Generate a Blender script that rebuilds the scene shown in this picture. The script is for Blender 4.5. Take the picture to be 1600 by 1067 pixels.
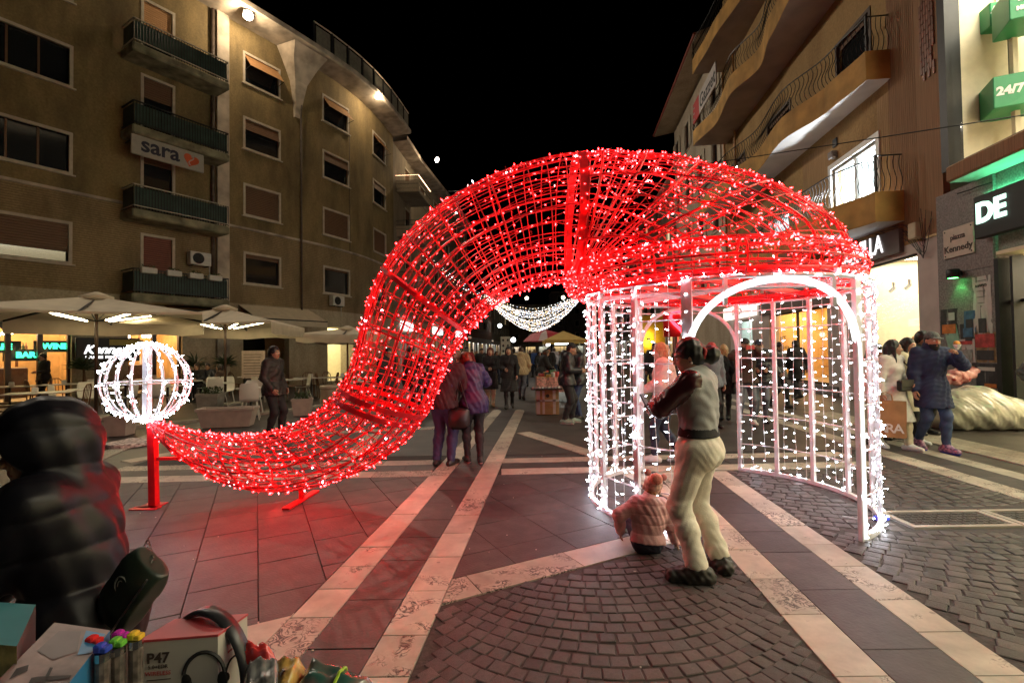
import bpy, math, random
import numpy as np
from mathutils import Vector, Matrix
PI=math.pi
rad=math.radians
sc=bpy.context.scene
for _o in list(bpy.data.objects):
 bpy.data.objects.remove(_o, do_unlink=True)
COL=sc.collection
random.seed(7)
RNG=np.random.default_rng(7)
# ------------------------------------------------------------------ camera
FPX, CAM_H, ROLL=760.0, 1.57, 0.014
PITCH=math.atan(16.5/FPX)
_F=Vector((0, math.cos(PITCH), math.sin(PITCH)))
_U0=Vector((0, -math.sin(PITCH), math.cos(PITCH)))
_R0=Vector((1, 0, 0))
_RT=_R0*math.cos(ROLL)-_U0*math.sin(ROLL)
_UP=_R0*math.sin(ROLL)+_U0*math.cos(ROLL)
CAMLOC=Vector((0, 0, CAM_H))
cam_d=bpy.data.cameras.new('camera')
cam=bpy.data.objects.new('camera', cam_d)
COL.objects.link(cam)
M=Matrix((_RT, _UP, -_F)).transposed().to_4x4()
M.translation=CAMLOC
cam.matrix_world=M
cam_d.sensor_width=36.0
cam_d.lens=FPX/1600*36.0
cam_d.clip_start=0.05
cam_d.clip_end=2000
sc.camera=cam
# ------------------------------------------------------------------ night sky, exposure, render settings
world=bpy.data.worlds.new("World")
sc.world=world
world.use_nodes=True
_nt=world.node_tree
_nt.nodes.clear()
_sky=_nt.nodes.new('ShaderNodeTexSky')
_sky.sky_type='NISHITA'
_sky.sun_disc=False
_sky.sun_elevation=rad(-7)
_sky.sun_rotation=rad(200)
_bg=_nt.nodes.new('ShaderNodeBackground')
_bg.inputs['Strength'].default_value=0.05
_out=_nt.nodes.new('ShaderNodeOutputWorld')
_nt.links.new(_sky.outputs[0], _bg.inputs[0])
_nt.links.new(_bg.outputs[0], _out.inputs[0])
sc.view_settings.view_transform='Standard'
sc.view_settings.look='None'
sc.view_settings.exposure=0.0
sc.view_settings.gamma=1.0
sc.view_settings.use_curve_mapping=False
sc.render.engine='CYCLES'
cy=sc.cycles
cy.use_denoising=True
try:
 cy.denoiser='OPENIMAGEDENOISE'
 cy.denoising_input_passes='RGB_ALBEDO_NORMAL'
except Exception:
 pass
cy.use_light_tree=True
cy.max_bounces=5
cy.diffuse_bounces=2
cy.glossy_bounces=3
cy.transmission_bounces=4
cy.transparent_max_bounces=12
cy.sample_clamp_indirect=3.0
cy.caustics_reflective=False
cy.caustics_refractive=False
def lamp(name, kind, loc, power, color, radius=.1, aim=None, spot=None, size=None, blend=.5):
 d=bpy.data.lights.new(name, kind)
 d.energy=power
 d.color=color
 if kind in ('POINT', 'SPOT'):
  d.shadow_soft_size=radius
 if kind=='SPOT':
  d.spot_size=rad(spot or 120);d.spot_blend=blend
 if kind=='AREA':
  d.shape='RECTANGLE';d.size, d.size_y=size
 o=bpy.data.objects.new(name, d)
 COL.objects.link(o)
 o.location=loc
 if aim is not None:
  o.rotation_euler=(Vector(aim)-Vector(loc)).to_track_quat('-Z', 'Y').to_euler()
 return o
# ------------------------------------------------------------------ picture measurements -> points of the place
def ray(px, py):
 return _F+_RT*((px-800)/FPX)+_UP*((533.5-py)/FPX)
def G(px, py, z=0.0):
 d=ray(px, py);t=(z-CAM_H)/d.z
 return CAMLOC+d*t
def Q(px, py, Y):
 d=ray(px, py)
 return CAMLOC+d*(Y/d.y)
def pix(p):
 v=Vector(p)-CAMLOC;dz=v.dot(_F)
 return 800+FPX*v.dot(_RT)/dz, 533.5-FPX*v.dot(_UP)/dz
# ------------------------------------------------------------------ objects
def wmat(o):
 m=o.matrix_basis.copy()
 if o.parent is not None:m=wmat(o.parent)@o.matrix_parent_inverse@m
 return m
def link(o, parent=None):
 """link; a part keeps the place it was built at"""
 COL.objects.link(o)
 if parent is not None:
  o.parent=parent
  o.matrix_parent_inverse=wmat(parent).inverted()
 return o
def tag(o, label=None, cat=None, group=None, kind=None):
 if label:o['label']=label
 if cat:o['category']=cat
 if group:o['group']=group
 if kind:o['kind']=kind
 return o
def thing(name, label, cat, loc=(0, 0, 0), rz=0, group=None):
 o=bpy.data.objects.new(name, None)
 o.empty_display_size=.1
 link(o)
 o.location=loc;o.rotation_euler=(0, 0, rz)
 return tag(o, label, cat, group)
def kids(o):
 return [c for c in bpy.data.objects if c.parent==o]
def copy_tree(o, parent=None):
 ch=list(o.children)
 c=o.copy();COL.objects.link(c)
 if parent is not None:c.parent=parent
 for k in ch:copy_tree(k, c)
 return c
class MB:
 """collects shapes and links them as one mesh object"""
 def __init__(s):
  s.v=[];s.f=[];s.m=[]
 def add(s, vs, fs, mi=0):
  n=len(s.v)
  s.v.extend([tuple(p) for p in vs])
  s.f.extend([tuple(i+n for i in f) for f in fs])
  s.m.extend([mi]*len(fs))
  return s
 def box(s, a, b, mi=0, fr=None):
  x0, y0, z0=a;x1, y1, z1=b
  vs=[(x0, y0, z0), (x1, y0, z0), (x1, y1, z0), (x0, y1, z0), (x0, y0, z1), (x1, y0, z1), (x1, y1, z1), (x0, y1, z1)]
  if fr:vs=[fr(*p) for p in vs]
  return s.add(vs, [(0, 3, 2, 1), (4, 5, 6, 7), (0, 1, 5, 4), (1, 2, 6, 5), (2, 3, 7, 6), (3, 0, 4, 7)], mi)
 def bbox(s, a, b, bev, mi=0, fr=None):
  """box with chamfered edges"""
  x0, y0, z0=a;x1, y1, z1=b;e=bev
  vs=[];
  for z, k in ((z0, e), (z0+e, 0), (z1-e, 0), (z1, e)):
   vs+=[(x0+k+e, y0+k, z), (x1-k-e, y0+k, z), (x1-k, y0+k+e, z), (x1-k, y1-k-e, z), (x1-k-e, y1-k, z), (x0+k+e, y1-k, z), (x0+k, y1-k-e, z), (x0+k, y0+k+e, z)]
  fs=[tuple(range(7, -1, -1)), tuple(range(24, 32))]
  for L in range(3):
   for i in range(8):
    j=(i+1)%8
    fs.append((L*8+i, L*8+j, L*8+8+j, L*8+8+i))
  if fr:vs=[fr(*p) for p in vs]
  return s.add(vs, fs, mi)
 def prism(s, poly, z0, z1, mi=0, fr=None, inset=0.0):
  """vertical prism from an xy polygon (counter-clockwise), top may be inset"""
  n=len(poly)
  vs=[(p[0], p[1], z0) for p in poly]
  top=poly
  if inset:
   cx=sum(p[0] for p in poly)/n;cy_=sum(p[1] for p in poly)/n
   top=[]
   for p in poly:
    d=math.hypot(p[0]-cx, p[1]-cy_) or 1
    k=max(.2, 1-inset/d)
    top.append((cx+(p[0]-cx)*k, cy_+(p[1]-cy_)*k))
   zz=z1-inset*.5
   vs+=[(p[0], p[1], zz) for p in poly]+[(p[0], p[1], z1) for p in top]
   fs=[tuple(range(2*n, 3*n))]
   for L in range(2):
    for i in range(n):
     j=(i+1)%n
     fs.append((L*n+i, L*n+j, L*n+n+j, L*n+n+i))
  else:
   vs+=[(p[0], p[1], z1) for p in top]
   fs=[tuple(range(n, 2*n)), tuple(range(n-1, -1, -1))]
   for i in range(n):
    j=(i+1)%n
    fs.append((i, j, n+j, n+i))
  if fr:vs=[fr(*p) for p in vs]
  return s.add(vs, fs, mi)
 def quad(s, a, b, c, d, mi=0):
  return s.add([a, b, c, d], [(0, 1, 2, 3)], mi)
 def tube(s, pts, r, n=6, closed=False, mi=0, caps=True):
  """round bar along points; r a number or one radius per point"""
  P=[Vector(p) for p in pts];N=len(P)
  rs=r if isinstance(r, (list, tuple)) else [r]*N
  base=len(s.v)
  up=None
  for i in range(N):
   a=P[i-1] if (i>0 or closed) else P[i]
   b=P[(i+1)%N] if (i<N-1 or closed) else P[i]
   t=(b-a)
   if t.length<1e-9:t=Vector((0, 0, 1))
   t.normalize()
   if up is None:
    h=Vector((0, 0, 1)) if abs(t.z)<.9 else Vector((1, 0, 0))
    up=(h-t*h.dot(t)).normalized()
   else:
    up=up-t*up.dot(t)
    up=up.normalized() if up.length>1e-6 else Vector((1, 0, 0))
   w=t.cross(up)
   for k in range(n):
    an=2*PI*k/n
    s.v.append(tuple(P[i]+(up*math.cos(an)+w*math.sin(an))*rs[i]))
  M_=N if closed else N-1
  for i in range(M_):
   j=(i+1)%N
   for k in range(n):
    l=(k+1)%n
    s.f.append((base+i*n+k, base+i*n+l, base+j*n+l, base+j*n+k));s.m.append(mi)
  if caps and not closed:
   s.f.append(tuple(base+k for k in range(n-1, -1, -1)));s.m.append(mi)
   s.f.append(tuple(base+(N-1)*n+k for k in range(n)));s.m.append(mi)
  return s
 def bar(s, a, b, w, h, mi=0, up=(0, 0, 1)):
  """rectangular bar from a to b"""
  a=Vector(a);b=Vector(b);t=(b-a).normalized();u=Vector(up)
  x=t.cross(u)
  if x.length<1e-5:x=t.cross(Vector((1, 0, 0)))
  x.normalize();y=x.cross(t)
  vs=[]
  for p in (a, b):
   for i, j in ((-1, -1), (1, -1), (1, 1), (-1, 1)):
    vs.append(p+x*(i*w/2)+y*(j*h/2))
  return s.add(vs, [(3, 2, 1, 0), (4, 5, 6, 7), (0, 1, 5, 4), (1, 2, 6, 5), (2, 3, 7, 6), (3, 0, 4, 7)], mi)
 def lathe(s, prof, c=(0, 0, 0), n=16, mi=0, caps=True):
  base=len(s.v)
  for r, z in prof:
   for k in range(n):
    a=2*PI*k/n
    s.v.append((c[0]+r*math.cos(a), c[1]+r*math.sin(a), c[2]+z))
  for i in range(len(prof)-1):
   for k in range(n):
    l=(k+1)%n
    s.f.append((base+i*n+k, base+i*n+l, base+(i+1)*n+l, base+(i+1)*n+k));s.m.append(mi)
  if caps:
   s.f.append(tuple(base+k for k in range(n-1, -1, -1)));s.m.append(mi)
   e=base+(len(prof)-1)*n
   s.f.append(tuple(e+k for k in range(n)));s.m.append(mi)
  return s
 def ball(s, c, r, n=8, m=6, mi=0, sc_=(1, 1, 1)):
  prof=[(max(1e-4, r*math.sin(PI*i/m)), -r*math.cos(PI*i/m)) for i in range(m+1)]
  b=len(s.v)
  s.lathe(prof, (0, 0, 0), n, mi, False)
  for i in range(b, len(s.v)):
   v=s.v[i];s.v[i]=(c[0]+v[0]*sc_[0], c[1]+v[1]*sc_[1], c[2]+v[2]*sc_[2])
  return s
 def sheet(s, rows, mi=0, two=False):
  """grid of points"""
  base=len(s.v);n=len(rows[0])
  for r in rows:s.v.extend([tuple(p) for p in r])
  for i in range(len(rows)-1):
   for k in range(n-1):
    s.f.append((base+i*n+k, base+i*n+k+1, base+(i+1)*n+k+1, base+(i+1)*n+k));s.m.append(mi)
  return s
 def mesh(s, name, mats=None, smooth=False):
  me=bpy.data.meshes.new(name)
  me.from_pydata(s.v, [], s.f)
  if mats is not None:
   for m in (mats if isinstance(mats, (list, tuple)) else [mats]):me.materials.append(m)
  if any(s.m):me.polygons.foreach_set('material_index', s.m)
  if smooth:me.polygons.foreach_set('use_smooth', [True]*len(s.f))
  me.update()
  return me
 def build(s, name, mats, parent=None, smooth=False, loc=None):
  o=bpy.data.objects.new(name, s.mesh(name, mats, smooth))
  link(o, parent)
  if loc is not None:o.location=loc
  return o
def place(o, rest):
 return o
def frame2(o, xd):
 """frame with x along xd (horizontal), y along the inward normal, z up: f(s, d, z)"""
 o=Vector(o);x=Vector((xd[0], xd[1], 0)).normalized();n=Vector((-x.y, x.x, 0))
 return lambda s, d, z:o+x*s+n*d+Vector((0, 0, z))
def text_mesh(txt, size, depth=.004, bold=0.0, align='CENTER', spacing=1.0, shear=0.0):
 cu=bpy.data.curves.new('lettering', 'FONT')
 cu.body=txt;cu.size=size;cu.extrude=depth;cu.offset=bold
 cu.align_x=align;cu.align_y='CENTER';cu.space_character=spacing;cu.shear=shear
 cu.resolution_u=3
 o=bpy.data.objects.new('lettering', cu)
 COL.objects.link(o)
 dg=bpy.context.evaluated_depsgraph_get()
 me=bpy.data.meshes.new_from_object(o.evaluated_get(dg))
 bpy.data.objects.remove(o, do_unlink=True)
 bpy.data.curves.remove(cu)
 me.name='lettering'
 return me
def text(txt, size, material, parent, origin, xd, zd=(0, 0, 1), depth=.004, bold=0.0, align='CENTER', spacing=1.0, shear=0.0, name='lettering', sx=1.0):
 """lettering lying in the plane spanned by xd (reading direction) and zd"""
 me=text_mesh(txt, size, depth, bold, align, spacing, shear)
 me.materials.clear();me.materials.append(material)
 x=Vector(xd).normalized();z=Vector(zd);z=(z-x*z.dot(x)).normalized();n=x.cross(z)
 T=Matrix((x*sx, z, n)).transposed().to_4x4();T.translation=Vector(origin)
 me.transform(T)
 o=bpy.data.objects.new(name, me)
 return link(o, parent)
# ------------------------------------------------------------------ materials
def add_dirt(nt, col, amount):
 """trodden-in dirt and gum spots that run on across neighbouring stones"""
 N=nt.nodes;L=nt.links
 g=N.new('ShaderNodeNewGeometry')
 a=N.new('ShaderNodeTexNoise');a.inputs['Scale'].default_value=1.7;a.inputs['Detail'].default_value=9;a.inputs['Roughness'].default_value=.68
 L.new(g.outputs['Position'], a.inputs['Vector'])
 m=N.new('ShaderNodeMapRange');m.inputs[1].default_value=.36;m.inputs[2].default_value=.62;m.inputs[3].default_value=1-amount;m.inputs[4].default_value=1.0+amount*.25
 L.new(a.outputs['Fac'], m.inputs[0])
 v=N.new('ShaderNodeTexVoronoi');v.inputs['Scale'].default_value=3.4;v.inputs['Randomness'].default_value=1.0
 L.new(g.outputs['Position'], v.inputs['Vector'])
 k=N.new('ShaderNodeMapRange');k.inputs[1].default_value=.045;k.inputs[2].default_value=.06;k.inputs[3].default_value=.55;k.inputs[4].default_value=1.0
 L.new(v.outputs['Distance'], k.inputs[0])
 u=N.new('ShaderNodeMath');u.operation='MULTIPLY';L.new(m.outputs[0], u.inputs[0]);L.new(k.outputs[0], u.inputs[1])
 h=N.new('ShaderNodeHueSaturation');L.new(col, h.inputs['Color']);L.new(u.outputs[0], h.inputs['Value'])
 return h.outputs[0]
def mat(name, col, rough=.6, metal=0.0, var=.18, scale=6.0, bump=0.0, bscale=60.0, emit=None, estr=0.0, spec=.5, rnd=0.0, col2=None, coat=0.0, detail=4.0, sheen=0.0, alpha=1.0, trans=0.0, stretch=None, sampling=None, dirt=0.0):
 m=bpy.data.materials.new(name);m.use_nodes=True
 nt=m.node_tree;N=nt.nodes;L=nt.links
 b=N['Principled BSDF']
 b.inputs['Roughness'].default_value=rough
 b.inputs['Metallic'].default_value=metal
 b.inputs['Specular IOR Level'].default_value=spec
 b.inputs['Coat Weight'].default_value=coat
 b.inputs['Sheen Weight'].default_value=sheen
 b.inputs['Alpha'].default_value=alpha
 b.inputs['Transmission Weight'].default_value=trans
 c=tuple(col[:3])+(1, )
 need=var>0 or bump>0
 if need:
  tc=N.new('ShaderNodeTexCoord');src=tc.outputs['Object']
  if stretch:
   mp=N.new('ShaderNodeMapping');mp.inputs['Scale'].default_value=stretch
   L.new(src, mp.inputs[0]);src=mp.outputs[0]
 if var>0:
  n1=N.new('ShaderNodeTexNoise');n1.inputs['Scale'].default_value=scale;n1.inputs['Detail'].default_value=detail
  L.new(src, n1.inputs['Vector'])
  rp=N.new('ShaderNodeValToRGB')
  lo=tuple(x*(1-var) for x in c[:3])+(1, );hi=tuple(min(1, x*(1+var)) for x in (col2 or c)[:3])+(1, )
  rp.color_ramp.elements[0].position=.32;rp.color_ramp.elements[0].color=lo
  rp.color_ramp.elements[1].position=.68;rp.color_ramp.elements[1].color=hi
  L.new(n1.outputs['Fac'], rp.inputs[0])
  o_=rp.outputs[0]
  if rnd>0:
   oi=N.new('ShaderNodeObjectInfo')
   mr=N.new('ShaderNodeMapRange');mr.inputs[3].default_value=1-rnd;mr.inputs[4].default_value=1+rnd
   L.new(oi.outputs['Random'], mr.inputs[0])
   hs=N.new('ShaderNodeHueSaturation');L.new(mr.outputs[0], hs.inputs['Value']);L.new(o_, hs.inputs['Color'])
   o_=hs.outputs[0]
  if dirt>0:o_=add_dirt(nt, o_, dirt)
  L.new(o_, b.inputs['Base Color'])
 else:
  b.inputs['Base Color'].default_value=c
 if bump>0:
  n2=N.new('ShaderNodeTexNoise');n2.inputs['Scale'].default_value=bscale;n2.inputs['Detail'].default_value=5
  L.new(src, n2.inputs['Vector'])
  bp=N.new('ShaderNodeBump');bp.inputs['Strength'].default_value=bump;bp.inputs['Distance'].default_value=.01
  L.new(n2.outputs['Fac'], bp.inputs['Height']);L.new(bp.outputs[0], b.inputs['Normal'])
 if emit is not None:
  b.inputs['Emission Color'].default_value=tuple(emit[:3])+(1, )
  b.inputs['Emission Strength'].default_value=estr
 if sampling:m.cycles.emission_sampling=sampling
 return m
def glow(name, col, strength, sampling=None):
 m=bpy.data.materials.new(name);m.use_nodes=True
 nt=m.node_tree;nt.nodes.clear()
 e=nt.nodes.new('ShaderNodeEmission');e.inputs[0].default_value=tuple(col)+(1, );e.inputs[1].default_value=strength
 o=nt.nodes.new('ShaderNodeOutputMaterial');nt.links.new(e.outputs[0], o.inputs[0])
 if sampling:m.cycles.emission_sampling=sampling
 return m
def veined(name, base, dark, amount=.5, rough=.45):
 """travertine: pale stone with dark ragged veins, different on every slab"""
 m=bpy.data.materials.new(name);m.use_nodes=True
 nt=m.node_tree;N=nt.nodes;L=nt.links;b=N['Principled BSDF']
 tc=N.new('ShaderNodeTexCoord');oi=N.new('ShaderNodeObjectInfo')
 ad=N.new('ShaderNodeVectorMath');ad.operation='ADD'
 sc_=N.new('ShaderNodeVectorMath');sc_.operation='SCALE';sc_.inputs['Scale'].default_value=37.0
 cb=N.new('ShaderNodeCombineXYZ');L.new(oi.outputs['Random'], cb.inputs[0]);L.new(oi.outputs['Random'], cb.inputs[1])
 L.new(cb.outputs[0], sc_.inputs[0]);L.new(tc.outputs['Object'], ad.inputs[0]);L.new(sc_.outputs[0], ad.inputs[1])
 big=N.new('ShaderNodeTexNoise');big.inputs['Scale'].default_value=4.5;big.inputs['Detail'].default_value=6
 big.inputs['Distortion'].default_value=.6
 L.new(ad.outputs[0], big.inputs['Vector'])
 fine=N.new('ShaderNodeTexNoise');fine.inputs['Scale'].default_value=11;fine.inputs['Detail'].default_value=9;fine.inputs['Distortion'].default_value=2.6
 L.new(ad.outputs[0], fine.inputs['Vector'])
 sub=N.new('ShaderNodeMath');sub.operation='SUBTRACT';sub.inputs[1].default_value=.5;L.new(fine.outputs['Fac'], sub.inputs[0])
 ab=N.new('ShaderNodeMath');ab.operation='ABSOLUTE';L.new(sub.outputs[0], ab.inputs[0])
 v1=N.new('ShaderNodeMapRange');v1.inputs[1].default_value=.016;v1.inputs[2].default_value=.065;v1.inputs[3].default_value=1;v1.inputs[4].default_value=0
 L.new(ab.outputs[0], v1.inputs[0])
 th=N.new('ShaderNodeMapRange');th.inputs[3].default_value=.40;th.inputs[4].default_value=.68;L.new(oi.outputs['Random'], th.inputs[0])
 df=N.new('ShaderNodeMath');df.operation='SUBTRACT';L.new(big.outputs['Fac'], df.inputs[0]);L.new(th.outputs[0], df.inputs[1])
 v2=N.new('ShaderNodeMapRange');v2.inputs[1].default_value=-.02;v2.inputs[2].default_value=.10;L.new(df.outputs[0], v2.inputs[0])
 mu=N.new('ShaderNodeMath');mu.operation='MULTIPLY';L.new(v1.outputs[0], mu.inputs[0]);L.new(v2.outputs[0], mu.inputs[1])
 mx=N.new('ShaderNodeMix');mx.data_type='RGBA'
 rp=N.new('ShaderNodeValToRGB');rp.color_ramp.elements[0].position=.3;rp.color_ramp.elements[1].position=.75
 rp.color_ramp.elements[0].color=tuple(x*.75 for x in base)+(1, );rp.color_ramp.elements[1].color=tuple(min(1, x*1.1) for x in base)+(1, )
 L.new(big.outputs['Fac'], rp.inputs[0])
 L.new(mu.outputs[0], mx.inputs['Factor']);L.new(rp.outputs[0], mx.inputs['A']);mx.inputs['B'].default_value=tuple(dark)+(1, )
 hs=N.new('ShaderNodeHueSaturation');mr=N.new('ShaderNodeMapRange');mr.inputs[3].default_value=.82;mr.inputs[4].default_value=1.12
 wn=N.new('ShaderNodeTexWhiteNoise');L.new(oi.outputs['Random'], wn.inputs['Vector']);L.new(wn.outputs['Value'], mr.inputs[0]);L.new(mr.outputs[0], hs.inputs['Value'])
 L.new(mx.outputs['Result'], hs.inputs['Color']);L.new(add_dirt(nt, hs.outputs[0], .30), b.inputs['Base Color'])
 b.inputs['Roughness'].default_value=rough
 bp=N.new('ShaderNodeBump');bp.inputs['Strength'].default_value=.35;bp.inputs['Distance'].default_value=.006;bp.invert=True
 L.new(mu.outputs[0], bp.inputs['Height']);L.new(bp.outputs[0], b.inputs['Normal'])
 return m
def plaster(name, base, dark, rough=.85, lines=0.0, course=.075):
 """old render with stains; lines>0 adds brick-like courses"""
 m=bpy.data.materials.new(name);m.use_nodes=True
 nt=m.node_tree;N=nt.nodes;L=nt.links;b=N['Principled BSDF']
 tc=N.new('ShaderNodeTexCoord')
 mp=N.new('ShaderNodeMapping');mp.inputs['Scale'].default_value=(1, 1, .35);L.new(tc.outputs['Object'], mp.inputs[0])
 n1=N.new('ShaderNodeTexNoise');n1.inputs['Scale'].default_value=.9;n1.inputs['Detail'].default_value=8;n1.inputs['Roughness'].default_value=.62
 L.new(mp.outputs[0], n1.inputs['Vector'])
 rp=N.new('ShaderNodeValToRGB');rp.color_ramp.elements[0].position=.34;rp.color_ramp.elements[1].position=.6
 rp.color_ramp.elements[0].color=tuple(dark)+(1, );rp.color_ramp.elements[1].color=tuple(base)+(1, )
 L.new(n1.outputs['Fac'], rp.inputs[0])
 n2=N.new('ShaderNodeTexNoise');n2.inputs['Scale'].default_value=14;n2.inputs['Detail'].default_value=6
 L.new(tc.outputs['Object'], n2.inputs['Vector'])
 mr=N.new('ShaderNodeMapRange');mr.inputs[1].default_value=.3;mr.inputs[2].default_value=.7;mr.inputs[3].default_value=.82;mr.inputs[4].default_value=1.15
 L.new(n2.outputs['Fac'], mr.inputs[0])
 hs=N.new('ShaderNodeHueSaturation');L.new(rp.outputs[0], hs.inputs['Color']);L.new(mr.outputs[0], hs.inputs['Value'])
 col=hs.outputs[0];height=n2.outputs['Fac']
 if lines>0:
  sp=N.new('ShaderNodeSeparateXYZ');L.new(tc.outputs['Object'], sp.inputs[0])
  dv=N.new('ShaderNodeMath');dv.operation='DIVIDE';dv.inputs[1].default_value=course;L.new(sp.outputs['Z'], dv.inputs[0])
  fr=N.new('ShaderNodeMath');fr.operation='FRACT';L.new(dv.outputs[0], fr.inputs[0])
  cp=N.new('ShaderNodeMath');cp.operation='COMPARE';cp.inputs[1].default_value=.06;cp.inputs[2].default_value=.11;L.new(fr.outputs[0], cp.inputs[0])
  mx=N.new('ShaderNodeMix');mx.data_type='RGBA'
  sc_=N.new('ShaderNodeMath');sc_.operation='MULTIPLY';sc_.inputs[1].default_value=lines;L.new(cp.outputs[0], sc_.inputs[0])
  L.new(sc_.outputs[0], mx.inputs['Factor']);L.new(col, mx.inputs['A']);mx.inputs['B'].default_value=tuple(x*.45 for x in dark)+(1, )
  col=mx.outputs['Result']
 L.new(col, b.inputs['Base Color']);b.inputs['Roughness'].default_value=rough
 bp=N.new('ShaderNodeBump');bp.inputs['Strength'].default_value=.3;bp.inputs['Distance'].default_value=.02
 L.new(height, bp.inputs['Height']);L.new(bp.outputs[0], b.inputs['Normal'])
 return m
# ================================================================== THE GROUND
M_travertine=veined('travertine', (.56, .50, .41), (.05, .038, .032), rough=.42)
M_slate=mat('slate_slab', (.060, .051, .050), rough=.5, var=.22, scale=9, bump=.25, bscale=45, rnd=.16, dirt=.4)
M_basalt=mat('basalt_tile', (.068, .056, .056), rough=.52, var=.25, scale=6, bump=.3, bscale=55, rnd=.13, dirt=.4)
M_cobble=mat('porphyry_cobble', (.068, .056, .054), rough=.48, var=.35, scale=16, bump=.5, bscale=70, rnd=.32, dirt=.35)
M_mortar=mat('dark_joint', (.035, .03, .03), rough=.8, var=.3, scale=30, bump=.4)
M_asphalt=mat('worn_street_paving', (.060, .050, .046), rough=.45, var=.35, scale=2.2, bump=.35, bscale=30, detail=9, dirt=.35)
M_iron=mat('cast_iron', (.07, .062, .058), rough=.5, metal=.4, var=.3, scale=20, bump=.5, bscale=90)
M_tactile=mat('pale_ribbed_stone', (.42, .37, .29), rough=.55, var=.2, scale=5, bump=.2, rnd=.08)
M_kerb=mat('kerb_stone', (.34, .3, .25), rough=.6, var=.25, scale=4, bump=.3, rnd=.08)
g=MB()
# one sheet to the horizon; the nearer part lies lower, under the paving pieces
g.quad((-400, -60, -.018), (400, -60, -.018), (400, 900, -.018), (-400, 900, -.018))
ground=g.build('ground', M_mortar);tag(ground, 'dark stone paving of the square at night', kind='structure')
K=.078
def sx(x35, Y):return x35+K*(Y-3.5)
A1, A2, B1, B2=(-1.31, -1.05), (-.69, -.435), (1.61, 1.87), (2.27, 2.525)
C1=lambda X:(6.29+.03*X, 6.60+.03*X)
C2=lambda X:(6.94+.03*X, 7.24+.03*X)
E1, E2, TA=(5.05, 5.36), (5.75, 6.02), (6.45, 7.15)
def clip(poly, a, b):
 """keep the part of a polygon on the left of the line a->b"""
 out=[];n=len(poly)
 f=lambda p:(b[0]-a[0])*(p[1]-a[1])-(b[1]-a[1])*(p[0]-a[0])
 for i in range(n):
  p, q=poly[i], poly[(i+1)%n];fp, fq=f(p), f(q)
  if fp>=0:out.append(p)
  if (fp>0>fq) or (fp<0<fq):
   t=fp/(fp-fq);out.append((p[0]+(q[0]-p[0])*t, p[1]+(q[1]-p[1])*t))
 return out
def clip_region(poly, region):
 for i in range(len(region)):
  poly=clip(poly, region[i], region[(i+1)%len(region)])
  if len(poly)<3:return []
 r=[]
 for p in poly:
  if not r or math.hypot(p[0]-r[-1][0], p[1]-r[-1][1])>1e-3:r.append(p)
 if len(r)>2 and math.hypot(r[0][0]-r[-1][0], r[0][1]-r[-1][1])<1e-3:r.pop()
 return r if len(r)>2 else []
def area(p):
 return .5*sum(p[i][0]*p[(i+1)%len(p)][1]-p[(i+1)%len(p)][0]*p[i][1] for i in range(len(p)))
def shrink(poly, g_):
 """move every edge of a convex polygon inwards"""
 out=poly
 for i in range(len(poly)):
  a, b=poly[i], poly[(i+1)%len(poly)]
  l=math.hypot(b[0]-a[0], b[1]-a[1])
  if l<1e-6:continue
  nx, ny=-(b[1]-a[1])/l*g_, (b[0]-a[0])/l*g_
  out=clip(out, (a[0]+nx, a[1]+ny), (b[0]+nx, b[1]+ny))
  if len(out)<3:return []
 return out
def piece(name, poly, m, top=0.0, gap=.003, depth=.028, inset=.0025, parent=ground):
 if area(poly)<0:poly=poly[::-1]
 poly=shrink(poly, gap)
 if len(poly)<3 or area(poly)<6e-4:return None
 cx=sum(p[0] for p in poly)/len(poly);cy_=sum(p[1] for p in poly)/len(poly)
 loc=[(p[0]-cx, p[1]-cy_) for p in poly]
 b=MB();b.prism(loc, -depth, 0, inset=inset)
 return b.build(name, m, parent, loc=(cx, cy_, top+random.uniform(-.0012, .0012)))
pieces_n={}
def counted(name, *a, **k):
 pieces_n[name]=pieces_n.get(name, 0)+1
 return piece(name, *a, **k)
def band_pieces(p0, p1, w, name, m, lens, cut=None, top=0.0, square=False):
 """a straight band of slabs of width w laid from p0 to p1 (left edge), joints square to it or along X"""
 d=Vector((p1[0]-p0[0], p1[1]-p0[1]));L_=d.length;d.normalize();n=Vector((d.y, -d.x))
 s=0
 while s<L_-.02:
  l=min(random.uniform(*lens), L_-s)
  if L_-s-l<.12:l=L_-s
  a=Vector(p0)+d*s;b=Vector(p0)+d*(s+l)
  if square:
   q=[a, a+n*w, b+n*w, b]
  else:
   sh=w*n.y/d.y if abs(d.y)>.3 else 0
   q=[a, a+n*w-d*sh, b+n*w-d*sh, b]
  poly=[(v.x, v.y) for v in q]
  if area(poly)<0:poly=poly[::-1]
  if cut:poly=clip_region(poly, cut)
  if len(poly)>2:counted(name, poly, m, top)
  s+=l
# stripes along the street
for (xa, xb), y0, y1 in ((A1, 1.6, 13.0), (A2, 1.6, 13.0), (B1, 1.6, 6.29), (B2, 1.6, 6.32)):
 band_pieces((sx(xa, y0), y0), (sx(xa, y1), y1), xb-xa, 'white_paving_slab', M_travertine, (.34, .56))
for (xa, xb) in (A1, A2):
 cx, cy_=sx((xa+xb)/2, 13.0), 13.0
 counted('white_paving_slab', [(cx+(xb-xa)/2*math.cos(a), cy_+.34*math.sin(a)) for a in np.linspace(0, PI, 9)], M_travertine)
# dark slabs between the pairs
band_pieces((sx(A1[1], 1.6), 1.6), (sx(A1[1], 13.0), 13.0), A2[0]-A1[1], 'dark_paving_slab', M_slate, (.4, .62))
band_pieces((sx(B1[1], 1.6), 1.6), (sx(B1[1], 6.3), 6.3), B2[0]-B1[1], 'dark_paving_slab', M_slate, (.38, .66))
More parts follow.
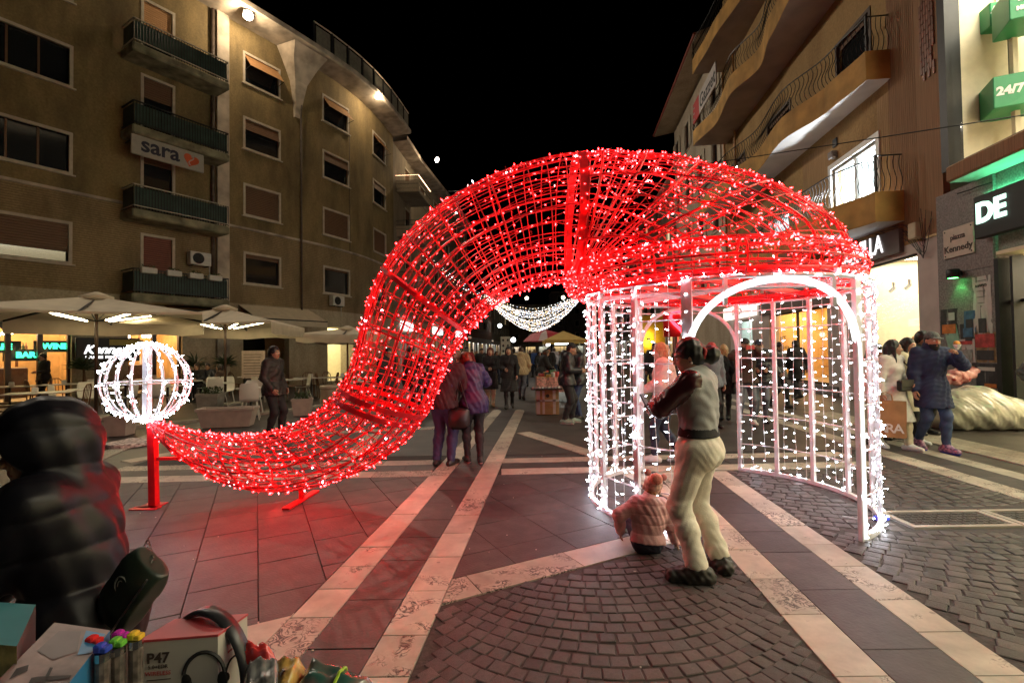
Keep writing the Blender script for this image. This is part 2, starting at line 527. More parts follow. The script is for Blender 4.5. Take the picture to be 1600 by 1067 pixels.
# cross bands
def cross(xl, xr):
 for C in (C1, C2):
  band_pieces((xl, C(xl)[0]), (xr, C(xr)[0]), -(C(0)[1]-C(0)[0]), 'white_paving_slab', M_travertine, (.7, 1.15), square=True)
 band_pieces((xl, C1(xl)[1]), (xr, C1(xr)[1]), -.34, 'dark_paving_slab', M_slate, (.7, 1.2), square=True)
cross(-5.6, sx(A1[0], 6.75)-.02)
cross(sx(A2[1], 6.75)+.02, 4.9)
# diagonal bands
D_dir=Vector((.885, .465));D_n=Vector((-.465, .885))
keepD=[(sx(A2[1], 1), 1), (sx(B1[0], 1), 1), (sx(B1[0], 8), 8), (sx(A2[1], 8), 8)]
keepD0=[(-9, 0), (sx(A1[0], 0), 0), (sx(A1[0], 8), 8), (-9, 8)]
p0=Vector((-.44, 3.09))-D_dir*.5
band_pieces(tuple(p0+D_n*.29), tuple(p0+D_n*.29+D_dir*3.4), .29, 'white_paving_slab', M_travertine, (.62, .9), cut=keepD, square=True)
p0=Vector((-1.39, 2.66))-D_dir*3.2
band_pieces(tuple(p0+D_n*.29), tuple(p0+D_n*.29+D_dir*3.6), .29, 'white_paving_slab', M_travertine, (.6, .9), cut=keepD0, square=True)
band_pieces((.06, 9.5), (1.16, 7.25), -.3, 'white_paving_slab', M_travertine, (.6, .9), cut=[(sx(A2[1], 0), 0), (9, 7.24+.27), (9, 20), (sx(A2[1], 20), 20)], square=True, top=-.001)
band_pieces((1.36, 6.28), (1.70, 4.9), -.26, 'white_paving_slab', M_travertine, (.5, .7), cut=[(sx(B1[0], 4), 4), (sx(B1[0], 6.3), 6.3), (.5, 6.3), (.5, 4)][::1], square=True)
# bands at the left, towards the cafe
for a, b in (((-6.6, 7.35), (-7.9, 11.2)), ((-6.0, 7.45), (-4.4, 10.6)), ((-2.6, 7.3), (-2.9, 9.6)), ((-4.2, 9.9), (-1.05, 10.6))):
 band_pieces(a, b, .3, 'white_paving_slab', M_travertine, (.7, 1.1), square=True)
# bands at the right
for (xa, xb) in (E1, E2):
 band_pieces((sx(xa, 3.4), 3.4), (sx(xa, 16), 16), xb-xa, 'white_paving_slab', M_travertine, (.5, .8))
band_pieces((sx(E1[1], 3.4), 3.4), (sx(E1[1], 16), 16), E2[0]-E1[1], 'dark_paving_slab', M_slate, (.5, .9))
# ribbed tactile slabs
yy=4.6
tact=None
while yy<12:
 if tact is None:
  b=MB();b.box((-.175, -.148, -.02), (.175, .148, 0))
  for i in range(5):b.box((-.175, -.13+i*.06, 0), (.175, -.10+i*.06, .005))
  tact=b.mesh('tactile_slab', M_tactile)
 for j in range(2):
  o=bpy.data.objects.new('tactile_slab', tact);link(o, ground)
  o.location=(sx(TA[0]+.18+j*.354, yy), yy, random.uniform(0, .002));o.rotation_euler.z=PI/2-K
  o.scale=(.85, 1.17, 1)
 yy+=.3
# ---- square tiles on a grid turned by the diagonal
def tile_grid(region, org, tw, th, name='paving_tile', m=M_basalt, ang=math.atan2(.465, .885), bond=True, gap=.0032):
 ca, sa=math.cos(ang), math.sin(ang)
 us=[((p[0]-org[0])*ca+(p[1]-org[1])*sa, -(p[0]-org[0])*sa+(p[1]-org[1])*ca) for p in region]
 i0, i1=math.floor(min(u for u, v in us)/tw)-1, math.ceil(max(u for u, v in us)/tw)+1
 j0, j1=math.floor(min(v for u, v in us)/th)-1, math.ceil(max(v for u, v in us)/th)+1
 for i in range(i0, i1):
  off=(i%2)*th*.5 if bond else 0
  for j in range(j0, j1):
   q=[(i*tw, j*th+off), ((i+1)*tw, j*th+off), ((i+1)*tw, (j+1)*th+off), (i*tw, (j+1)*th+off)]
   q=[(org[0]+u*ca-v*sa, org[1]+u*sa+v*ca) for u, v in q]
   q=clip_region(q, region)
   if len(q)>2 and abs(area(q))>.003:counted(name, q, m, -.001, gap)
xa=lambda Y:sx(A1[0], Y)
yl=lambda X:2.95+(X+1.39)*.5254
T1=[(-4.4, max(1.4, yl(-4.4))), (xa(2.95), yl(xa(2.95))), (xa(C1(-1)[0]), C1(xa(6.2))[0]), (-5.6, C1(-5.6)[0]), (-5.6, 3.2)]
tile_grid(T1, (-2.2, 4.2), .42, .56)
ya=lambda X:3.09+(X+.44)*.5254+.33
T2=[(sx(A2[1], 3.42), ya(sx(A2[1], 3.42))), (sx(B1[0], 4.5), ya(sx(B1[0], 4.5))), (sx(B1[0], 6.3), C1(1.8)[0]), (sx(A2[1], 6.3), C1(-.2)[0])]
tile_grid(T2, (.35, 4.2), .56, .56, bond=False)
# ---- cobbles in arcs
def arcs(region, cx, w, R_, y0, y1, d=.098, size=.098):
 out=[]
 k=0;y=y0
 while y<y1+2:
  cyy=y+R_
  half=math.asin(min(.95, w/2/R_))
  n=max(4, int(2*half*R_/size))
  ph=random.uniform(-.5, .5)
  for i in range(n+1):
   a=-half+(i+ph)*2*half/n
   px, py=sx(cx, cyy)+R_*math.sin(a), cyy-R_*math.cos(a)
   s_=size*random.uniform(.86, 1.08)
   out.append((px, py, a+random.uniform(-.07, .07), s_, d*random.uniform(.84, 1.0)))
  y+=d*1.02
 keep=[]
 for p in out:
  ok=True
  for i in range(len(region)):
   a, b=region[i], region[(i+1)%len(region)]
   l=math.hypot(b[0]-a[0], b[1]-a[1])
   if ((b[0]-a[0])*(p[1]-a[1])-(b[1]-a[1])*(p[0]-a[0]))/l<.045:ok=False;break
  if ok:keep.append(p)
 return keep
yd=lambda X:3.09+(X+.44)*.5254
K1=[(sx(A2[1], 1.9), 1.9), (sx(B1[0], 1.9), 1.9), (sx(B1[0], 4.2), yd(sx(B1[0], 4.2))), (sx(A2[1], 3.1), yd(sx(A2[1], 3.1)))]
K2=[(sx(B2[1], 1.9), 1.9), (sx(E1[0], 1.9), 1.9), (sx(E1[0], 4.2), 4.2), (sx(B2[1], 4.2), 4.2)]
K3=[(sx(B2[1], 4.2), 4.2), (3.42, 4.2), (3.42, 4.72), (sx(E1[0], 4.72), 4.72), (sx(E1[0], 6.3), 6.35), (sx(B2[1], 6.3), 6.33)]
K4=[(sx(B1[0]-1.7, 4.9), 5.0), (sx(B1[0], 4.7), 4.75), (sx(B1[0], 6.2), 6.2), (1.2, 6.2)]
cob=arcs(K1, .55, 2.3, 1.35, .4, 3.9)+arcs(K2, 3.9, 2.9, 2.1, .2, 4.0, .115, .118)
K3a=[(sx(B2[1], 4.2), 4.2), (3.42, 4.2), (3.42, 6.33), (sx(B2[1], 6.3), 6.33)]
K3b=[(3.42, 4.74), (sx(E1[0], 4.74), 4.74), (sx(E1[0], 6.3), 6.35), (3.42, 6.33)]
cob+=arcs(K3a, 3.2, 1.6, 1.2, 2.6, 6.4, .125, .13)+arcs(K3b, 4.3, 2.4, 1.4, 3.2, 6.4, .135, .14)
b=MB();b.v=[]
def cobble_shape(b, fr):
 o=[(-.48, -.47), (.47, -.48), (.48, .46), (-.46, .48)]
 lo=[(x, y, -.3) for x, y in o];mid=[(x, y, -.04) for x, y in o];hi=[(x*.9, y*.9, .0) for x, y in o]
 vs=[fr(*p) for p in lo+mid+hi]+[fr(0, 0, .02)]
 fs=[(8, 9, 12), (9, 10, 12), (10, 11, 12), (11, 8, 12)]
 for L in (0, 4):
  for i in range(4):
   j=(i+1)%4;fs.append((L+i, L+j, L+4+j, L+4+i))
 b.add(vs, fs)
cobble_shape(b, lambda x, y, z:(x, y, z))
cob_me=b.mesh('cobble', M_cobble)
cob.sort(key=lambda p:p[0]**2+p[1]**2)
seen=[p for p in cob if abs(pix((p[0], p[1], 0))[0]-800)<800 and pix((p[0], p[1], 0))[1]<1075]
rest=MB()
for i, (x, y, a, w, d) in enumerate(seen):
 if i<296:
  o=bpy.data.objects.new('cobble', cob_me);link(o, ground)
  o.location=(x, y, random.uniform(-.003, .003));o.rotation_euler=(random.uniform(-.03, .03), random.uniform(-.03, .03), a);o.scale=(w, d, .09)
 else:
  ca, sa=math.cos(a), math.sin(a);zz=random.uniform(-.003, .003)
  cobble_shape(rest, lambda u, v, z:(x+u*w*ca-v*d*sa, y+u*w*sa+v*d*ca, zz+z*.09))
o=rest.build('cobbles', mat('porphyry_cobbles', (.066, .054, .052), rough=.48, var=.55, scale=7, bump=.4, bscale=70, detail=1, dirt=.35), ground);tag(o, kind='stuff')
b=MB()
for K_ in (K1, K2, K3a, K3b, K4):b.add([(p[0], p[1], -.0075) for p in K_], [tuple(range(len(K_)))])
b.build('sand_joints', mat('sandy_joint', (.045, .038, .036), rough=.85, var=.4, scale=25, bump=.5), ground)
# street paving beyond the patterned field: one sheet with worn patches
b=MB()
b.quad((-60, 7.55, -.012), (60, 7.55, -.012), (60, 400, -.012), (-60, 400, -.012))
b.quad((-60, -8, -.013), (-5.6, -8, -.013), (-5.6, 7.55, -.013), (-60, 7.55, -.013))
b.quad((sx(E2[1], 0), -8, -.013), (60, -8, -.013), (60, 7.55, -.013), (sx(E2[1], 7.5), 7.55, -.013))
b.quad((-5.6, -8, -.014), (5.9, -8, -.014), (5.9, 1.9, -.014), (-5.6, 1.9, -.014))
o=b.build('street', M_asphalt);tag(o, 'worn dark paving of the street beyond the pattern', kind='structure')
# iron duct covers in their frames at the right
for i in range(3):
 x0=3.47+i*.98
 fr=MB()
 for a, c in (((x0, 4.26), (x0+.96, 4.31)), ((x0, 4.65), (x0+.96, 4.70)), ((x0, 4.31), (x0+.05, 4.65)), ((x0+.91, 4.31), (x0+.96, 4.65))):
  fr.box((a[0], a[1], -.03), (c[0], c[1], .002))
 f=fr.build('cover_frame', M_kerb, ground)
 pl=MB();pl.box((x0+.055, 4.315, -.03), (x0+.905, 4.645, -.006))
 for r in range(5):
  for c in range(13):
   xx=x0+.085+c*.061;yy=4.335+r*.062
   pl.box((xx, yy, -.006), (xx+.04, yy+.02+.02*((r+c)%2), -.001))
 pl.build('duct_cover', M_iron, f)
# raised cafe terrace edge
kp=[(-11.2, 8.4), (-8.9, 10.2), (-6.95, 12.5), (-5.75, 14.6), (-4.9, 17.5)]
for (a, c) in zip(kp, kp[1:]):
 L_=math.hypot(c[0]-a[0], c[1]-a[1]);n=max(1, round(L_/.9))
 for i in range(n):
  p=[a[j]+(c[j]-a[j])*i/n for j in (0, 1)];q=[a[j]+(c[j]-a[j])*(i+1)/n for j in (0, 1)]
  d=((q[0]-p[0])/(L_/n), (q[1]-p[1])/(L_/n));nx, ny=-d[1]*.28, d[0]*.28
  counted('kerb_stone', [(p[0], p[1]), (q[0], q[1]), (q[0]+nx, q[1]+ny), (p[0]+nx, p[1]+ny)], M_kerb, .05, .004, .07)
# a few litter specks and gum on the paving
bb=MB()
for i in range(60):
 x, y=random.uniform(-4, 5), random.uniform(2.2, 8);s_=random.uniform(.004, .011)
 bb.box((x, y, .003), (x+s_*random.uniform(.6, 2), y+s_, .006))
o=bb.build('litter', mat('litter_paper', (.6, .58, .52), var=.3), None);tag(o, 'tiny paper scraps scattered over the paving', kind='stuff')
# ================================================================== THE ILLUMINATED HAT
M_redpaint=mat('red_painted_steel', (.62, .012, .022), rough=.38, var=.12, scale=15)
M_whitepaint=mat('white_painted_steel', (.8, .78, .8), rough=.35, var=.06, scale=15)
M_wire=mat('white_cable', (.75, .75, .78), rough=.5, var=0)
M_redwire=mat('red_cable', (.5, .01, .012), rough=.5, var=0)
M_redled=glow('red_led', (1.0, .0085, .0095), 110.0)
M_redled_hot=glow('red_led_bright', (1.0, .40, .40), 7.0)
M_whiteled=glow('cold_white_led', (.84, .89, 1.0), 75.0)
M_glowbar=glow('glowing_white_bar', (.95, .97, 1.0), 2.0)  # white paint with a glow put in for the LED light on it
YH=5.17
hat=thing('illuminated_hat', 'giant red wire Santa hat arching over a white pavilion, covered in fairy lights', 'light sculpture', (2.18, YH, 0))
HO=Vector((2.18, YH, 0))
def hb(b, name, m, smooth=True):
 o=b.build(name, m, hat, smooth)
 return o
def led_shape(b, p, d, l=.024, r=.0065, mi=0):
 d=d.normalized();u=d.orthogonal().normalized();w=d.cross(u)
 m_=p+d*(l*.62)
 b.add([p, m_+u*r, m_+w*r, m_-u*r, m_-w*r, p+d*l], [(0, 2, 1), (0, 3, 2), (0, 4, 3), (0, 1, 4), (5, 1, 2), (5, 2, 3), (5, 3, 4), (5, 4, 1)], mi)
def rnd_dir():
 while True:
  v=Vector((random.uniform(-1, 1), random.uniform(-1, 1), random.uniform(-1, 1)))
  if .1<v.length<1:return v.normalized()
# ---- tail: outline pairs (outer edge, inner edge) measured in the plane of the arch
pairs=[((902, 246), (897, 441)), ((868, 250), (872, 441)), ((800, 268), (835, 447)), ((718, 305), (793, 464)), ((648, 358), (757, 492)), ((596, 428), (727, 524)), ((570, 500), (705, 556)), ((556, 556), (689, 594)), ((534, 604), (664, 650)), ((496, 644), (622, 698)), ((446, 668), (556, 738)), ((398, 680), (478, 762)), ((350, 682), (410, 764)), ((308, 677), (348, 747)), ((272, 667), (296, 717)), ((248, 660), (260, 690)), ((236, 655), (243, 668))]
sec=[]
for o_, i_ in pairs:
 a, b=Q(*o_, YH), Q(*i_, YH)
 sec.append(((a+b)/2, (a-b)/2))
def catmull(P, t):
 i=min(int(t), len(P)-2);f=t-i
 p0, p1, p2, p3=P[max(0, i-1)], P[i], P[i+1], P[min(len(P)-1, i+2)]
 return .5*((2*p1)+(-p0+p2)*f+(2*p0-5*p1+4*p2-p3)*f*f+(-p0+3*p1-3*p2+p3)*f**3)
CS=[s[0] for s in sec];HS=[s[1] for s in sec]
NT=len(sec)-1
def tail(t, a, k=1.0):
 c=catmull(CS, t);h=catmull(HS, t);r=h.length
 return c+h*(math.cos(a)*k)+Vector((0, 1, 0))*(r*math.sin(a)*k)
# arc length table
ts=np.linspace(0, NT, 400);cl=[0]
for t0, t1 in zip(ts, ts[1:]):cl.append(cl[-1]+(catmull(CS, t1)-catmull(CS, t0)).length)
LEN=cl[-1]
def t_at(s):return float(np.interp(s, cl, ts))
# thin hoops and heavy hoops
nh=int(LEN/.155)
for k in range(1, nh):
 t=t_at(k*LEN/nh)
 heavy=k%5==0
 b=MB();b.tube([tail(t, 2*PI*i/28) for i in range(28)], .011 if heavy else .0055, 5, True)
 hb(b, 'hoop', M_redpaint)
def flat_hoop(fn, w, th=.012):
 b=MB();n=36
 P=[fn(2*PI*i/n) for i in range(n)]
 c=sum((p for p, _ in P), Vector())/n
 for i in range(n):
  j=(i+1)%n
  (p, ax), (q, ax2)=P[i], P[j]
  po, qo=(p-c).normalized()*th, (q-c).normalized()*th
  vs=[p-ax*w/2, p+ax*w/2, q+ax2*w/2, q-ax2*w/2]
  b.add(vs+[vs[0]+po, vs[1]+po, vs[2]+qo, vs[3]+qo], [(0, 1, 2, 3), (7, 6, 5, 4), (0, 3, 7, 4), (1, 5, 6, 2)])
 return b
for t, w in ((0.03, .09), (8.0, .055), (8.28, .05), (4.9, .04)):
 ax=(catmull(CS, min(NT, t+.05))-catmull(CS, max(0, t-.05))).normalized()
 hb(flat_hoop(lambda a, t=t, ax=ax:(tail(t, a), ax), w), 'band_hoop', M_redpaint, False)
nl=30
for k in range(nl):
 a=2*PI*k/nl+.06
 heavy=k in (0, 4, 8, 11, 15, 19, 22, 26)
 t1=NT if k%2==0 else NT-3.0
 n=70
 b=MB();b.tube([tail(t1*i/n, a) for i in range(n+1)], .012 if heavy else .0055, 5)
 hb(b, 'lengthwise_rod', M_redpaint)
# lights along the tail, on slightly wandering strings
leds=MB();strings=MB()
ns=26
for k in range(ns):
 a0=2*PI*(k+random.random()*.5)/ns
 s=random.uniform(0, .1);pts=[]
 t_end=LEN*(1.0 if k%2==0 else .86)
 while s<t_end:
  t=t_at(s);a=a0+.1*math.sin(s*5+k)
  pts.append(tail(t, a, 1.012))
  rr=catmull(HS, t).length
  p=tail(t, a, 1.0)
  d=((p-catmull(CS, t)).normalized()*random.uniform(-.2, 1.2)+rnd_dir()*.9)
  led_shape(leds, tail(t, a, 1.008), d, random.uniform(.02, .034), random.uniform(.0058, .0085), 1 if random.random()<.06 else (2 if random.random()<.012 else 0))
  s+=random.uniform(.08, .19)*(1.0 if rr>.25 else 1.5)
 if len(pts)>2:strings.tube(pts, .0028, 4)
# clusters on the outer edge and the inner edge
for i in range(170):
 t=t_at(random.uniform(0, LEN));a=random.gauss(0, .16)+(PI if random.random()<.45 else 0)
 p=tail(t, a, 1.0);d=(p-catmull(CS, t)).normalized()+rnd_dir()*.7
 led_shape(leds, p, d, random.uniform(.03, .055), random.uniform(.0058, .0085), 1 if random.random()<.05 else 0)
# ---- dome: sections fanning out from the end of the tail to the brim
PIV=Vector((.66, YH, 2.30))
_phi=[0, 8, 22, 40, 62, 90];_len=[2.72, 2.64, 2.18, 1.74, 1.45, 1.31];_wid=[1.33, 1.32, 1.22, 1.0, .80, .655]
def dome(phi, a, k=1.0):
 """phi in degrees from the brim (0) to the tail ring (90); a round the section, a = 0 is the far tip"""
 l=float(np.interp(phi, _phi, _len));w=float(np.interp(phi, _phi, _wid))
 d=Vector((math.cos(rad(phi)), 0, math.sin(rad(phi))))
 c=PIV+d*(l/2)+Vector((.0, 0, .04*(1-phi/90)))
 return c+d*(l/2*math.cos(a)*k)+Vector((0, 1, 0))*(w*math.sin(a)*k)
for phi in (6, 12, 18, 24, 30, 36, 42, 48, 54, 60, 66, 72, 78, 84):
 heavy=phi in (24, 42, 60, 78)
 b=MB();b.tube([dome(phi, 2*PI*i/36) for i in range(36)], .012 if heavy else .0055, 5, True)
 hb(b, 'hoop', M_redpaint)
nd=34
for k in range(nd):
 a=2*PI*(k+.5)/nd
 heavy=k in (1, 5, 10, 16, 22, 27, 31)
 b=MB();b.tube([dome(90-88*i/24, a) for i in range(25)], .012 if heavy else .0055, 5)
 hb(b, 'dome_rod', M_redpaint)
for k in range(16):
 a0=2*PI*k/16
 b=MB();b.tube([dome(88-84*i/20, a0+(.55 if k%2 else -.55)*i/20) for i in range(21)], .0035, 4)
 hb(b, 'mesh_wire', M_redpaint)
for i in range(980):
 phi=90*random.random()**1.1;a=random.uniform(0, 2*PI)
 if random.random()<.35:a=random.gauss(0, .5)
 p=dome(phi, a, 1.0);c=dome(phi, a, 0.0)
 if random.random()>(p-PIV).length/1.5:continue
 d=(p-c).normalized()*random.uniform(0, 1.2)+rnd_dir()
 led_shape(leds, dome(phi, a, 1.01), d, random.uniform(.02, .036), random.uniform(.0058, .0085), 1 if random.random()<.06 else (2 if random.random()<.014 else 0))
for k in range(14):
 a0=2*PI*k/14+.2
 strings.tube([dome(88-84*i/30, a0+.12*math.sin(i*.7+k), 1.01) for i in range(31)], .0028, 4)
# ---- brim: bulging rings round the rim
CB=Vector((2.18, YH, 0))
def brim(a, th, k=1.0):
 R0, r0=1.315, .14
 return CB+Vector((-.13, .03, 0))+Vector(((R0+r0*k*math.cos(th))*math.cos(a), (R0+r0*k*math.cos(th))*math.sin(a), 2.315+r0*1.15*k*math.sin(th)))
for th, r_ in ((-90, .017), (-60, .006), (-30, .006), (0, .012), (30, .006), (60, .006), (90, .019), (135, .008), (180, .012), (225, .008)):
 b=MB();b.tube([brim(2*PI*i/56, rad(th)) for i in range(56)], r_, 5, True)
 hb(b, 'brim_ring', M_redpaint)
for k in range(44):
 a=2*PI*k/44
 b=MB();b.tube([brim(a, 2*PI*i/12) for i in range(12)], .005 if k%4 else .011, 4, True)
 hb(b, 'brim_hoop', M_redpaint)
for k in range(5):
 strings.tube([brim(2*PI*i/60, rad(-80+45*k)+.35*math.sin(i*1.1+k), 1.03) for i in range(61)], .0028, 4, True)
for i in range(820):
 a=random.uniform(0, 2*PI);th=random.uniform(-1.9, 2.1)
 p=brim(a, th);d=(p-brim(a, th, 0)).normalized()*random.uniform(-.3, 1)+rnd_dir()*.9
 led_shape(leds, p, d, random.uniform(.022, .04), random.uniform(.0058, .0085), 1 if random.random()<.05 else (2 if random.random()<.01 else 0))
# loose red ties of the string lights
ties=MB()
for i in range(700):
 u=random.random()
 if u<.5:
  t=t_at(random.uniform(0, LEN));a=random.uniform(0, 2*PI);p=tail(t, a)
 elif u<.75:p=dome(random.uniform(0, 90), random.uniform(0, 2*PI))
 else:p=brim(random.uniform(0, 2*PI), random.uniform(-1.6, 1.8))
 ties.tube([p, p+rnd_dir()*.03, p+rnd_dir()*.05], .002, 3, caps=False)
o=hb(ties, 'cable_ties', M_redwire, False);tag(o, kind='stuff')
o=hb(strings, 'red_light_strings', M_redwire, False);tag(o, kind='stuff')
o=hb(leds, 'red_lights', [M_redled, M_redled_hot, M_whiteled], False);tag(o, kind='stuff')
# under-side trusses of the hat, seen through the pavilion
RT=1.35
for a0, a1 in ((-150, 60), (150, -35), (115, -70), (-125, 20)):
 b=MB();p=CB+Vector((RT*math.cos(rad(a0)), RT*math.sin(rad(a0)), 2.19));q=CB+Vector((RT*math.cos(rad(a1)), RT*math.sin(rad(a1)), 2.19))
 b.bar(p, q, .05, .05)
 hb(b, 'roof_bar', M_redpaint if a0<0 else M_whitepaint, False)
b=MB();b.tube([CB+Vector((1.30*math.cos(2*PI*i/48), 1.30*math.sin(2*PI*i/48), 2.21)) for i in range(48)], .03, 6, True)
hb(b, 'roof_ring', M_redpaint)
# supports
b=MB();p=Q(238, 660, YH);b.bar(Vector((p.x+.02, YH, .0)), Vector((p.x, YH, p.z+.05)), .07, .07);b.box((p.x-.14, YH-.14, 0), (p.x+.13, YH-.04, .012));b.box((p.x-.1, YH-.1, 0), (p.x+.1, YH+.1, .012))
hb(b, 'support_post', M_redpaint, False)
b=MB();q=Q(282, 716, YH);b.bar(Vector((p.x+.03, YH, q.z)), q, .03, .03);hb(b, 'brace', M_redpaint, False)
f0, f1=G(446, 797), G(494, 768);m_=(f0+f1)/2;b=MB();b.bar(f0+Vector((0, 0, .012)), f1+Vector((0, 0, .012)), .08, .02);b.bar(m_, m_+Vector((0, 0, .18)), .045, .045)
hb(b, 'support_foot', M_redpaint, False)
# ---- white pavilion
def ring_pt(a, z, r=RT):return CB+Vector((r*math.cos(rad(a)), r*math.sin(rad(a)), z))
FRONT, BACK=(-122.5, -61.0), (57.0, 111.0)
ZT=2.15
posts=[-122.5, -143, -164, -187, -208, -229, -249, 57, 38.5, 20, 0, -20, -41, -61]
for a in posts:
 c=ring_pt(a, 0);t=ring_pt(a, ZT);w=.085 if a in (-61, -122.5) else .042
 b=MB();b.bar(c, t, w, .035, up=(math.cos(rad(a)), math.sin(rad(a)), 0))
 hb(b, 'post', M_whitepaint, False)
def arc(a0, a1, z, n=24, r=RT):return [ring_pt(a0+(a1-a0)*i/n, z, r) for i in range(n+1)]
for a0, a1 in ((-122.5, -249), (57, -61)):
 for z in (.35, .72, 1.09, 1.45, 1.82):
  b=MB();b.tube(arc(a0, a1, z), .0075, 5);hb(b, 'thin_ring', M_whitepaint)
 b=MB();P=arc(a0, a1, .022, 30)
 for p, q in zip(P, P[1:]):b.bar(p, q, .045, .04)
 hb(b, 'base_ring', M_whitepaint, False)
for z, r_ in ((ZT, .02), (ZT-.1, .008)):
 b=MB();b.tube(arc(0, 360, z, 64)[:-1], r_, 6, True);hb(b, 'top_ring', M_whitepaint)
def arch_pts(a0, a1, zs, n=26):
 out=[]
 for i in range(n+1):
  th=PI*i/n
  out.append(ring_pt((a0+a1)/2-(a1-a0)/2*math.cos(th), zs+(ZT-.03-zs)*max(0.0, math.sin(th))**.85))
 return out
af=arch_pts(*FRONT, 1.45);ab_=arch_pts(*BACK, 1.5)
b=MB();b.tube([ring_pt(FRONT[0], .1)]+af+[ring_pt(FRONT[1], .02)], .030, 8);hb(b, 'arch_glow_bar', M_glowbar)  # painted arch bar, made to glow as if brightly lit by the LEDs
b=MB();b.tube([ring_pt(BACK[0], .1)]+ab_+[ring_pt(BACK[1], .1)], .024, 8);hb(b, 'arch_frame', M_whitepaint)
for aa, nn in ((-110, .5), (-73, .5)):
 b=MB();b.bar(ring_pt(aa, 1.9 if aa==-73 else 1.92), ring_pt(aa, ZT), .03, .03);hb(b, 'hanger', M_whitepaint, False)
# vertical light cables
wl=MB();wires=MB()
for a0, a1 in ((-122.5, -249), (57, -61)):
 n=int(abs(a1-a0)/5.2)
 for i in range(n+1):
  a=a0+(a1-a0)*(i+.3)/(n+.6)
  z=ZT-random.uniform(0, .05);pts=[];ph=random.uniform(0, 6)
  while z>.04:
   aa=a+.45*math.sin(z*4+ph)+random.uniform(-.12, .12)
   p=ring_pt(aa, z, RT+.012);pts.append(p)
   tang=Vector((-math.sin(rad(aa)), math.cos(rad(aa)), 0))*random.choice((-1, 1));out_=Vector((math.cos(rad(aa)), math.sin(rad(aa)), 0))
   d=tang+out_*random.uniform(-.3, .8)+Vector((0, 0, random.uniform(-.5, .6)))
   led_shape(wl, p, d, random.uniform(.032, .05), .0038)
   z-=random.uniform(.085, .145)
  wires.tube(pts, .0032, 4)
for a in np.arange(-180, 180, 4.0):
 aa=a+random.uniform(-1.5, 1.5)
 led_shape(wl, ring_pt(aa, ZT+.01, RT+.02), rnd_dir()+Vector((0, 0, .4)), .042, .0042)
 if not (FRONT[0]<aa<FRONT[1] or BACK[0]<aa<BACK[1]):
  led_shape(wl, ring_pt(aa, .04, RT+.025), rnd_dir()+Vector((0, 0, .4)), .042, .0042)
for a in (-122.5, -143, -164, -187, -61, -41, -20):
 for i in range(14):
  led_shape(wl, ring_pt(a+random.uniform(-.8, .8), random.uniform(.05, ZT), RT+.025), rnd_dir(), .042, .0042)
o=hb(wires, 'white_light_cables', M_wire, False);tag(o, kind='stuff')
o=hb(wl, 'white_lights', M_whiteled, False);tag(o, kind='stuff')
# ---- lit globe at the tip of the tail
GC=Q(230, 597, YH);GR=.398
gl=MB();ngl=18
for k in range(ngl):
 a=2*PI*k/ngl+.12
 b=MB();P=[GC+Vector((GR*math.sin(th)*math.cos(a), GR*math.sin(th)*math.sin(a), GR*math.cos(th))) for th in np.linspace(.06, PI-.06, 20)]
 b.tube(P, .0085, 5);hb(b, 'globe_meridian', M_whitepaint)
 for i in range(17):
  th=random.uniform(.15, PI-.1);p=GC+Vector((GR*math.sin(th)*math.cos(a), GR*math.sin(th)*math.sin(a), GR*math.cos(th)))
  led_shape(gl, p, (p-GC).normalized()*random.uniform(0, 1)+rnd_dir()*.8, random.uniform(.03, .045), .0045)
for i in range(70):
 th=abs(random.gauss(0, .3)) if i%2 else PI-abs(random.gauss(0, .3));a=random.uniform(0, 6.28)
 p=GC+Vector((GR*math.sin(th)*math.cos(a), GR*math.sin(th)*math.sin(a), GR*math.cos(th)))
 led_shape(gl, p, (p-GC).normalized()+rnd_dir()*.8, .04, .0045)
b=MB();b.tube([GC+Vector((GR*math.cos(x), GR*math.sin(x), .0)) for x in np.linspace(0, 2*PI, 40)[:-1]], .0075, 5, True);hb(b, 'globe_equator', M_whitepaint)
b=MB();b.bar(GC+Vector((0, 0, -GR-.03)), GC+Vector((0, 0, GR)), .06, .06);hb(b, 'globe_axis', M_whitepaint, False)
o=hb(gl, 'globe_lights', M_whiteled, False);tag(o, kind='stuff')
# ================================================================== BUILDINGS: shared builders
M_wallL=plaster('ochre_render', (.26, .19, .085), (.13, .095, .045))
M_brickL=plaster('thin_brick_facing', (.32, .235, .125), (.19, .135, .07), lines=.75, course=.085)
M_trim=mat('pale_stone_trim', (.52, .46, .37), rough=.7, var=.15, scale=4)
M_soffit=mat('stained_cornice', (.42, .36, .29), rough=.85, var=.45, scale=1.3, detail=9)
M_glass=mat('dark_window_glass', (.016, .018, .02), rough=.07, var=0, spec=.9)
M_curtain=mat('net_curtain', (.10, .11, .11), rough=.8, var=.25, scale=9, stretch=(6, 6, .6))
M_shutter=mat('brown_roller_blind', (.16, .085, .045), rough=.65, var=.15, scale=3, stretch=(1, 1, 12))
M_orangeblind=mat('tan_roller_blind', (.50, .27, .12), rough=.65, var=.15, scale=3, stretch=(1, 1, 12))
M_mossy=mat('mossy_balcony_concrete', (.22, .21, .14), rough=.9, var=.5, scale=2.2, detail=9, bump=.4)
M_greenmesh=mat('green_railing_panel', (.028, .055, .046), rough=.6, var=.3, scale=3)
M_pipe=mat('rusty_pipe', (.09, .065, .05), rough=.6, var=.3)
M_darkmetal=mat('dark_metal', (.03, .03, .032), rough=.45, metal=.5, var=.1)
M_acwhite=mat('white_plastic_casing', (.62, .60, .55), rough=.5, var=.08)
M_black=mat('matt_black', (.012, .012, .013), rough=.6, var=0)
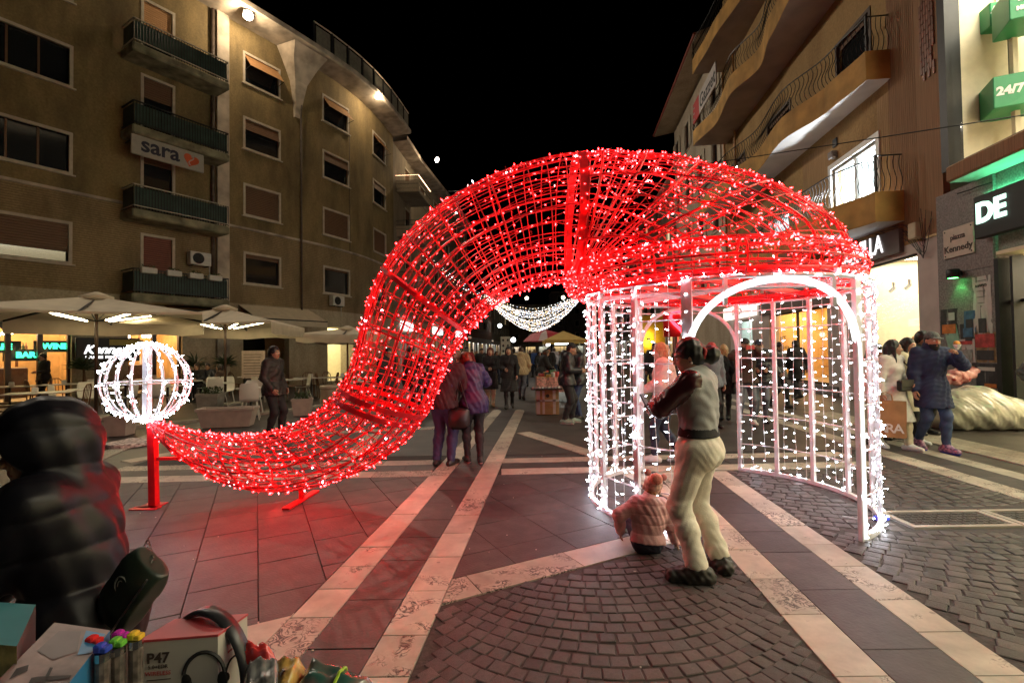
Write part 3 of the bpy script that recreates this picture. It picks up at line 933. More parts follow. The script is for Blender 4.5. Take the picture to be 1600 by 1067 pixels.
class Facade:
 """a wall face along a polyline; u runs along it, d outwards (towards the street), z up"""
 def __init__(s, pts, out=1):
  s.p=[Vector((p[0], p[1], 0)) for p in pts];s.out=out
  s.u=[0]
  for a, b in zip(s.p, s.p[1:]):s.u.append(s.u[-1]+(b-a).length)
 def at(s, u, d=0.0, z=0.0):
  i=0
  while i<len(s.p)-2 and u>s.u[i+1]:i+=1
  t=(s.p[i+1]-s.p[i]).normalized()
  n=Vector((t.y, -t.x, 0))*s.out
  q=s.p[i]+t*(u-s.u[i])+n*d;q.z=z
  return q
 def smooth_at(s, u, d, z):
  """as at(), with the outward direction blended at the corners, for cornices"""
  t=(s.at(u+.3)-s.at(u-.3)).normalized();n=Vector((t.y, -t.x, 0))*s.out
  q=s.at(u)+n*d;q.z=z
  return q
 def u_of(s, px, near=0):
  """where a picture column meets the wall"""
  r=ray(px, 550);best=None
  for i in range(len(s.p)-1):
   a, b=s.p[i], s.p[i+1];d=b-a
   den=d.x*r.y-d.y*r.x
   if abs(den)<1e-9:continue
   k=(-(a.x)*r.y+a.y*r.x)/den
   if -1e-6<=k<=1+1e-6:return s.u[i]+k*d.length
  a, b=(s.p[0], s.p[1]);d=b-a
  den=d.x*r.y-d.y*r.x;k=(-(a.x)*r.y+a.y*r.x)/den
  return s.u[0]+k*d.length
 def wall(s, u0, u1, z0, z1, holes, name, m, parent, depth=.22):
  """wall with rectangular openings (ua, ub, za, zb) and their reveals"""
  us=sorted({round(x, 4) for x in [u0, u1]+[k for k in s.u if u0<k<u1]+[h[i] for h in holes for i in (0, 1) if u0<h[i]<u1]})
  zs=sorted({round(x, 4) for x in [z0, z1]+[h[i] for h in holes for i in (2, 3) if z0<h[i]<z1]})
  b=MB()
  for a, c in zip(us, us[1:]):
   for e, f in zip(zs, zs[1:]):
    mu, mz=(a+c)/2, (e+f)/2
    if any(h[0]<mu<h[1] and h[2]<mz<h[3] for h in holes):continue
    b.quad(s.at(a+1e-5, 0, e), s.at(c-1e-5, 0, e), s.at(c-1e-5, 0, f), s.at(a+1e-5, 0, f))
  for h in holes:
   ua, ub, za, zb=h[:4];dp=h[4] if len(h)>4 else depth
   A=lambda u, d, z:s.at(u, -d, z)
   b.quad(A(ua, 0, za), A(ua, dp, za), A(ua, dp, zb), A(ua, 0, zb))
   b.quad(A(ub, dp, za), A(ub, 0, za), A(ub, 0, zb), A(ub, dp, zb))
   b.quad(A(ua, 0, zb), A(ua, dp, zb), A(ub, dp, zb), A(ub, 0, zb))
   b.quad(A(ua, dp, za), A(ua, 0, za), A(ub, 0, za), A(ub, dp, za))
  return b.build(name, m, parent)
 def fr(s, u):
  """local frame at u: f(x along, y outward, z)"""
  e=s.at(u);t=(s.at(u+.05)-s.at(u-.05)).normalized();n=Vector((t.y, -t.x, 0))*s.out
  return lambda x, y, z:e+t*x+n*y+Vector((0, 0, z))
def window(F, parent, ua, ub, za, zb, kind='glass', mull=1, frame_m=None, shut=1.0, tilt=0.0, sill=True, blind_m=None, curtain=False):
 """frame (part) > pane, blind, sill"""
 uc=(ua+ub)/2;w=(ub-ua)/2;f=F.fr(uc)
 b=MB();t=.055
 for x0, x1, z0, z1 in ((-w-.05, -w+t, za-.03, zb+.05), (w-t, w+.05, za-.03, zb+.05), (-w+t, w-t, zb-t, zb+.05), (-w+t, w-t, za-.03, za+t)):
  b.box((x0, -.06, z0), (x1, .025, z1), fr=f)
 fr_=b.build('window', frame_m or M_trim, parent)
 p=MB()
 if kind=='glass':
  for i in range(mull+1):
   x0=-w+t+(2*w-2*t)*i/(mull+1);x1=-w+t+(2*w-2*t)*(i+1)/(mull+1)
   q=MB();q.box((x0+.03, -.14, za+t), (x1-.03, -.13, zb-t), fr=f);q.build('pane', M_glass, fr_)
   if i:s_=MB();s_.box((x0-.03, -.15, za+t), (x0+.03, -.09, zb-t), fr=f);s_.build('mullion', M_shutter, fr_)
   if curtain and i%2==0:
    c=MB();n=10
    c.sheet([[f(x0+.1+(x1-x0-.2)*k/n, -.125+.004*(k%2), z) for k in range(n+1)] for z in (za+t, zb-t)]);c.build('curtain', M_curtain, fr_)
 else:
  q=MB();q.box((-w+t, -.14, za+t), (w-t, -.13, zb-t), fr=f);q.build('pane', M_glass, fr_)
 if shut>0.02 and kind!='glass':
  s_=MB();z1=zb-.04;z0=zb-(zb-za-.06)*shut;n=max(3, int((z1-z0)/.085))
  for i in range(n):
   a=z1-(z1-z0)*i/n;c=z1-(z1-z0)*(i+1)/n
   ya=-.07+tilt*(z1-a);yc=-.07+tilt*(z1-c)
   s_.add([f(-w+t, ya, a), f(w-t, ya, a), f(w-t, yc, c+.012), f(-w+t, yc, c+.012), f(-w+t, ya-.02, a), f(w-t, ya-.02, a), f(w-t, yc-.02, c+.012), f(-w+t, yc-.02, c+.012)], [(0, 1, 2, 3), (7, 6, 5, 4), (3, 2, 6, 7), (0, 3, 7, 4), (1, 5, 6, 2)])
  s_.build('blind', blind_m or M_shutter, fr_)
  if tilt>.1:
   g_=MB()
   for x in (-w+t, w-t):g_.bar(f(x, 0, zb-.2-(zb-za)*.45), f(x, -.07+tilt*(z1-z0), z0), .02, .02)
   g_.build('blind_arm', M_darkmetal, fr_)
 if sill:
  s_=MB();s_.box((-w-.12, -.05, za-.085), (w+.12, .09, za-.032), fr=f);s_.build('sill', M_trim, fr_)
 return fr_
M_flood=glow('floodlight_lens', (1.0, .86, .70), 40.0)
M_flood.cycles.emission_sampling='NONE'
def floodlight(loc, aim, label, wall_w=450, beam_w=3200):
 t=thing('floodlight', label, 'floodlight', (0, 0, 0), 0, 'street floodlights under the cornice')
 v=(Vector(aim)-Vector(loc)).normalized();q=v.to_track_quat('-Z', 'Y');T=q.to_matrix()
 f=lambda x, y, z:T@Vector((x, y, z))
 b=MB();b.box((-.22, -.16, .02), (.22, .16, .16), fr=f);b.build('housing', M_darkmetal, t)
 b=MB();b.lathe([(.001, -.05), (.10, -.035), (.2, .0), (.205, .018)], n=16);b.v=[tuple(f(*p)) for p in b.v];b.build('lens', M_flood, t, True)
 t.location=loc
 lamp('floodlight_glow', 'POINT', Vector(loc)+v*.35, wall_w, (1, .76, .48), .12)
 lamp('floodlight_beam', 'SPOT', Vector(loc)+v*.3, beam_w, (1, .87, .7), .14, aim=aim, spot=104, blend=.8)
 return t
# ================================================================== LEFT BUILDING
LP=[(-20.1, 10.6), (-13.2, 21.6), (-11.7, 24.05), (-10.45, 26.2), (-9.75, 27.7), (-9.2, 29.3), (-8.82, 31.0), (-8.55, 32.8), (-8.35, 34.6)]
FL=Facade(LP)
LB=thing('apartment_building', 'ochre curved apartment block with rusty balconies above the cafe terrace', 'building', (-13.2, 21.6, 0))
def onto(parent, o):
 return o
bl=bpy.data.objects
_before=set(bpy.data.objects)
uL=[FL.u_of(p) for p in (-60, 0, 109)]
ZW=[(4.97, 6.42), (8.2, 9.66), (11.36, 12.84), (14.5, 15.95)]
ZC=17.25
holes=[];specs=[]
cols=[(FL.u_of(-95), FL.u_of(-2-0)+0, 'L'), ]
uw=FL.u_of(109)
cL=(uw-3.3, uw)
cD=(FL.u_of(221), FL.u_of(271))
c1=(FL.u_of(382), FL.u_of(438));c2=(FL.u_of(506.5), FL.u_of(545));c3=(FL.u_of(585), FL.u_of(604))
for i, (a, c) in enumerate(ZW):
 holes.append((*cL, a, c))
 holes.append((*cD, a-1.0, c+.05))
 for cc in (c1, c2, c3):holes.append((*cc, a, c))
uend=FL.u[-1]
ZB=7.55
up=[h for h in holes if h[2]>ZB-1.2];lo=[h for h in holes if h not in up]
# doors of the second floor cross the band: cut at the band
hs_lo=[h for h in holes if h[2]<ZB];hs_up=[h for h in holes if h[3]>ZB]
doors_g=[(FL.u_of(-40), FL.u_of(112), .15, 3.3, .5), (FL.u_of(200), FL.u_of(285), .15, 3.3, .5), (FL.u_of(380), FL.u_of(452), .1, 3.1, .4), (FL.u_of(512), FL.u_of(552), .1, 3.1, .9)]
ZG=4.0
FL.wall(0, uend, ZB, ZC, [(h[0], h[1], max(h[2], ZB), h[3]) for h in hs_up], 'rendered_wall', M_wallL, LB)
FL.wall(0, uend, ZG, ZB, [(h[0], h[1], h[2], min(h[3], ZB)) for h in hs_lo], 'brick_faced_wall', M_brickL, LB)
M_ground_wall=plaster('cream_ground_floor', (.50, .43, .30), (.36, .29, .19))
FL.wall(0, uend, 0, ZG, doors_g, 'ground_floor_wall', M_ground_wall, LB, depth=.5)
# windows
opts={(0, 0):('blind', .75), (1, 0):('glass', 0), (2, 0):('glass', 0), (3, 0):('glass', 0), (0, 1):('blind', .18), (1, 1):('blind', 1.0), (2, 1):('tilt', .42), (3, 1):('tilt', .55), (0, 2):('blind', .12), (1, 2):('blind', 1.0), (2, 2):('tilt', .40), (3, 2):('tilt', .55), (0, 3):('blind', .3), (1, 3):('blind', 1.0), (2, 3):('tilt', .4), (3, 3):('tilt', .55)}
for (fl, ci), (k, sh) in opts.items():
 cc=(cL, c1, c2, c3)[ci];a, c=ZW[fl]
 bm_=M_orangeblind if (fl==3 and ci) else M_shutter
 if k=='glass':window(FL, LB, *cc, a, c, 'glass', mull=3 if ci==0 else 1, curtain=(fl==3))
 elif k=='tilt':window(FL, LB, *cc, a, c, 'blind', shut=sh, tilt=.75 if fl==3 else .25, blind_m=bm_)
 else:window(FL, LB, *cc, a, c, 'blind', shut=sh, blind_m=bm_)
for fl, (a, c) in enumerate(ZW):
 window(FL, LB, *cD, a-1.0, c+.05, 'blind', shut=(1.0, .15, .35, .55)[fl], sill=False, blind_m=(mat('red_brown_shutter', (.20, .055, .03), var=.1) if fl==0 else (M_orangeblind if fl==3 else M_shutter)))
# string course between facing and render
b=MB();n=40
for i in range(n):
 a, c=uend*i/n, uend*(i+1)/n
 vs=[FL.at(a, d, z) for d, z in ((-.01, ZB-.07), (.07, ZB-.05), (.07, ZB+.05), (-.01, ZB+.07))]+[FL.at(c-1e-4, d, z) for d, z in ((-.01, ZB-.07), (.07, ZB-.05), (.07, ZB+.05), (-.01, ZB+.07))]
 b.add(vs, [(0, 4, 5, 1), (1, 5, 6, 2), (2, 6, 7, 3)])
b.build('string_course', M_soffit, LB)
# projecting cornice slab, following the curve
uc0=0.0;n=60;b=MB();rows=[]
OV=1.35
for i in range(n+1):
 u=uc0+(uend-uc0)*i/n
 rows.append([FL.smooth_at(u, d, z) for d, z in ((-.3, ZC-.12), (OV-.1, ZC+.0), (OV, ZC+.05), (OV, ZC+.28), (-3.5, ZC+.3))])
b.sheet(rows);b.build('cornice', M_soffit, LB)
# roof parapet of panels on posts
upar=FL.u_of(470)
npan=9;du=(uend-upar)/npan
M_panel=mat('grey_parapet_panel', (.16, .15, .12), rough=.7, var=.2)
for i in range(npan):
 a, c=upar+du*i, upar+du*(i+1)
 q=MB();A=[FL.smooth_at(a+.12, OV-.18, 0), FL.smooth_at(c-.12, OV-.18, 0)]
 q.bar(A[0]+Vector((0, 0, ZC+.85)), A[1]+Vector((0, 0, ZC+.85)), .04, .95);q.build('parapet_panel', M_panel, LB)
 q=MB();P=FL.smooth_at(a, OV-.18, 0);q.bar(P+Vector((0, 0, ZC+.28)), P+Vector((0, 0, ZC+1.45)), .09, .09);q.build('parapet_post', M_darkmetal, LB)
q=MB();q.tube([FL.smooth_at(upar+(uend-upar)*i/30, OV-.18, ZC+1.48) for i in range(31)], .04, 5);q.build('parapet_rail', M_trim, LB)
q=MB();q.tube([FL.smooth_at(upar+(uend-upar)*i/30, OV-.5, ZC+.3) for i in range(31)], .02, 4);q.build('gutter', M_pipe, LB)
# flared bracket under the cornice with streaks
ub=FL.u_of(466);f=FL.fr(ub);b=MB()
prof=[(.22, .10, 13.9), (.24, .14, 14.6), (.42, .35, 15.7), (.85, .75, 16.6), (1.15, 1.2, 17.15)]
rings=[[f(-w, .0, z), f(-w*.85, d, z), f(w*.85, d, z), f(w, .0, z)] for w, d, z in prof]
for r0, r1 in zip(rings, rings[1:]):
 b.add(list(r0)+list(r1), [(0, 1, 5, 4), (1, 2, 6, 5), (2, 3, 7, 6)])
b.build('bracket', M_soffit, LB)
# corner pier and its drainpipes
u0, u1=FL.u_of(337), FL.u_of(356);b=MB();b.box((-(u1-u0)/2, 0, .0), ((u1-u0)/2, .16, ZC-.1), fr=FL.fr((u0+u1)/2));b.build('pier', M_soffit, LB)
for px_, z0, z1, r_ in ((331, 4.1, 17.1, .075), (470, 3.9, 16.2, .055), (545.8, 7.6, 15.6, .02)):
 b=MB();u=FL.u_of(px_);b.tube([FL.at(u, .1, z0), FL.at(u, .1, (z0+z1)/2), FL.at(u, .1, z1)], r_, 8);b.build('drainpipe', M_pipe, LB, True)
# balconies of the near part
ubal=(FL.u_of(186), FL.u_of(338))
for fl, z in enumerate((4.0, 7.18, 10.35, 13.5)):
 uc=sum(ubal)/2;w=(ubal[1]-ubal[0])/2;f=FL.fr(uc);dep=1.15
 b=MB();b.bbox((-w, .0, z-.34), (w, dep, z), .05, fr=f);sl=b.build('balcony', M_mossy, LB)
 b=MB();h=.9
 for x0, y0, x1, y1 in ((-w+.05, dep-.05, w-.05, dep-.05), (-w+.05, .05, -w+.05, dep-.05), (w-.05, .05, w-.05, dep-.05)):
  b.bar(f(x0, y0, z+h), f(x1, y1, z+h), .05, .04);b.bar(f(x0, y0, z+.1), f(x1, y1, z+.1), .04, .03)
 b.build('rail', M_trim if fl in (1, 3) else M_darkmetal, sl)
 nb=34
 for i in range(nb+1):
  b=MB();x=-w+.05+(2*w-.1)*i/nb;b.bar(f(x, dep-.05, z), f(x, dep-.05, z+h), .018, .018);b.build('baluster', M_darkmetal, sl)
 b=MB();b.box((-w+.09, dep-.075, z+.06), (w-.09, dep-.065, z+h-.08), fr=f);b.box((-w+.07, .1, z+.06), (-w+.08, dep-.1, z+h-.08), fr=f);b.build('screen', M_greenmesh, sl)
 if fl==0:
  for x in (-w+.5, -w+1.35, -w+2.15, -w+2.9, -w+3.6):
   if x>w-.3:continue
   p=MB();p.bbox((x-.26, dep-.02, z+h-.16), (x+.26, dep+.17, z+h+.06), .02, fr=f)
   p.build('flower_box', M_acwhite, sl)
   lf=MB()
   for k in range(50):
    c=f(x+random.uniform(-.24, .24), dep+random.uniform(0, .16), z+h+random.uniform(.05, .16));d1, d2=rnd_dir()*.05, rnd_dir()*.035
    lf.add([c-d1, c+d2, c+d1], [(0, 1, 2)])
   o=lf.build('leaves', mat('balcony_leaf', (.06, .09, .03), var=.3), sl);tag(o, kind='stuff')
# back and roof of the block so that it is a body
b=MB();P=[FL.at(u, -4.2, 0) for u in FL.u];Bk=[Vector((-26, 40, 0)), Vector((-34, 14, 0))]
poly=[(p.x, p.y) for p in P][::-1]+[(-34, 11), (-26, 42)]
b.prism(poly[::1] if area(poly)>0 else poly[::-1], 0.0, ZC+.05);b.build('block_core', M_black, LB)
# signs and units on the wall
def on_wall(F, px_, z, name, label, cat, group=None):
 u=F.u_of(px_);f=F.fr(u);return thing(name, label, cat, F.at(u, 0, z), 0, group), f, u
def local(t, o):
 """make a mesh built in place sit right under its thing"""
 return o
t, f, u=on_wall(FL, 246, 9.75, 'wall_sign', 'white sign reading sara with an orange heart mark below a balcony', 'sign')
z=9.62
b=MB();b.bbox((-1.28, .95, z-.38), (1.28, 1.03, z+.38), .02, fr=f);local(t, b.build('board', mat('sign_white', (.40, .38, .34), var=.06), t))
tx=(f(1, 0, 0)-f(0, 0, 0))
local(t, text('sara', .82, mat('sign_navy', (.02, .022, .05), var=0), t, f(-.98, 1.035, z+.06), tx, bold=.018, align='LEFT'))
M_orangered=mat('sign_orange', (.62, .10, .03), var=0)
b=MB();n=40;hp=[]
for i in range(n):
 a=2*PI*i/n;x=.29*(16*math.sin(a)**3)/16;y=.27*(13*math.cos(a)-5*math.cos(2*a)-2*math.cos(3*a)-math.cos(4*a))/15
 hp.append((x*math.cos(-.25)-y*math.sin(-.25), x*math.sin(-.25)+y*math.cos(-.25)))
b.add([f(.78+x, 1.034, z+y) for x, y in hp]+[f(.78+x, 1.04, z+y) for x, y in hp], [tuple(range(n, 2*n))]+[(i, (i+1)%n, n+(i+1)%n, n+i) for i in range(n)])
local(t, b.build('heart_mark', M_orangered, t))
b=MB();sp_=[(.03*math.sin(3.2*k)+.78, k) for k in np.linspace(-.2, .2, 9)]
b.tube([f(.78+.09*math.sin(k*14), 1.045, z+k) for k in np.linspace(-.2, .18, 12)], .022, 4);local(t, b.build('swirl', mat('sign_white2', (.6, .58, .55), var=0), t))
b=MB()
for x in (-1.1, 1.1):b.bar(f(x, 0, z+.3), f(x, .95, z+.3), .04, .04)
local(t, b.build('bracket', M_darkmetal, t))
def ac_unit(F, px_, z, label, s_=1.0):
 t, f, u=on_wall(F, px_, z, 'air_conditioner', label, 'air conditioner', 'air conditioners on the ochre facade')
 b=MB();b.bbox((-.42*s_, .08, z-.28*s_), (.42*s_, .40, z+.28*s_), .02, fr=f);local(t, b.build('casing', M_acwhite, t))
 b=MB();c=f(-.10*s_, .41, z);
 for r_ in (.22, .17, .12, .07):b.tube([f(-.1*s_+r_*s_*math.cos(a), .408, z+r_*s_*math.sin(a)) for a in np.linspace(0, 2*PI, 20)[:-1]], .008, 4, True)
 local(t, b.build('fan_grille', M_darkmetal, t))
 b=MB();b.add([f(-.1*s_+.23*s_*math.cos(a), .403, z+.23*s_*math.sin(a)) for a in np.linspace(0, 2*PI, 21)[:-1]], [tuple(range(20))]);local(t, b.build('fan_recess', M_black, t))
 b=MB()
 for x in (-.3, .3):b.bar(f(x*s_, 0, z-.3*s_), f(x*s_, .4, z-.3*s_), .03, .03)
 local(t, b.build('bracket', M_darkmetal, t))
 b=MB();b.tube([f(.4*s_, .1, z), f(.5*s_, .05, z+.05), f(.52*s_, .04, z-.8)], .02, 5);local(t, b.build('pipe', M_acwhite, t))
ac_unit(FL, 307, 5.75, 'white air conditioner beside the red-brown shuttered balcony door')
ac_unit(FL, 522, 4.55, 'small air conditioner under a dark second-column window')
# floodlights on arms below the cornice
fl_spec=((388, 25, 21.7, 'brightest floodlight, below the cornice above the corner pier'), (590, 150, 29.5, 'floodlight below the curved cornice, between the other two'), (683, 250, 38.8, 'small distant floodlight beyond the curved building'))
FLOODS=[]
for px_, py_, Y_, lab in fl_spec:
 p=Q(px_, py_, Y_);FLOODS.append(p)
 floodlight(p, Vector(((2, 8, 0), (9, 17, 6), (12, 29, 8))[len(FLOODS)-1]), lab, *(((300, 1500), (300, 2800), (280, 3200))[len(FLOODS)-1]))
floodlight(Vector((-16.6, 13.4, 16.8)), Vector((1, 3, 0)), 'added floodlight, out of view, in line with the row above the near part of the facade', 0, 2000)  # added lamp out of view, brightens figures and paving from the near left
# second building beyond, along the street
M_wallL2=plaster('grey_ochre_render', (.30, .25, .18), (.20, .165, .12))
FL2=Facade([(-8.45, 34.9), (-8.1, 40), (-6.6, 52), (-5.6, 62)])
LB2=thing('apartment_building', 'grey apartment building with fairy lights on a balcony, beyond the curved block', 'building', (-8, 40, 0))
hl=[]
for k in range(6):
 for fl in range(4):
  ua=3.0+k*4.2;hl.append((ua, ua+1.5, 5.0+3.2*fl, 6.6+3.2*fl))
FL2.wall(0, FL2.u[-1], 4.2, 17.0, hl, 'wall', M_wallL2, LB2)
shopL=[(1.0+k*4.6, 4.6+k*4.6, .2, 3.2, 1.2) for k in range(6)]
FL2.wall(0, FL2.u[-1], 0, 4.2, shopL, 'shop_front_wall', M_ground_wall, LB2)
for i, h in enumerate(hl):window(FL2, LB2, *h, 'blind', shut=random.choice((.15, .5, 1.0)))
b=MB();rows=[[FL2.at(u, d, z) for d, z in ((-.2, 16.9), (1.1, 17.0), (1.1, 17.3), (-3, 17.35))] for u in np.linspace(0, FL2.u[-1]-.01, 14)]
b.sheet(rows);b.build('cornice', M_soffit, LB2)
b=MB();b.prism([(-12.5, 35), (-10.5, 62), (-24, 62), (-24, 36)][::-1], 0, 17.0);b.build('block_core', M_black, LB2)
b=MB();q=FL2.fr(FL2.u[-1]-.05);b.box((-.05, -8, 0), (.06, -.02, 17), fr=q);b.build('end_wall', M_wallL2, LB2)
M_fairy=glow('warm_fairy_light', (1.0, .55, .3), 10.0);M_fairy.cycles.emission_sampling='NONE'
for z, dep, lit in ((13.7, 1.7, True), (10.4, 1.5, False), (7.2, 1.4, False)):
 f=FL2.fr(1.7+.9);w=1.9
 b=MB();b.bbox((-w, 0, z-.25), (w, dep, z+.05), .04, fr=f);b.box((-w, 0, z+.05), (-w+.08, dep, z+.55), fr=f);sl=b.build('balcony', M_wallL2, LB2)
 b=MB()
 for zz in (.35, .6, .95):b.bar(f(-w, dep-.03, z+zz), f(w, dep-.03, z+zz), .03, .03);b.bar(f(-w, .0, z+zz), f(-w, dep, z+zz), .03, .03)
 b.build('rail', M_darkmetal, sl)
 if lit:
  b=MB()
  for i in range(70):
   x=-w+2*w*i/69;b.ball(f(x, dep, z+.98), .022, 4, 3)
  for i in range(24):b.ball(f(-w, dep*i/24, z+.98), .022, 4, 3)
  o=b.build('fairy_lights', M_fairy, sl);tag(o, kind='stuff')
# ================================================================== RIGHT BUILDING
M_wallR=plaster('yellow_brown_render', (.36, .235, .095), (.25, .15, .055), lines=.0)
M_grooved=mat('grooved_tan_render', (.34, .215, .10), rough=.8, var=.22, scale=2.5, stretch=(14, 14, .5), bump=.5, bscale=9)
M_pilaster=mat('brown_pilaster_render', (.26, .145, .07), rough=.75, var=.2, scale=2.5, stretch=(16, 16, .4), bump=.5, bscale=8)
M_balc=mat('weathered_orange_parapet', (.46, .26, .07), rough=.8, var=.3, scale=1.6, detail=9)
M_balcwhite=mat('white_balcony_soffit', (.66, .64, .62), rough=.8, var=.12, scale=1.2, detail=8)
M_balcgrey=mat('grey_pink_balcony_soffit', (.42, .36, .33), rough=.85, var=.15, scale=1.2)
M_pinkwall=mat('pale_shop_surround', (.52, .45, .42), rough=.7, var=.12, scale=2.0, bump=.2)
M_greystone=mat('grey_speckled_stone', (.20, .185, .18), rough=.6, var=.35, scale=26, detail=6)
M_whiteframe=mat('white_window_frame', (.72, .73, .72), rough=.4, var=.04)
M_iron2=mat('black_wrought_iron', (.015, .015, .016), rough=.45, var=0)
M_interior=mat('cream_shop_wall', (.78, .70, .52), rough=.7, var=.06)
M_shopfloor=mat('pale_shop_floor', (.45, .38, .28), rough=.35, var=.1)
M_wood=mat('warm_shop_wood', (.42, .22, .08), rough=.5, var=.25, scale=4, stretch=(1, 1, 8))
M_clearglass=mat('shop_glass', (1, 1, 1), rough=.02, var=0, trans=1.0)
M_green=mat('green_panel', (.02, .27, .10), rough=.45, var=.05)
M_lit_cream=glow('lit_shop_ceiling', (1.0, .88, .64), 14.0)
M_lit_white=glow('lit_cool_ceiling', (.82, .93, 1.0), 12.0)
M_lit_warm=glow('lit_warm_ceiling', (1.0, .70, .34), 14.0)
M_clear=bpy.data.materials.new('clear_glass');M_clear.use_nodes=True
_n=M_clear.node_tree;_b=_n.nodes['Principled BSDF'];_n.nodes.remove(_b)
_t=_n.nodes.new('ShaderNodeBsdfTransparent');_g=_n.nodes.new('ShaderNodeBsdfGlossy');_g.inputs['Roughness'].default_value=.02
_fz=_n.nodes.new('ShaderNodeLayerWeight');_fz.inputs[0].default_value=.5;_ms=_n.nodes.new('ShaderNodeMixShader')
_pw=_n.nodes.new('ShaderNodeMath');_pw.operation='POWER';_pw.inputs[1].default_value=3.5;_n.links.new(_fz.outputs['Facing'], _pw.inputs[0])
_ml=_n.nodes.new('ShaderNodeMath');_ml.operation='MULTIPLY_ADD';_ml.inputs[1].default_value=.6;_ml.inputs[2].default_value=.04;_n.links.new(_pw.outputs[0], _ml.inputs[0])
_n.links.new(_ml.outputs[0], _ms.inputs[0]);_n.links.new(_t.outputs[0], _ms.inputs[1]);_n.links.new(_g.outputs[0], _ms.inputs[2])
_n.links.new(_ms.outputs[0], _n.nodes['Material Output'].inputs[0])
def Yr(px_):return 8.62/((px_-800)/FPX-.12)
FR=Facade([(8.62+.12*-6.0, -6.0), (8.62+.12*26.2, 26.2)], out=-1)
RB=thing('corner_building', 'brown building with wavy orange balconies above the lit shops', 'building', (10.4, 15, 0))
def uR(px_):return FR.u_of(px_)
ZR=(4.9, 8.84, 12.77, 16.7)
# openings: (u0,u1,z0,z1)
w1=(uR(1380), uR(1308), 4.9, 7.35)
w1b=(uR(1238), uR(1205), 4.9, 7.0)
shop1=(uR(1438), uR(1338), .15, 3.88)
shop2=(uR(1294), uR(1203), .3, 3.0)
shop3=(uR(1176), uR(1148), .1, 3.0)
holes=[(*w1, .3), (*w1b, .3), (*shop1, .35), (*shop2, .4), (*shop3, .4)]
upw=[]
for fl in (1, 2, 3):
 for a, c in ((1375, 1320), (1245, 1208), (1172, 1150)):
  h=(uR(a), uR(c), ZR[fl]+.02, ZR[fl]+2.3, .25);upw.append(h)
uE=FR.u[-1];uP=uR(1447);uQ=uR(1474)
FR.wall(uP, uE, 4.15, 20.5, [h for h in holes+upw if h[2]>4], 'upper_wall', M_wallR, RB)
FR.wall(uQ, uE, 0, 4.15, [h for h in holes if h[2]<4], 'shop_front_wall', M_pinkwall, RB)
# grooved panels proud of the wall, around the windows
for a, c, z0, z1, m in ((1400, 1382, 4.2, 8.4, M_grooved), (1306, 1262, 4.2, 8.4, M_grooved), (1447, 1401, 4.25, 19.5, M_pilaster)):
 b=MB();u0, u1=uR(a), uR(c);n=max(5, int((u1-u0)/.07))
 f=FR.fr(u0)
 for i in range(n):
  x0=(u1-u0)*i/n;x1=x0+(u1-u0)/n*.8
  b.box((x0, .0, z0), (x1, .010 if m is M_grooved else .016, z1), fr=f)
 b.build('grooved_panel', m, RB)
# brown pilaster carrying the strip of glazed brick tiles
f=FR.fr(uR(1486));W=uP-uR(1486)
b=MB();b.box((0, -.1, 4.2), (W-.02, .05, 20.5), fr=f);b.build('pilaster', M_pilaster, RB)
M_gloss=mat('glazed_brown_brick', (.27, .15, .11), rough=.25, var=.3, scale=9, rnd=.25)
fpx=uR(1482)
xs0=uR(1480)-uR(1486)+.02;xs1=W-.18
bw=.078;bh=.34
bk=MB();bk.bbox((-.034, 0, 0), (.034, .028, .325), .006);bme=bk.mesh('brick', M_gloss)
x=xs0;k=0
tX=(f(1, 0, 0)-f(0, 0, 0));tN=(f(0, 1, 0)-f(0, 0, 0))
while x<xs1:
 z=7.9+(k%2)*.17
 while z<11.6:
  if random.random()<.94:
   o=bpy.data.objects.new('brick', bme);
   T=Matrix((tX, tN, Vector((0, 0, 1)))).transposed().to_4x4();T.translation=f(x, .051+random.uniform(0, .006), z);o.matrix_basis=T
   link(o, RB)
  z+=bh
 x+=bw;k+=1
# french window with lit room
def room(F, parent, u0, u1, z0, z1, depth, wall_m, lit_m, ceil=True, floor_m=None, dface=.3):
 f=F.fr((u0+u1)/2);w=(u1-u0)/2+.6
 a=-dface-.02;d=-dface-depth
 b=MB()
 b.add([f(-w, d, z0-.02), f(w, d, z0-.02), f(w, d, z1+.35), f(-w, d, z1+.35)], [(0, 1, 2, 3)])
 for x in (-w, w):b.add([f(x, a, z0-.02), f(x, d, z0-.02), f(x, d, z1+.35), f(x, a, z1+.35)], [(0, 1, 2, 3)])
 b.add([f(-w, a, z1+.35), f(w, a, z1+.35), f(w, d, z1+.35), f(-w, d, z1+.35)], [(0, 1, 2, 3)])
 b.build('room_wall', wall_m, parent)
 b=MB();b.add([f(-w, a, z0-.02), f(w, a, z0-.02), f(w, d, z0-.02), f(-w, d, z0-.02)], [(0, 1, 2, 3)]);b.build('room_floor', floor_m or M_shopfloor, parent)
 if ceil:
  b=MB();n=3
  for i in range(n):
   x0=-w+2*w*(i+.2)/n;x1=-w+2*w*(i+.8)/n
   b.add([f(x0, a-.35, z1+.33), f(x1, a-.35, z1+.33), f(x1, d+.3, z1+.33), f(x0, d+.3, z1+.33)], [(0, 1, 2, 3)])
  b.build('ceiling_light', lit_m, parent)
 return f, w
f, w=room(FR, RB, *w1, 2.6, mat('pale_room_wall', (.66, .72, .70), var=.03), M_lit_white)
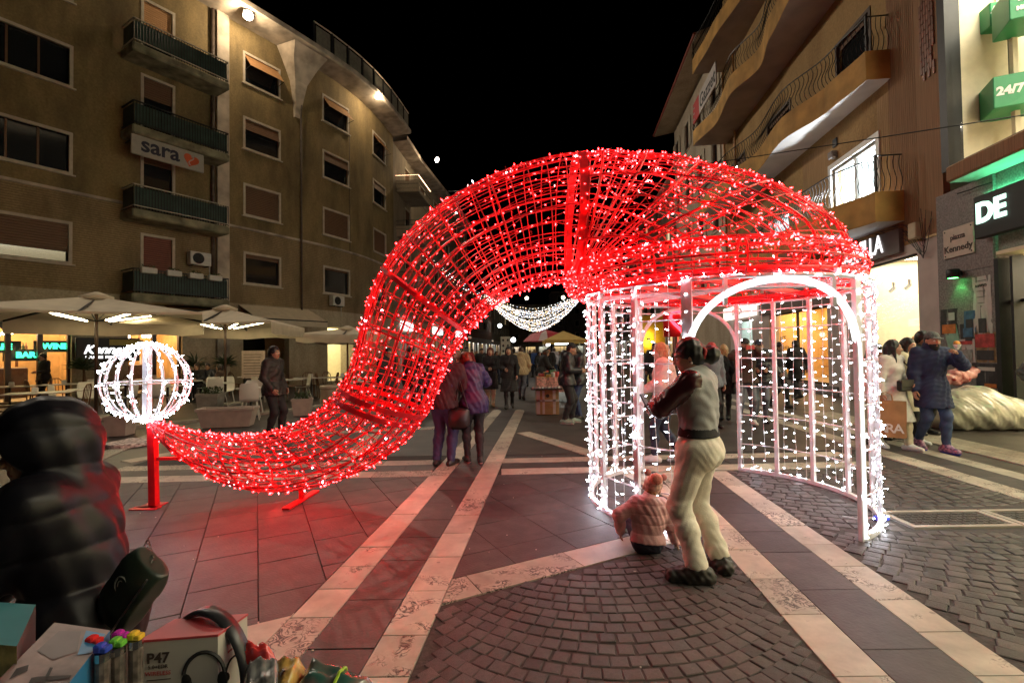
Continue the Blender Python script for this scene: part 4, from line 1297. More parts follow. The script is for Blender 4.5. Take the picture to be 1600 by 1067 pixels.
def glazed(F, parent, u0, u1, z0, z1, n, m_fr, dface, t=.06, name='window', glass=True):
 f=F.fr((u0+u1)/2);w=(u1-u0)/2
 b=MB()
 b.box((-w, -dface, z0), (-w+t, -dface+.08, z1), fr=f);b.box((w-t, -dface, z0), (w, -dface+.08, z1), fr=f)
 b.box((-w+t, -dface, z1-t), (w-t, -dface+.08, z1), fr=f);b.box((-w+t, -dface, z0), (w-t, -dface+.08, z0+t), fr=f)
 for i in range(1, n):x=-w+2*w*i/n;b.box((x-t/2, -dface, z0+t), (x+t/2, -dface+.08, z1-t), fr=f)
 o=b.build(name, m_fr, parent)
 if glass:
  for i in range(n):
   x0=-w+2*w*i/n+t/2;x1=-w+2*w*(i+1)/n-t/2
   g_=MB();g_.add([f(x0, -dface+.04, z0+t), f(x1, -dface+.04, z0+t), f(x1, -dface+.04, z1-t), f(x0, -dface+.04, z1-t)], [(0, 1, 2, 3)]);g_.build('pane', M_clear, o)
 return o, f, w
o, f, w=glazed(FR, RB, *w1, 2, M_whiteframe, .14, .09)
b=MB();
for x0, x1, z0, z1 in ((-w-.16, -w, 4.9, 7.52), (w, w+.16, 4.9, 7.52), (-w, w, 7.35, 7.52)):b.box((x0, -.05, z0), (x1, .05, z1), fr=f)
b.build('surround', M_whiteframe, o)
b=MB();b.bbox((-.5, -1.4, 4.9), (.25, -.9, 6.1), .02, fr=f);b.build('cabinet', mat('dark_cabinet', (.03, .05, .055), var=.1), o)
b=MB();b.tube([f(0, -1.4, 7.7), f(0, -1.4, 7.35)], .012, 5);b.ball(f(0, -1.4, 7.25), .13, 10, 8);b.build('pendant_lamp', M_whiteframe, o)
lamp('soffit_fill', 'POINT', f(.1, -.6, 5.9), 900, (.9, .96, 1.0), .12)  # added light close to the glass, placed to brighten the balcony soffit above
room(FR, RB, *w1b, 1.6, mat('pale_room_wall2', (.6, .62, .6), var=.03), M_lit_white)
glazed(FR, RB, *w1b, 1, M_whiteframe, .14, .07)
for h in upw:
 window(FR, RB, h[0], h[1], h[2]+.06, h[3], 'blind', shut=random.choice((.1, .2)), sill=False, frame_m=M_pipe)
# wall lamp and grille on the panel over the window
f=FR.fr(uR(1315));b=MB();b.bbox((-.12, 0, 7.62), (.12, .2, 7.85), .02, fr=f);b.build('wall_lamp', M_greystone, RB)
b=MB();b.box((-.15, 0.02, 8.0), (.1, .05, 8.25), fr=f);b.build('vent', M_darkmetal, RB)
# wavy balconies
def balcony(z, px0, u_far, prof, soff, iron_all=True, par=.62):
 """prof: (fraction, depth) of the outer edge from the near end to the far end"""
 u0=uR(px0);L_=u_far-u0;n=44
 us=[u0+L_*i/n for i in range(n+1)]
 fr_=[p[0] for p in prof];dp=[p[1] for p in prof]
 def dd(x):
  i=max(0, min(len(fr_)-2, int(np.searchsorted(fr_, x)-1)));t=(x-fr_[i])/(fr_[i+1]-fr_[i]);t=t*t*(3-2*t)
  return dp[i]+(dp[i+1]-dp[i])*t
 D=[dd(i/n) for i in range(n+1)]
 b=MB()
 b.sheet([[FR.at(u, .0, z-.16), FR.at(u, d*.5, z-.16), FR.at(u, d-.015, z-.16)] for u, d in zip(us, D)], 0)
 b.sheet([[FR.at(u, d-.13, z+.0), FR.at(u, .0, z+.0)] for u, d in zip(us, D)], 0)
 sl=b.build('balcony', soff, RB, True)
 b=MB();b.sheet([[FR.at(u, d-.015, z-.16), FR.at(u, d, z-.13), FR.at(u, d, z+par), FR.at(u, d-.12, z+par), FR.at(u, d-.12, z)] for u, d in zip(us, D)])
 for i in (0, n):
  b.add([FR.at(us[i], 0, z-.16), FR.at(us[i], D[i], z-.16), FR.at(us[i], D[i], z+par), FR.at(us[i], 0, z+par)], [(0, 1, 2, 3)])
 b.build('parapet', M_balc, sl)
 def bentbar(b, p, nrm):
  q=[]
  for k in range(7):
   t=k/6;q.append(p+Vector((0, 0, .95*t))+nrm*(.09*math.sin(t*PI*2-.3)*(1-.3*t)))
  b.tube(q, .011, 4)
 nb=max(8, int(L_/.17));base=z+par-.01
 for i in range(nb+1):
  x=i/nb;u=u0+L_*x;b=MB();p=FR.at(u, dd(x)-.05, base);nrm=(FR.at(u, 1)-FR.at(u, 0))
  bentbar(b, p, nrm);b.build('baluster', M_iron2, sl)
 for k in range(5):
  b=MB();p=FR.at(u0+.03, D[0]*(k+.4)/5, base);bentbar(b, p, FR.at(u0-.9)-FR.at(u0));b.build('baluster', M_iron2, sl)
 b=MB();b.tube([FR.at(u0+.03, .02, base+.95), FR.at(u0+.03, D[0]-.05, base+.95)]+[FR.at(u, d-.05, base+.95) for u, d in zip(us, D)], .02, 5);b.build('rail', M_iron2, sl)
 b=MB()
 for u, d in ((u0+.03, D[0]-.05), (us[-1], D[-1]-.05)):b.bar(FR.at(u, d, base), FR.at(u, d, base+.98), .05, .05)
 b.build('rail_post', M_iron2, sl)
 return sl
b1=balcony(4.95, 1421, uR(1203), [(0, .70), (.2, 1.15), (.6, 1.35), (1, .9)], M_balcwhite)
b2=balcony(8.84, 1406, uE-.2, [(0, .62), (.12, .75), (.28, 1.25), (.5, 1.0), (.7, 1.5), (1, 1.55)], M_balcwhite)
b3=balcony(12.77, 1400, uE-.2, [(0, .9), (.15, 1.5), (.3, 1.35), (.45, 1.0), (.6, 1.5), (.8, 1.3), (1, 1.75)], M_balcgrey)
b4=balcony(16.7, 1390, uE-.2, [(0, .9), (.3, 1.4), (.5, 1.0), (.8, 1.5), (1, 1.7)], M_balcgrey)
# banner on the upper balcony
t=thing('banner', 'long upper-balcony banner with a red end and dark lettering', 'banner', (0, 0, 0))
uA, uB=uE-4.6, uE-.7;f=FR.fr(uA)
zb=13.62
dB=1.75
M_bannerw=mat('pale_banner', (.44, .40, .38), rough=.7, var=.06)
b=MB();b.box((0, dB, zb), (2.9, dB+.05, zb+1.05), fr=f);b.build('panel', M_bannerw, t)
b=MB();b.box((2.92, dB, zb), (4.1, dB+.05, zb+1.05), fr=f);b.build('red_panel', mat('banner_red', (.42, .03, .03), var=.05), t)
tx=-(f(1, 0, 0)-f(0, 0, 0))
text('Gazzet', .95, M_black, t, f(2.75, dB+.055, zb+.48), tx, align='LEFT', bold=.01)
for a in range(3):
 text('via', .22, M_bannerw, t, f(4.02, dB+.055, zb+.82-.3*a), tx, align='LEFT')
# end wall, roof and body
b=MB();f=FR.fr(uE-.005);b.box((-.02, -14, 0), (.06, -.01, 20.5), fr=f);b.build('end_wall', M_wallR, RB)
b=MB();b.box((-.3, -15, 20.5), (-(uE-uP), .5, 20.8), fr=f);b.build('roof', M_soffit, RB)
f0=FR.fr(uR(1486))
b=MB();b.box((-6, -14, 20.3), (0.0, .3, 20.8), fr=f0);b.build('roof', M_soffit, RB)
for px_, z0, z1 in ((1160, 4.3, 20), (1097, 4.3, 20)):
 b=MB();u=min(uE-.15, uR(px_));b.tube([FR.at(u, .12, z0), FR.at(u, .12, z1)], .06, 7);b.build('drainpipe', M_wood, RB, True)
# ---- the clothes shop
def shop_glow(F, u0, u1, z0, z1, depth, wall_m, lit_m, dface):
 return room(F, RB, u0, u1, z0, z1, depth, wall_m, lit_m, dface=dface)
f, w=room(FR, RB, *shop1, 4.2, M_interior, M_lit_cream, dface=.36)
o, f, w=glazed(FR, RB, *shop1, 1, M_darkmetal, .12, .05, 'shop_window')
for i in range(8):
 b=MB();x=-w*.9+1.8*w*i/7;b.bbox((x-.06, -4.4, 1.2), (x+.06, -4.28, 3.1), .02, fr=f);b.build('wall_slat', M_whiteframe, o)
b=MB()
for i in range(4):x=-w+.35+i*(2*w-.7)/3;b.tube([f(x, -.9, 3.45), f(x, -.9, 3.3), f(x+.06, -.8, 3.18)], .05, 8)
b.build('track_spotlight', M_whiteframe, o)
# small wooden display with folded clothes, and a red wooden tree
t=thing('display_shelf', 'wooden slatted display shelf with a red bag inside the bright shop window', 'shelf', (0, 0, 0))
for i in range(6):b=MB();b.box((-.05, -1.3, .5+i*.22), (.75, -1.22, .58+i*.22), fr=f);b.build('shelf_board', M_wood, t)
b=MB();b.box((-.1, -1.32, .15), (-.05, -1.2, 1.85), fr=f);b.box((.75, -1.32, .15), (.8, -1.2, 1.85), fr=f);b.build('upright', M_wood, t)
bagm=mat('red_leather', (.5, .02, .02), rough=.4, var=.05)
b=MB();b.bbox((.25, -1.2, 1.0), (.55, -1.05, 1.25), .02, fr=f);b.build('bag', bagm, t)
t=thing('clothes_heap', 'heap of dark folded clothes on a shop display, right side of the window', 'clothes', (0, 0, 0))
fabs=[mat('folded_cloth', c, rough=.9, var=.2) for c in ((.05, .05, .06), (.12, .12, .13), (.22, .21, .2), (.03, .03, .035))]
for k in range(14):
 b=MB();c=(-.75+random.uniform(-.3, .3), -.8+random.uniform(-.12, .12), .5+.085*k)
 b.bbox((c[0]-.28, c[1]-.2, c[2]), (c[0]+.28, c[1]+.2, c[2]+.08), .025, fr=f);b.build('garment', fabs[k%4], t)
b=MB();b.bbox((-1.15, -1.1, .15), (-.35, -.5, .495), .02, fr=f);b.build('plinth', M_wood, t)
t=thing('wooden_tree', 'flat red stepped Christmas tree standing in the bright shop window', 'decoration', (0, 0, 0))
for i in range(4):
 ww=.34-.07*i;b=MB();z0=.55+.3*i
 b.add([f(1.15-ww, -.9, z0), f(1.15+ww, -.9, z0), f(1.15+ww*.35, -.9, z0+.34), f(1.15-ww*.35, -.9, z0+.34), f(1.15-ww, -.95, z0), f(1.15+ww, -.95, z0), f(1.15+ww*.35, -.95, z0+.34), f(1.15-ww*.35, -.95, z0+.34)], [(3, 2, 1, 0), (4, 5, 6, 7), (0, 1, 5, 4), (2, 3, 7, 6), (1, 2, 6, 5), (3, 0, 4, 7)]);b.build('tier', bagm, t)
b=MB();b.box((1.11, -.94, .15), (1.19, -.9, .56), fr=f);b.build('trunk', bagm, t)
# shop sign
t=thing('shop_sign', 'white lit shop sign reading COMILLA under the first balcony', 'sign', (0, 0, 0))
uS=uR(1392);f=FR.fr(uR(1372));tx=-(f(1, 0, 0)-f(0, 0, 0))
M_litletter=glow('lit_letters', (1, 1, 1), 2.2)
b=MB();b.box((-1.2, .0, 4.0), (1.35, .12, 4.62), fr=f);b.build('board', mat('taupe_board', (.13, .105, .10), var=.08), t)
text('COMILLA', .70, M_litletter, t, FR.at(uR(1393), .14, 4.34), tx, align='RIGHT', spacing=.88, bold=.008, sx=.8)
text('moda', .16, M_litletter, t, f(.72, .14, 4.07), tx, align='CENTER')
# lamp on the soffit, junction box, cables
t=thing('soffit_lamp', 'flat grey lamp hanging under the first balcony soffit', 'lamp', (0, 0, 0))
u=uR(1338);f=FR.fr(u);b=MB();b.bbox((-.28, .25, 4.45), (.28, .65, 4.53), .02, fr=f);b.build('housing', M_greystone, t);b=MB();b.tube([f(0, .45, 4.53), f(0, .45, 4.79)], .02, 5);b.build('stem', M_darkmetal, t)
b=MB();b.add([f(-.2, .3, 4.445), f(.2, .3, 4.445), f(.2, .6, 4.445), f(-.2, .6, 4.445)], [(3, 2, 1, 0)]);b.build('diffuser', glow('soffit_lamp_light', (1, .97, .9), 5.0), t)
t=thing('junction_box', 'cream electrical box with cables on the shop corner wall', 'electrical box', (0, 0, 0))
f=FR.fr(uR(1444));b=MB();b.bbox((-.14, .0, 4.2), (.14, .2, 4.6), .02, fr=f);b.build('casing', mat('cream_casing', (.55, .48, .33), var=.1), t)
t=thing('loose_cables', 'tangle of thin cables drooping over the shop corner', 'cables', (0, 0, 0))
b=MB()
for k in range(7):
 pts=[FR.at(uR(1470)+random.uniform(-.2, .2), .08+.03*k, 4.7+random.uniform(-.15, .15)), FR.at(uR(1455), .1, 3.9+random.uniform(-.3, .3)), FR.at(uR(1430)+random.uniform(-.2, .2), .06, 4.45+random.uniform(-.15, .2)), FR.at(uR(1380)+random.uniform(-1, .4), .05, 4.68+random.uniform(0, .1))]
 P=[catmull(pts, t_) for t_ in np.linspace(0, 2.99, 16)]
 b.tube(P, .008, 4)
for k in range(8):b.tube([FR.at(uR(1540)+.4*k, .12+.02*(k%3), 4.85+.03*math.sin(k)) for k in np.linspace(-1.2, 1.0, 12)], .012, 4)
b.build('cable', M_darkmetal, t)
# ---- grey stone pillar with the street name
uS0, uS1=uR(1566), uQ
f=FR.fr(uS0);Wp=uS1-uS0
b=MB();b.box((0, -.4, 0), (Wp-.01, .06, 5.02), fr=f);b.build('stone_pillar', M_greystone, RB)
for i in range(4):
 b=MB();b.box((0.02, .06, .02+i*1.05), (Wp-.03, .078, .02+i*1.05+1.04), fr=f);b.build('stone_panel', M_greystone, RB)
t=thing('street_name_plate', 'pale stone plate reading piazza Kennedy on the grey pillar', 'sign', (0, 0, 0))
u=uR(1511);f=FR.fr(u);tx=-(f(1, 0, 0)-f(0, 0, 0))
b=MB();b.bbox((-.42, .08, 3.52), (.42, .11, 4.18), .012, fr=f);b.build('plate', mat('pale_marble_plate', (.58, .49, .41), rough=.4, var=.08), t)
M_engr=mat('engraved_letters', (.05, .035, .03), var=0)
text('piazza', .17, M_engr, t, f(0, .113, 3.96), tx, bold=.004);text('Kennedy', .2, M_engr, t, f(0, .113, 3.71), tx, bold=.004, sx=1.1)
for x in (-.36, .36):
 for z in (3.58, 4.12):
  b=MB();b.lathe([(.018, 0), (.012, .01), (.001, .012)], n=8);T=frame2(f(x, .11, z), tx);b.v=[tuple(f(x+p[0], .11+p[2], z+p[1])) for p in b.v];b.build('bolt', M_darkmetal, t)
t=thing('wall_lamp', 'small black wall lamp throwing green light down the grey pillar', 'lamp', (0, 0, 0))
b=MB();f=FR.fr(uR(1512));b.lathe([(.11, 0), (.12, .02), (.12, .17), (.10, .19)], n=14);b.v=[tuple(f(p[0], .24+p[1], 3.05+p[2])) for p in b.v];b.build('shade', M_darkmetal, t, True)
b=MB();b.box((-.05, .08, 3.10), (.05, .13, 3.20), fr=f);b.build('bracket', M_darkmetal, t)
b=MB();b.add([f(.09*math.cos(a), .24+.09*math.sin(a), 3.048) for a in np.linspace(0, 2*PI, 13)[:-1]], [tuple(range(12))]);b.build('bulb', glow('green_bulb', (.12, 1, .2), 14.0), t)
lamp('green_wall_light', 'SPOT', f(0, .22, 3.04), 14, (.12, 1, .2), .04, aim=f(0, .12, 2.2), spot=95)
# posters
def poster(px_, z, w, h, m, label, dz=0, skew=0.0, art=(), words=None):
 z+=.33
 t=thing('poster', label, 'poster', (0, 0, 0), 0, 'posters on the grey pillar')
 f=FR.fr(uR(px_));n=5
 b=MB()
 b.sheet([[f(-w/2+w*i/n+skew*(z0-z), .082+dz+.008*math.sin(i*2.1+z0*5), z0) for i in range(n+1)] for z0 in np.linspace(z-h/2, z+h/2, 5)])
 b.build('sheet', m, t)
 for (x0, x1, z0, z1, mm) in art:
  b=MB();b.box((x0*w-w/2, .093+dz, z-h/2+z0*h), (x1*w-w/2, .096+dz, z-h/2+z1*h), fr=f);b.build('printed_block', mm, t)
 if words:
  tx=-(f(1, 0, 0)-f(0, 0, 0))
  for (s_, size, x, zz) in words:text(s_, size, M_engr, t, f((.5-x)*w, .098+dz, z-h/2+zz*h), tx)
 return t
P_w=mat('white_paper', (.55, .51, .50), var=.08);P_k=mat('dark_print', (.035, .03, .035), var=.3, scale=12);P_o=mat('orange_print', (.55, .16, .03), var=.3, scale=9)
P_g=mat('green_cloth_print', (.25, .45, .35), var=.2);P_b=mat('blue_print', (.05, .13, .25), var=.3, scale=9);P_r=mat('red_print', (.45, .05, .05), var=.4, scale=9);P_y=mat('brown_print', (.28, .17, .08), var=.4, scale=8)
poster(1544, 2.05, .46, 1.25, P_w, 'tall white poster of typed lines with a dark emblem at its foot', words=[('-----------', .08, .5, .93), ('AVVISO', .085, .5, .84), ('---------', .07, .5, .76), ('----------', .07, .5, .66), ('--------', .07, .5, .56)], art=[(.3, .7, .06, .3, P_k)])
poster(1491, 1.78, .50, .58, P_k, 'dark and orange flyer, topmost at the left of the pillar', art=[(.1, .9, .05, .4, P_o), (.15, .5, .55, .85, P_w)])
poster(1524, 1.76, .30, .45, P_b, 'small blue flyer beside the tall white poster', dz=.004, art=[(.2, .8, .2, .6, P_k)])
poster(1496, 1.40, .38, .62, P_g, 'torn green and white flyer hanging askew', skew=.25, dz=.006)
poster(1521, 1.52, .42, .38, P_k, 'black flyer with a pale picture under the blue one', dz=.003, art=[(.2, .8, .25, .75, P_b)])
poster(1547, 1.20, .52, .62, P_y, 'brown group photo poster under the tall white poster', art=[(.05, .95, .5, .95, P_r), (.1, .9, .08, .4, P_k)])
poster(1512, 1.10, .62, .56, P_w, 'pale grey announcement with a red heading in the middle of the pillar', art=[(.1, .9, .8, .93, P_r), (.1, .9, .1, .6, mat('grey_print', (.3, .29, .28), var=.3, scale=14))])
poster(1514, .72, .66, .32, P_k, 'dark event poster low on the pillar with an orange base', art=[(.02, .98, .0, .2, P_o), (.1, .9, .45, .8, P_y)])
poster(1548, .62, .52, .5, P_k, 'black concert poster low on the pillar, beside the shop door', dz=.002, art=[(.1, .9, .7, .85, P_w), (.05, .6, .02, .18, P_o)])
# ---- the green-branded shop at the right edge
FS=FR
t=thing('shop_sign', 'black shop sign box with glowing white-green letters DE', 'sign', (0, 0, 0))
f=FR.fr(uR(1553));tx=-(f(1, 0, 0)-f(0, 0, 0))
b=MB();b.bbox((-4.5, .13, 3.74), (0.0, .29, 4.60), .015, fr=f);b.build('sign_box', M_black, t)
text('DE', .56, glow('green_white_letters', (.62, 1.0, .80), 2.4), t, f(-.07, .305, 4.22), tx, align='LEFT', bold=.02, depth=.012)
# canopy slab lit green below
b=MB();b.bbox((-12, .0, 5.03), (.30, .58, 5.36), .03, fr=f);b.build('canopy', M_pilaster, RB)
b=MB();b.add([f(-12, .03, 5.022), f(.26, .03, 5.022), f(.26, .54, 5.022), f(-12, .54, 5.022)], [(3, 2, 1, 0)]);b.build('canopy_soffit', mat('pale_soffit', (.6, .6, .58), var=.05), RB)
b=MB();b.bbox((-8, .02, 4.60), (.0, .09, 4.66), .01, fr=f);b.build('green_tube', glow('green_neon', (.10, 1.0, .40), 26.0), RB)
# lit display above
uD0=FR.u[0]+.2;uD1=uR(1494)
f=FR.fr(uD1)
zD0, zD1=5.55, 10.2;LD=uD1-uD0
b=MB();b.box((-LD, -2.2, zD0), (0, -2.15, zD1+.3), fr=f);b.box((-.02, -2.2, zD0), (.02, -.16, zD1+.3), fr=f);b.box((-LD, -2.2, zD0-.03), (0, -.16, zD0), fr=f);b.build('display_wall', M_interior, RB)
b=MB();b.add([f(-LD, -2.1, zD1+.2), f(-.1, -2.1, zD1+.2), f(-.1, -.3, zD1+.2), f(-LD, -.3, zD1+.2)], [(0, 1, 2, 3)]);b.build('ceiling_light', glow('display_ceiling', (1.0, .92, .70), 17.0), RB)
b=MB()
for x0, x1, z0, z1 in ((-.10, .12, zD0-.05, zD1+.3), (-LD, -.1, zD0-.05, zD0+.04), (-LD, -.1, zD1+.2, zD1+.3)):b.box((x0, -.22, z0), (x1, .09, z1), fr=f)
o=b.build('shop_window', M_darkmetal, RB)
b=MB();b.add([f(-LD, -.04, zD0), f(-.1, -.04, zD0), f(-.1, -.04, zD1), f(-LD, -.04, zD1)], [(0, 1, 2, 3)]);b.build('pane', M_clear, o)
b=MB();b.box((-.55, -1.0, zD0), (-.45, -.9, zD1), fr=f);b.box((-.95, -1.4, zD0), (-.9, -1.3, zD1), fr=f);b.build('inner_post', M_interior, o)
# hanging green cubes with white writing
M_whitetext=mat('white_lettering', (.85, .85, .82), var=0)
def sign_cube(px_, py_, d, s_, label, lines, rz_=.35):
 t=thing('sign_cube', label, 'display sign', (0, 0, 0), 0, 'green signs hanging in the upper shop window')
 r_=ray(px_, py_);a=FR.at(0, -d);n_=FR.at(0, 1)-FR.at(0, 0)
 k=(a-CAMLOC).dot(n_)/r_.dot(n_);c=CAMLOC+r_*k
 ang=math.atan2(-c.x, c.y)+rz_;fx=Vector((math.cos(ang), math.sin(ang), 0));fy=Vector((-fx.y, fx.x, 0))
 g_=lambda x, y, z:c+fx*x+fy*y+Vector((0, 0, z))
 h=s_*.42
 b=MB();b.bbox((-s_/2, -s_/2, -h), (s_/2, s_/2, h), .015, fr=g_);b.build('cube', M_green, t)
 for s0, size, dz, *ox in lines:
  text(s0, size, M_whitetext, t, g_(ox[0] if ox else 0, -s_/2-.004, dz), fx, bold=.012)
 b=MB();b.tube([g_(0, 0, h), g_(0, 0, h+1.2)], .01, 4);b.build('cord', M_darkmetal, t)
sign_cube(1578, 152, .9, .80, 'green hanging sign with white 24/7, lower one', [('24/7', .24, 0, -.14)])
sign_cube(1556, 34, 1.0, .62, 'green hanging sign turned aside, high in the window near the post', [('Aperto', .2, .08), ('sempre', .13, -.1)], .6)
sign_cube(1606, 14, .9, .85, 'green hanging sign at the top edge of the window', [('24H', .34, .1), ('NOI CI SIAMO', .1, -.16)])
# doorway below
uG1=uR(1566);f=FR.fr(uG1)
b=MB();LG=uG1-FR.u[0]
b.box((-LG, -2.6, 0), (0, -2.55, 3.4), fr=f);b.box((-.02, -2.6, 0), (.0, -.42, 3.4), fr=f);b.box((-LG, -2.6, 3.38), (0, .05, 3.45), fr=f);b.box((-LG, -2.55, -.02), (0, .04, .02), fr=f);b.build('lobby_wall', M_interior, RB)
b=MB();b.add([f(-LG, -2.4, 3.36), f(-.2, -2.4, 3.36), f(-.2, -.6, 3.36), f(-LG, -.6, 3.36)], [(0, 1, 2, 3)]);b.build('ceiling_light', glow('lobby_light', (1.0, .85, .55), 13.0), RB)
b=MB();b.box((-.10, -.4, 0), (.0, .1, 3.3), fr=f);b.box((-.34, -.3, 0), (-.28, .04, 3.3), fr=f);b.build('door_frame', M_darkmetal, RB)
b=MB();b.box((-.9, -1.0, 1.7), (-.6, -.95, 2.6), fr=f);b.build('green_panel', M_green, RB)
k_=1.9
while k_<LG:
 b=MB();b.box((-k_-.04, -.2, .02), (-k_+.04, -.06, 3.36), fr=f);b.box((-k_+.04, -.17, 2.4), (-k_+1.8, -.09, 2.46), fr=f);o=b.build('shop_window', M_darkmetal, RB)
 b=MB();b.add([f(-k_+.04, -.13, .05), f(-k_+1.82, -.13, .05), f(-k_+1.82, -.13, 3.34), f(-k_+.04, -.13, 3.34)], [(0, 1, 2, 3)]);b.build('pane', M_clear, o)
 b=MB();b.bbox((-k_+.3, -2.2, .02), (-k_+1.4, -1.7, 1.0+.3*math.sin(k_)), .02, fr=f);b.build('display_stand', M_green if int(k_)%2 else M_wood, RB)
 k_+=1.9
b=MB();b.box((-LG, -14, 3.46), (0, -.0, 5.03), fr=f);b.build('fascia', M_greystone, RB)
# body of the building behind the rooms
fE=FR.fr(uE)
b=MB();b.box((-(uE-FR.u[0]), -15, 0), (-.05, -5.2, 20.3), fr=fE);b.build('block_core', M_black, RB)
# shop 2 and 3: lit windows
f, w=room(FR, RB, *shop2, 2.0, mat('amber_shop_wall', (.8, .52, .22), var=.15, scale=3), M_lit_warm, dface=.42)
o, f2, w2=glazed(FR, RB, *shop2, 2, M_darkmetal, .16, .07, 'shop_window')
tx=-(f2(1, 0, 0)-f2(0, 0, 0))
text('ACE', .3, M_engr, o, f2(w2*.55, -.1, 1.95), tx);text('BELLEZZA', .14, M_engr, o, f2(w2*.45, -.1, 1.6), tx)
for i in range(6):
 b=MB();b.bbox((-.25, -1.2, .5+.35*i), (.25, -1.0, .53+.35*i), .005, fr=f2);b.build('shelf_board', M_wood, o)
b=MB();b.box((-w-.2, .0, 3.05), (w+.2, .10, 4.0), fr=f);b.build('fascia_board', mat('taupe_fascia', (.17, .13, .12), var=.1), RB)
b=MB();b.box((-w, -.1, 0), (w, .05, .3), fr=f);b.build('stall_riser', M_greystone, RB)
f, w=room(FR, RB, *shop3, 2.0, mat('greenish_shop_wall', (.55, .62, .52), var=.1), M_lit_white, dface=.42)
glazed(FR, RB, *shop3, 1, M_whiteframe, .16, .08, 'shop_window')
# projecting lit sign between them
t=thing('shop_sign', 'long white lit fascia sign on the shop front behind the pavilion', 'sign', (0, 0, 0))
b=MB();f=FR.fr(uR(1160));b.bbox((-2.2, .05, 3.1), (2.2, .22, 3.75), .02, fr=f);b.build('sign_box', glow('lit_sign_face', (1.0, .9, .78), 1.6), t)
text('OTTICA', .4, M_engr, t, f(0, .225, 3.42), -(f(1, 0, 0)-f(0, 0, 0)), bold=.01)
# ================================================================== PALE BUILDING AFTER IT
M_pale=plaster('pale_render', (.50, .43, .33), (.38, .31, .23))
FP=Facade([(11.9, 26.6), (13.3, 38.8)], out=-1)
PB=thing('town_house', 'pale house with overhanging eaves beyond the brown building', 'building', (12.5, 32, 0))
hp_=[(1.2+3.2*k, 2.3+3.2*k, 4.8+3.7*fl, 6.8+3.7*fl) for k in range(4) for fl in range(4)]
FP.wall(0, FP.u[-1], 0, 19.0, hp_, 'wall', M_pale, PB)
for h in hp_:
 window(FP, PB, *h, 'glass', mull=1)
 for s_ in (-1, 1):
  b=MB();f=FP.fr((h[0]+h[1])/2);x=s_*((h[1]-h[0])/2+.32);b.box((x-.28, .03, h[2]), (x+.28, .07, h[3]), fr=f);b.build('shutter', mat('pale_shutter', (.45, .40, .31), var=.1), PB)
b=MB();f=FP.fr(0);L_=FP.u[-1]
b.add([f(-.3, 1.5, 18.9), f(L_+.3, 1.5, 18.9), f(L_+.3, -.2, 19.2), f(-.3, -.2, 19.2), f(-.3, 1.5, 19.05), f(L_+.3, 1.5, 19.05), f(L_+.3, -6, 21.5), f(-.3, -6, 21.5)], [(0, 1, 2, 3), (4, 7, 6, 5), (0, 4, 5, 1), (1, 5, 6, 2), (0, 3, 7, 4)])
b.build('eaves', M_pale, PB)
b=MB();b.tube([f(-.3, 1.56, 19.0), f(L_+.3, 1.56, 19.0)], .08, 7);b.build('gutter', mat('red_gutter', (.25, .06, .04), var=.1), PB)
b=MB();b.box((L_-.02, -10, 0), (L_+.03, -.01, 19.2), fr=f);b.box((-.03, -10, 0), (.02, -.01, 19.2), fr=f);b.box((0.1, -10, 0), (L_-.1, -.8, 19), fr=f);b.build('side_wall', M_pale, PB)
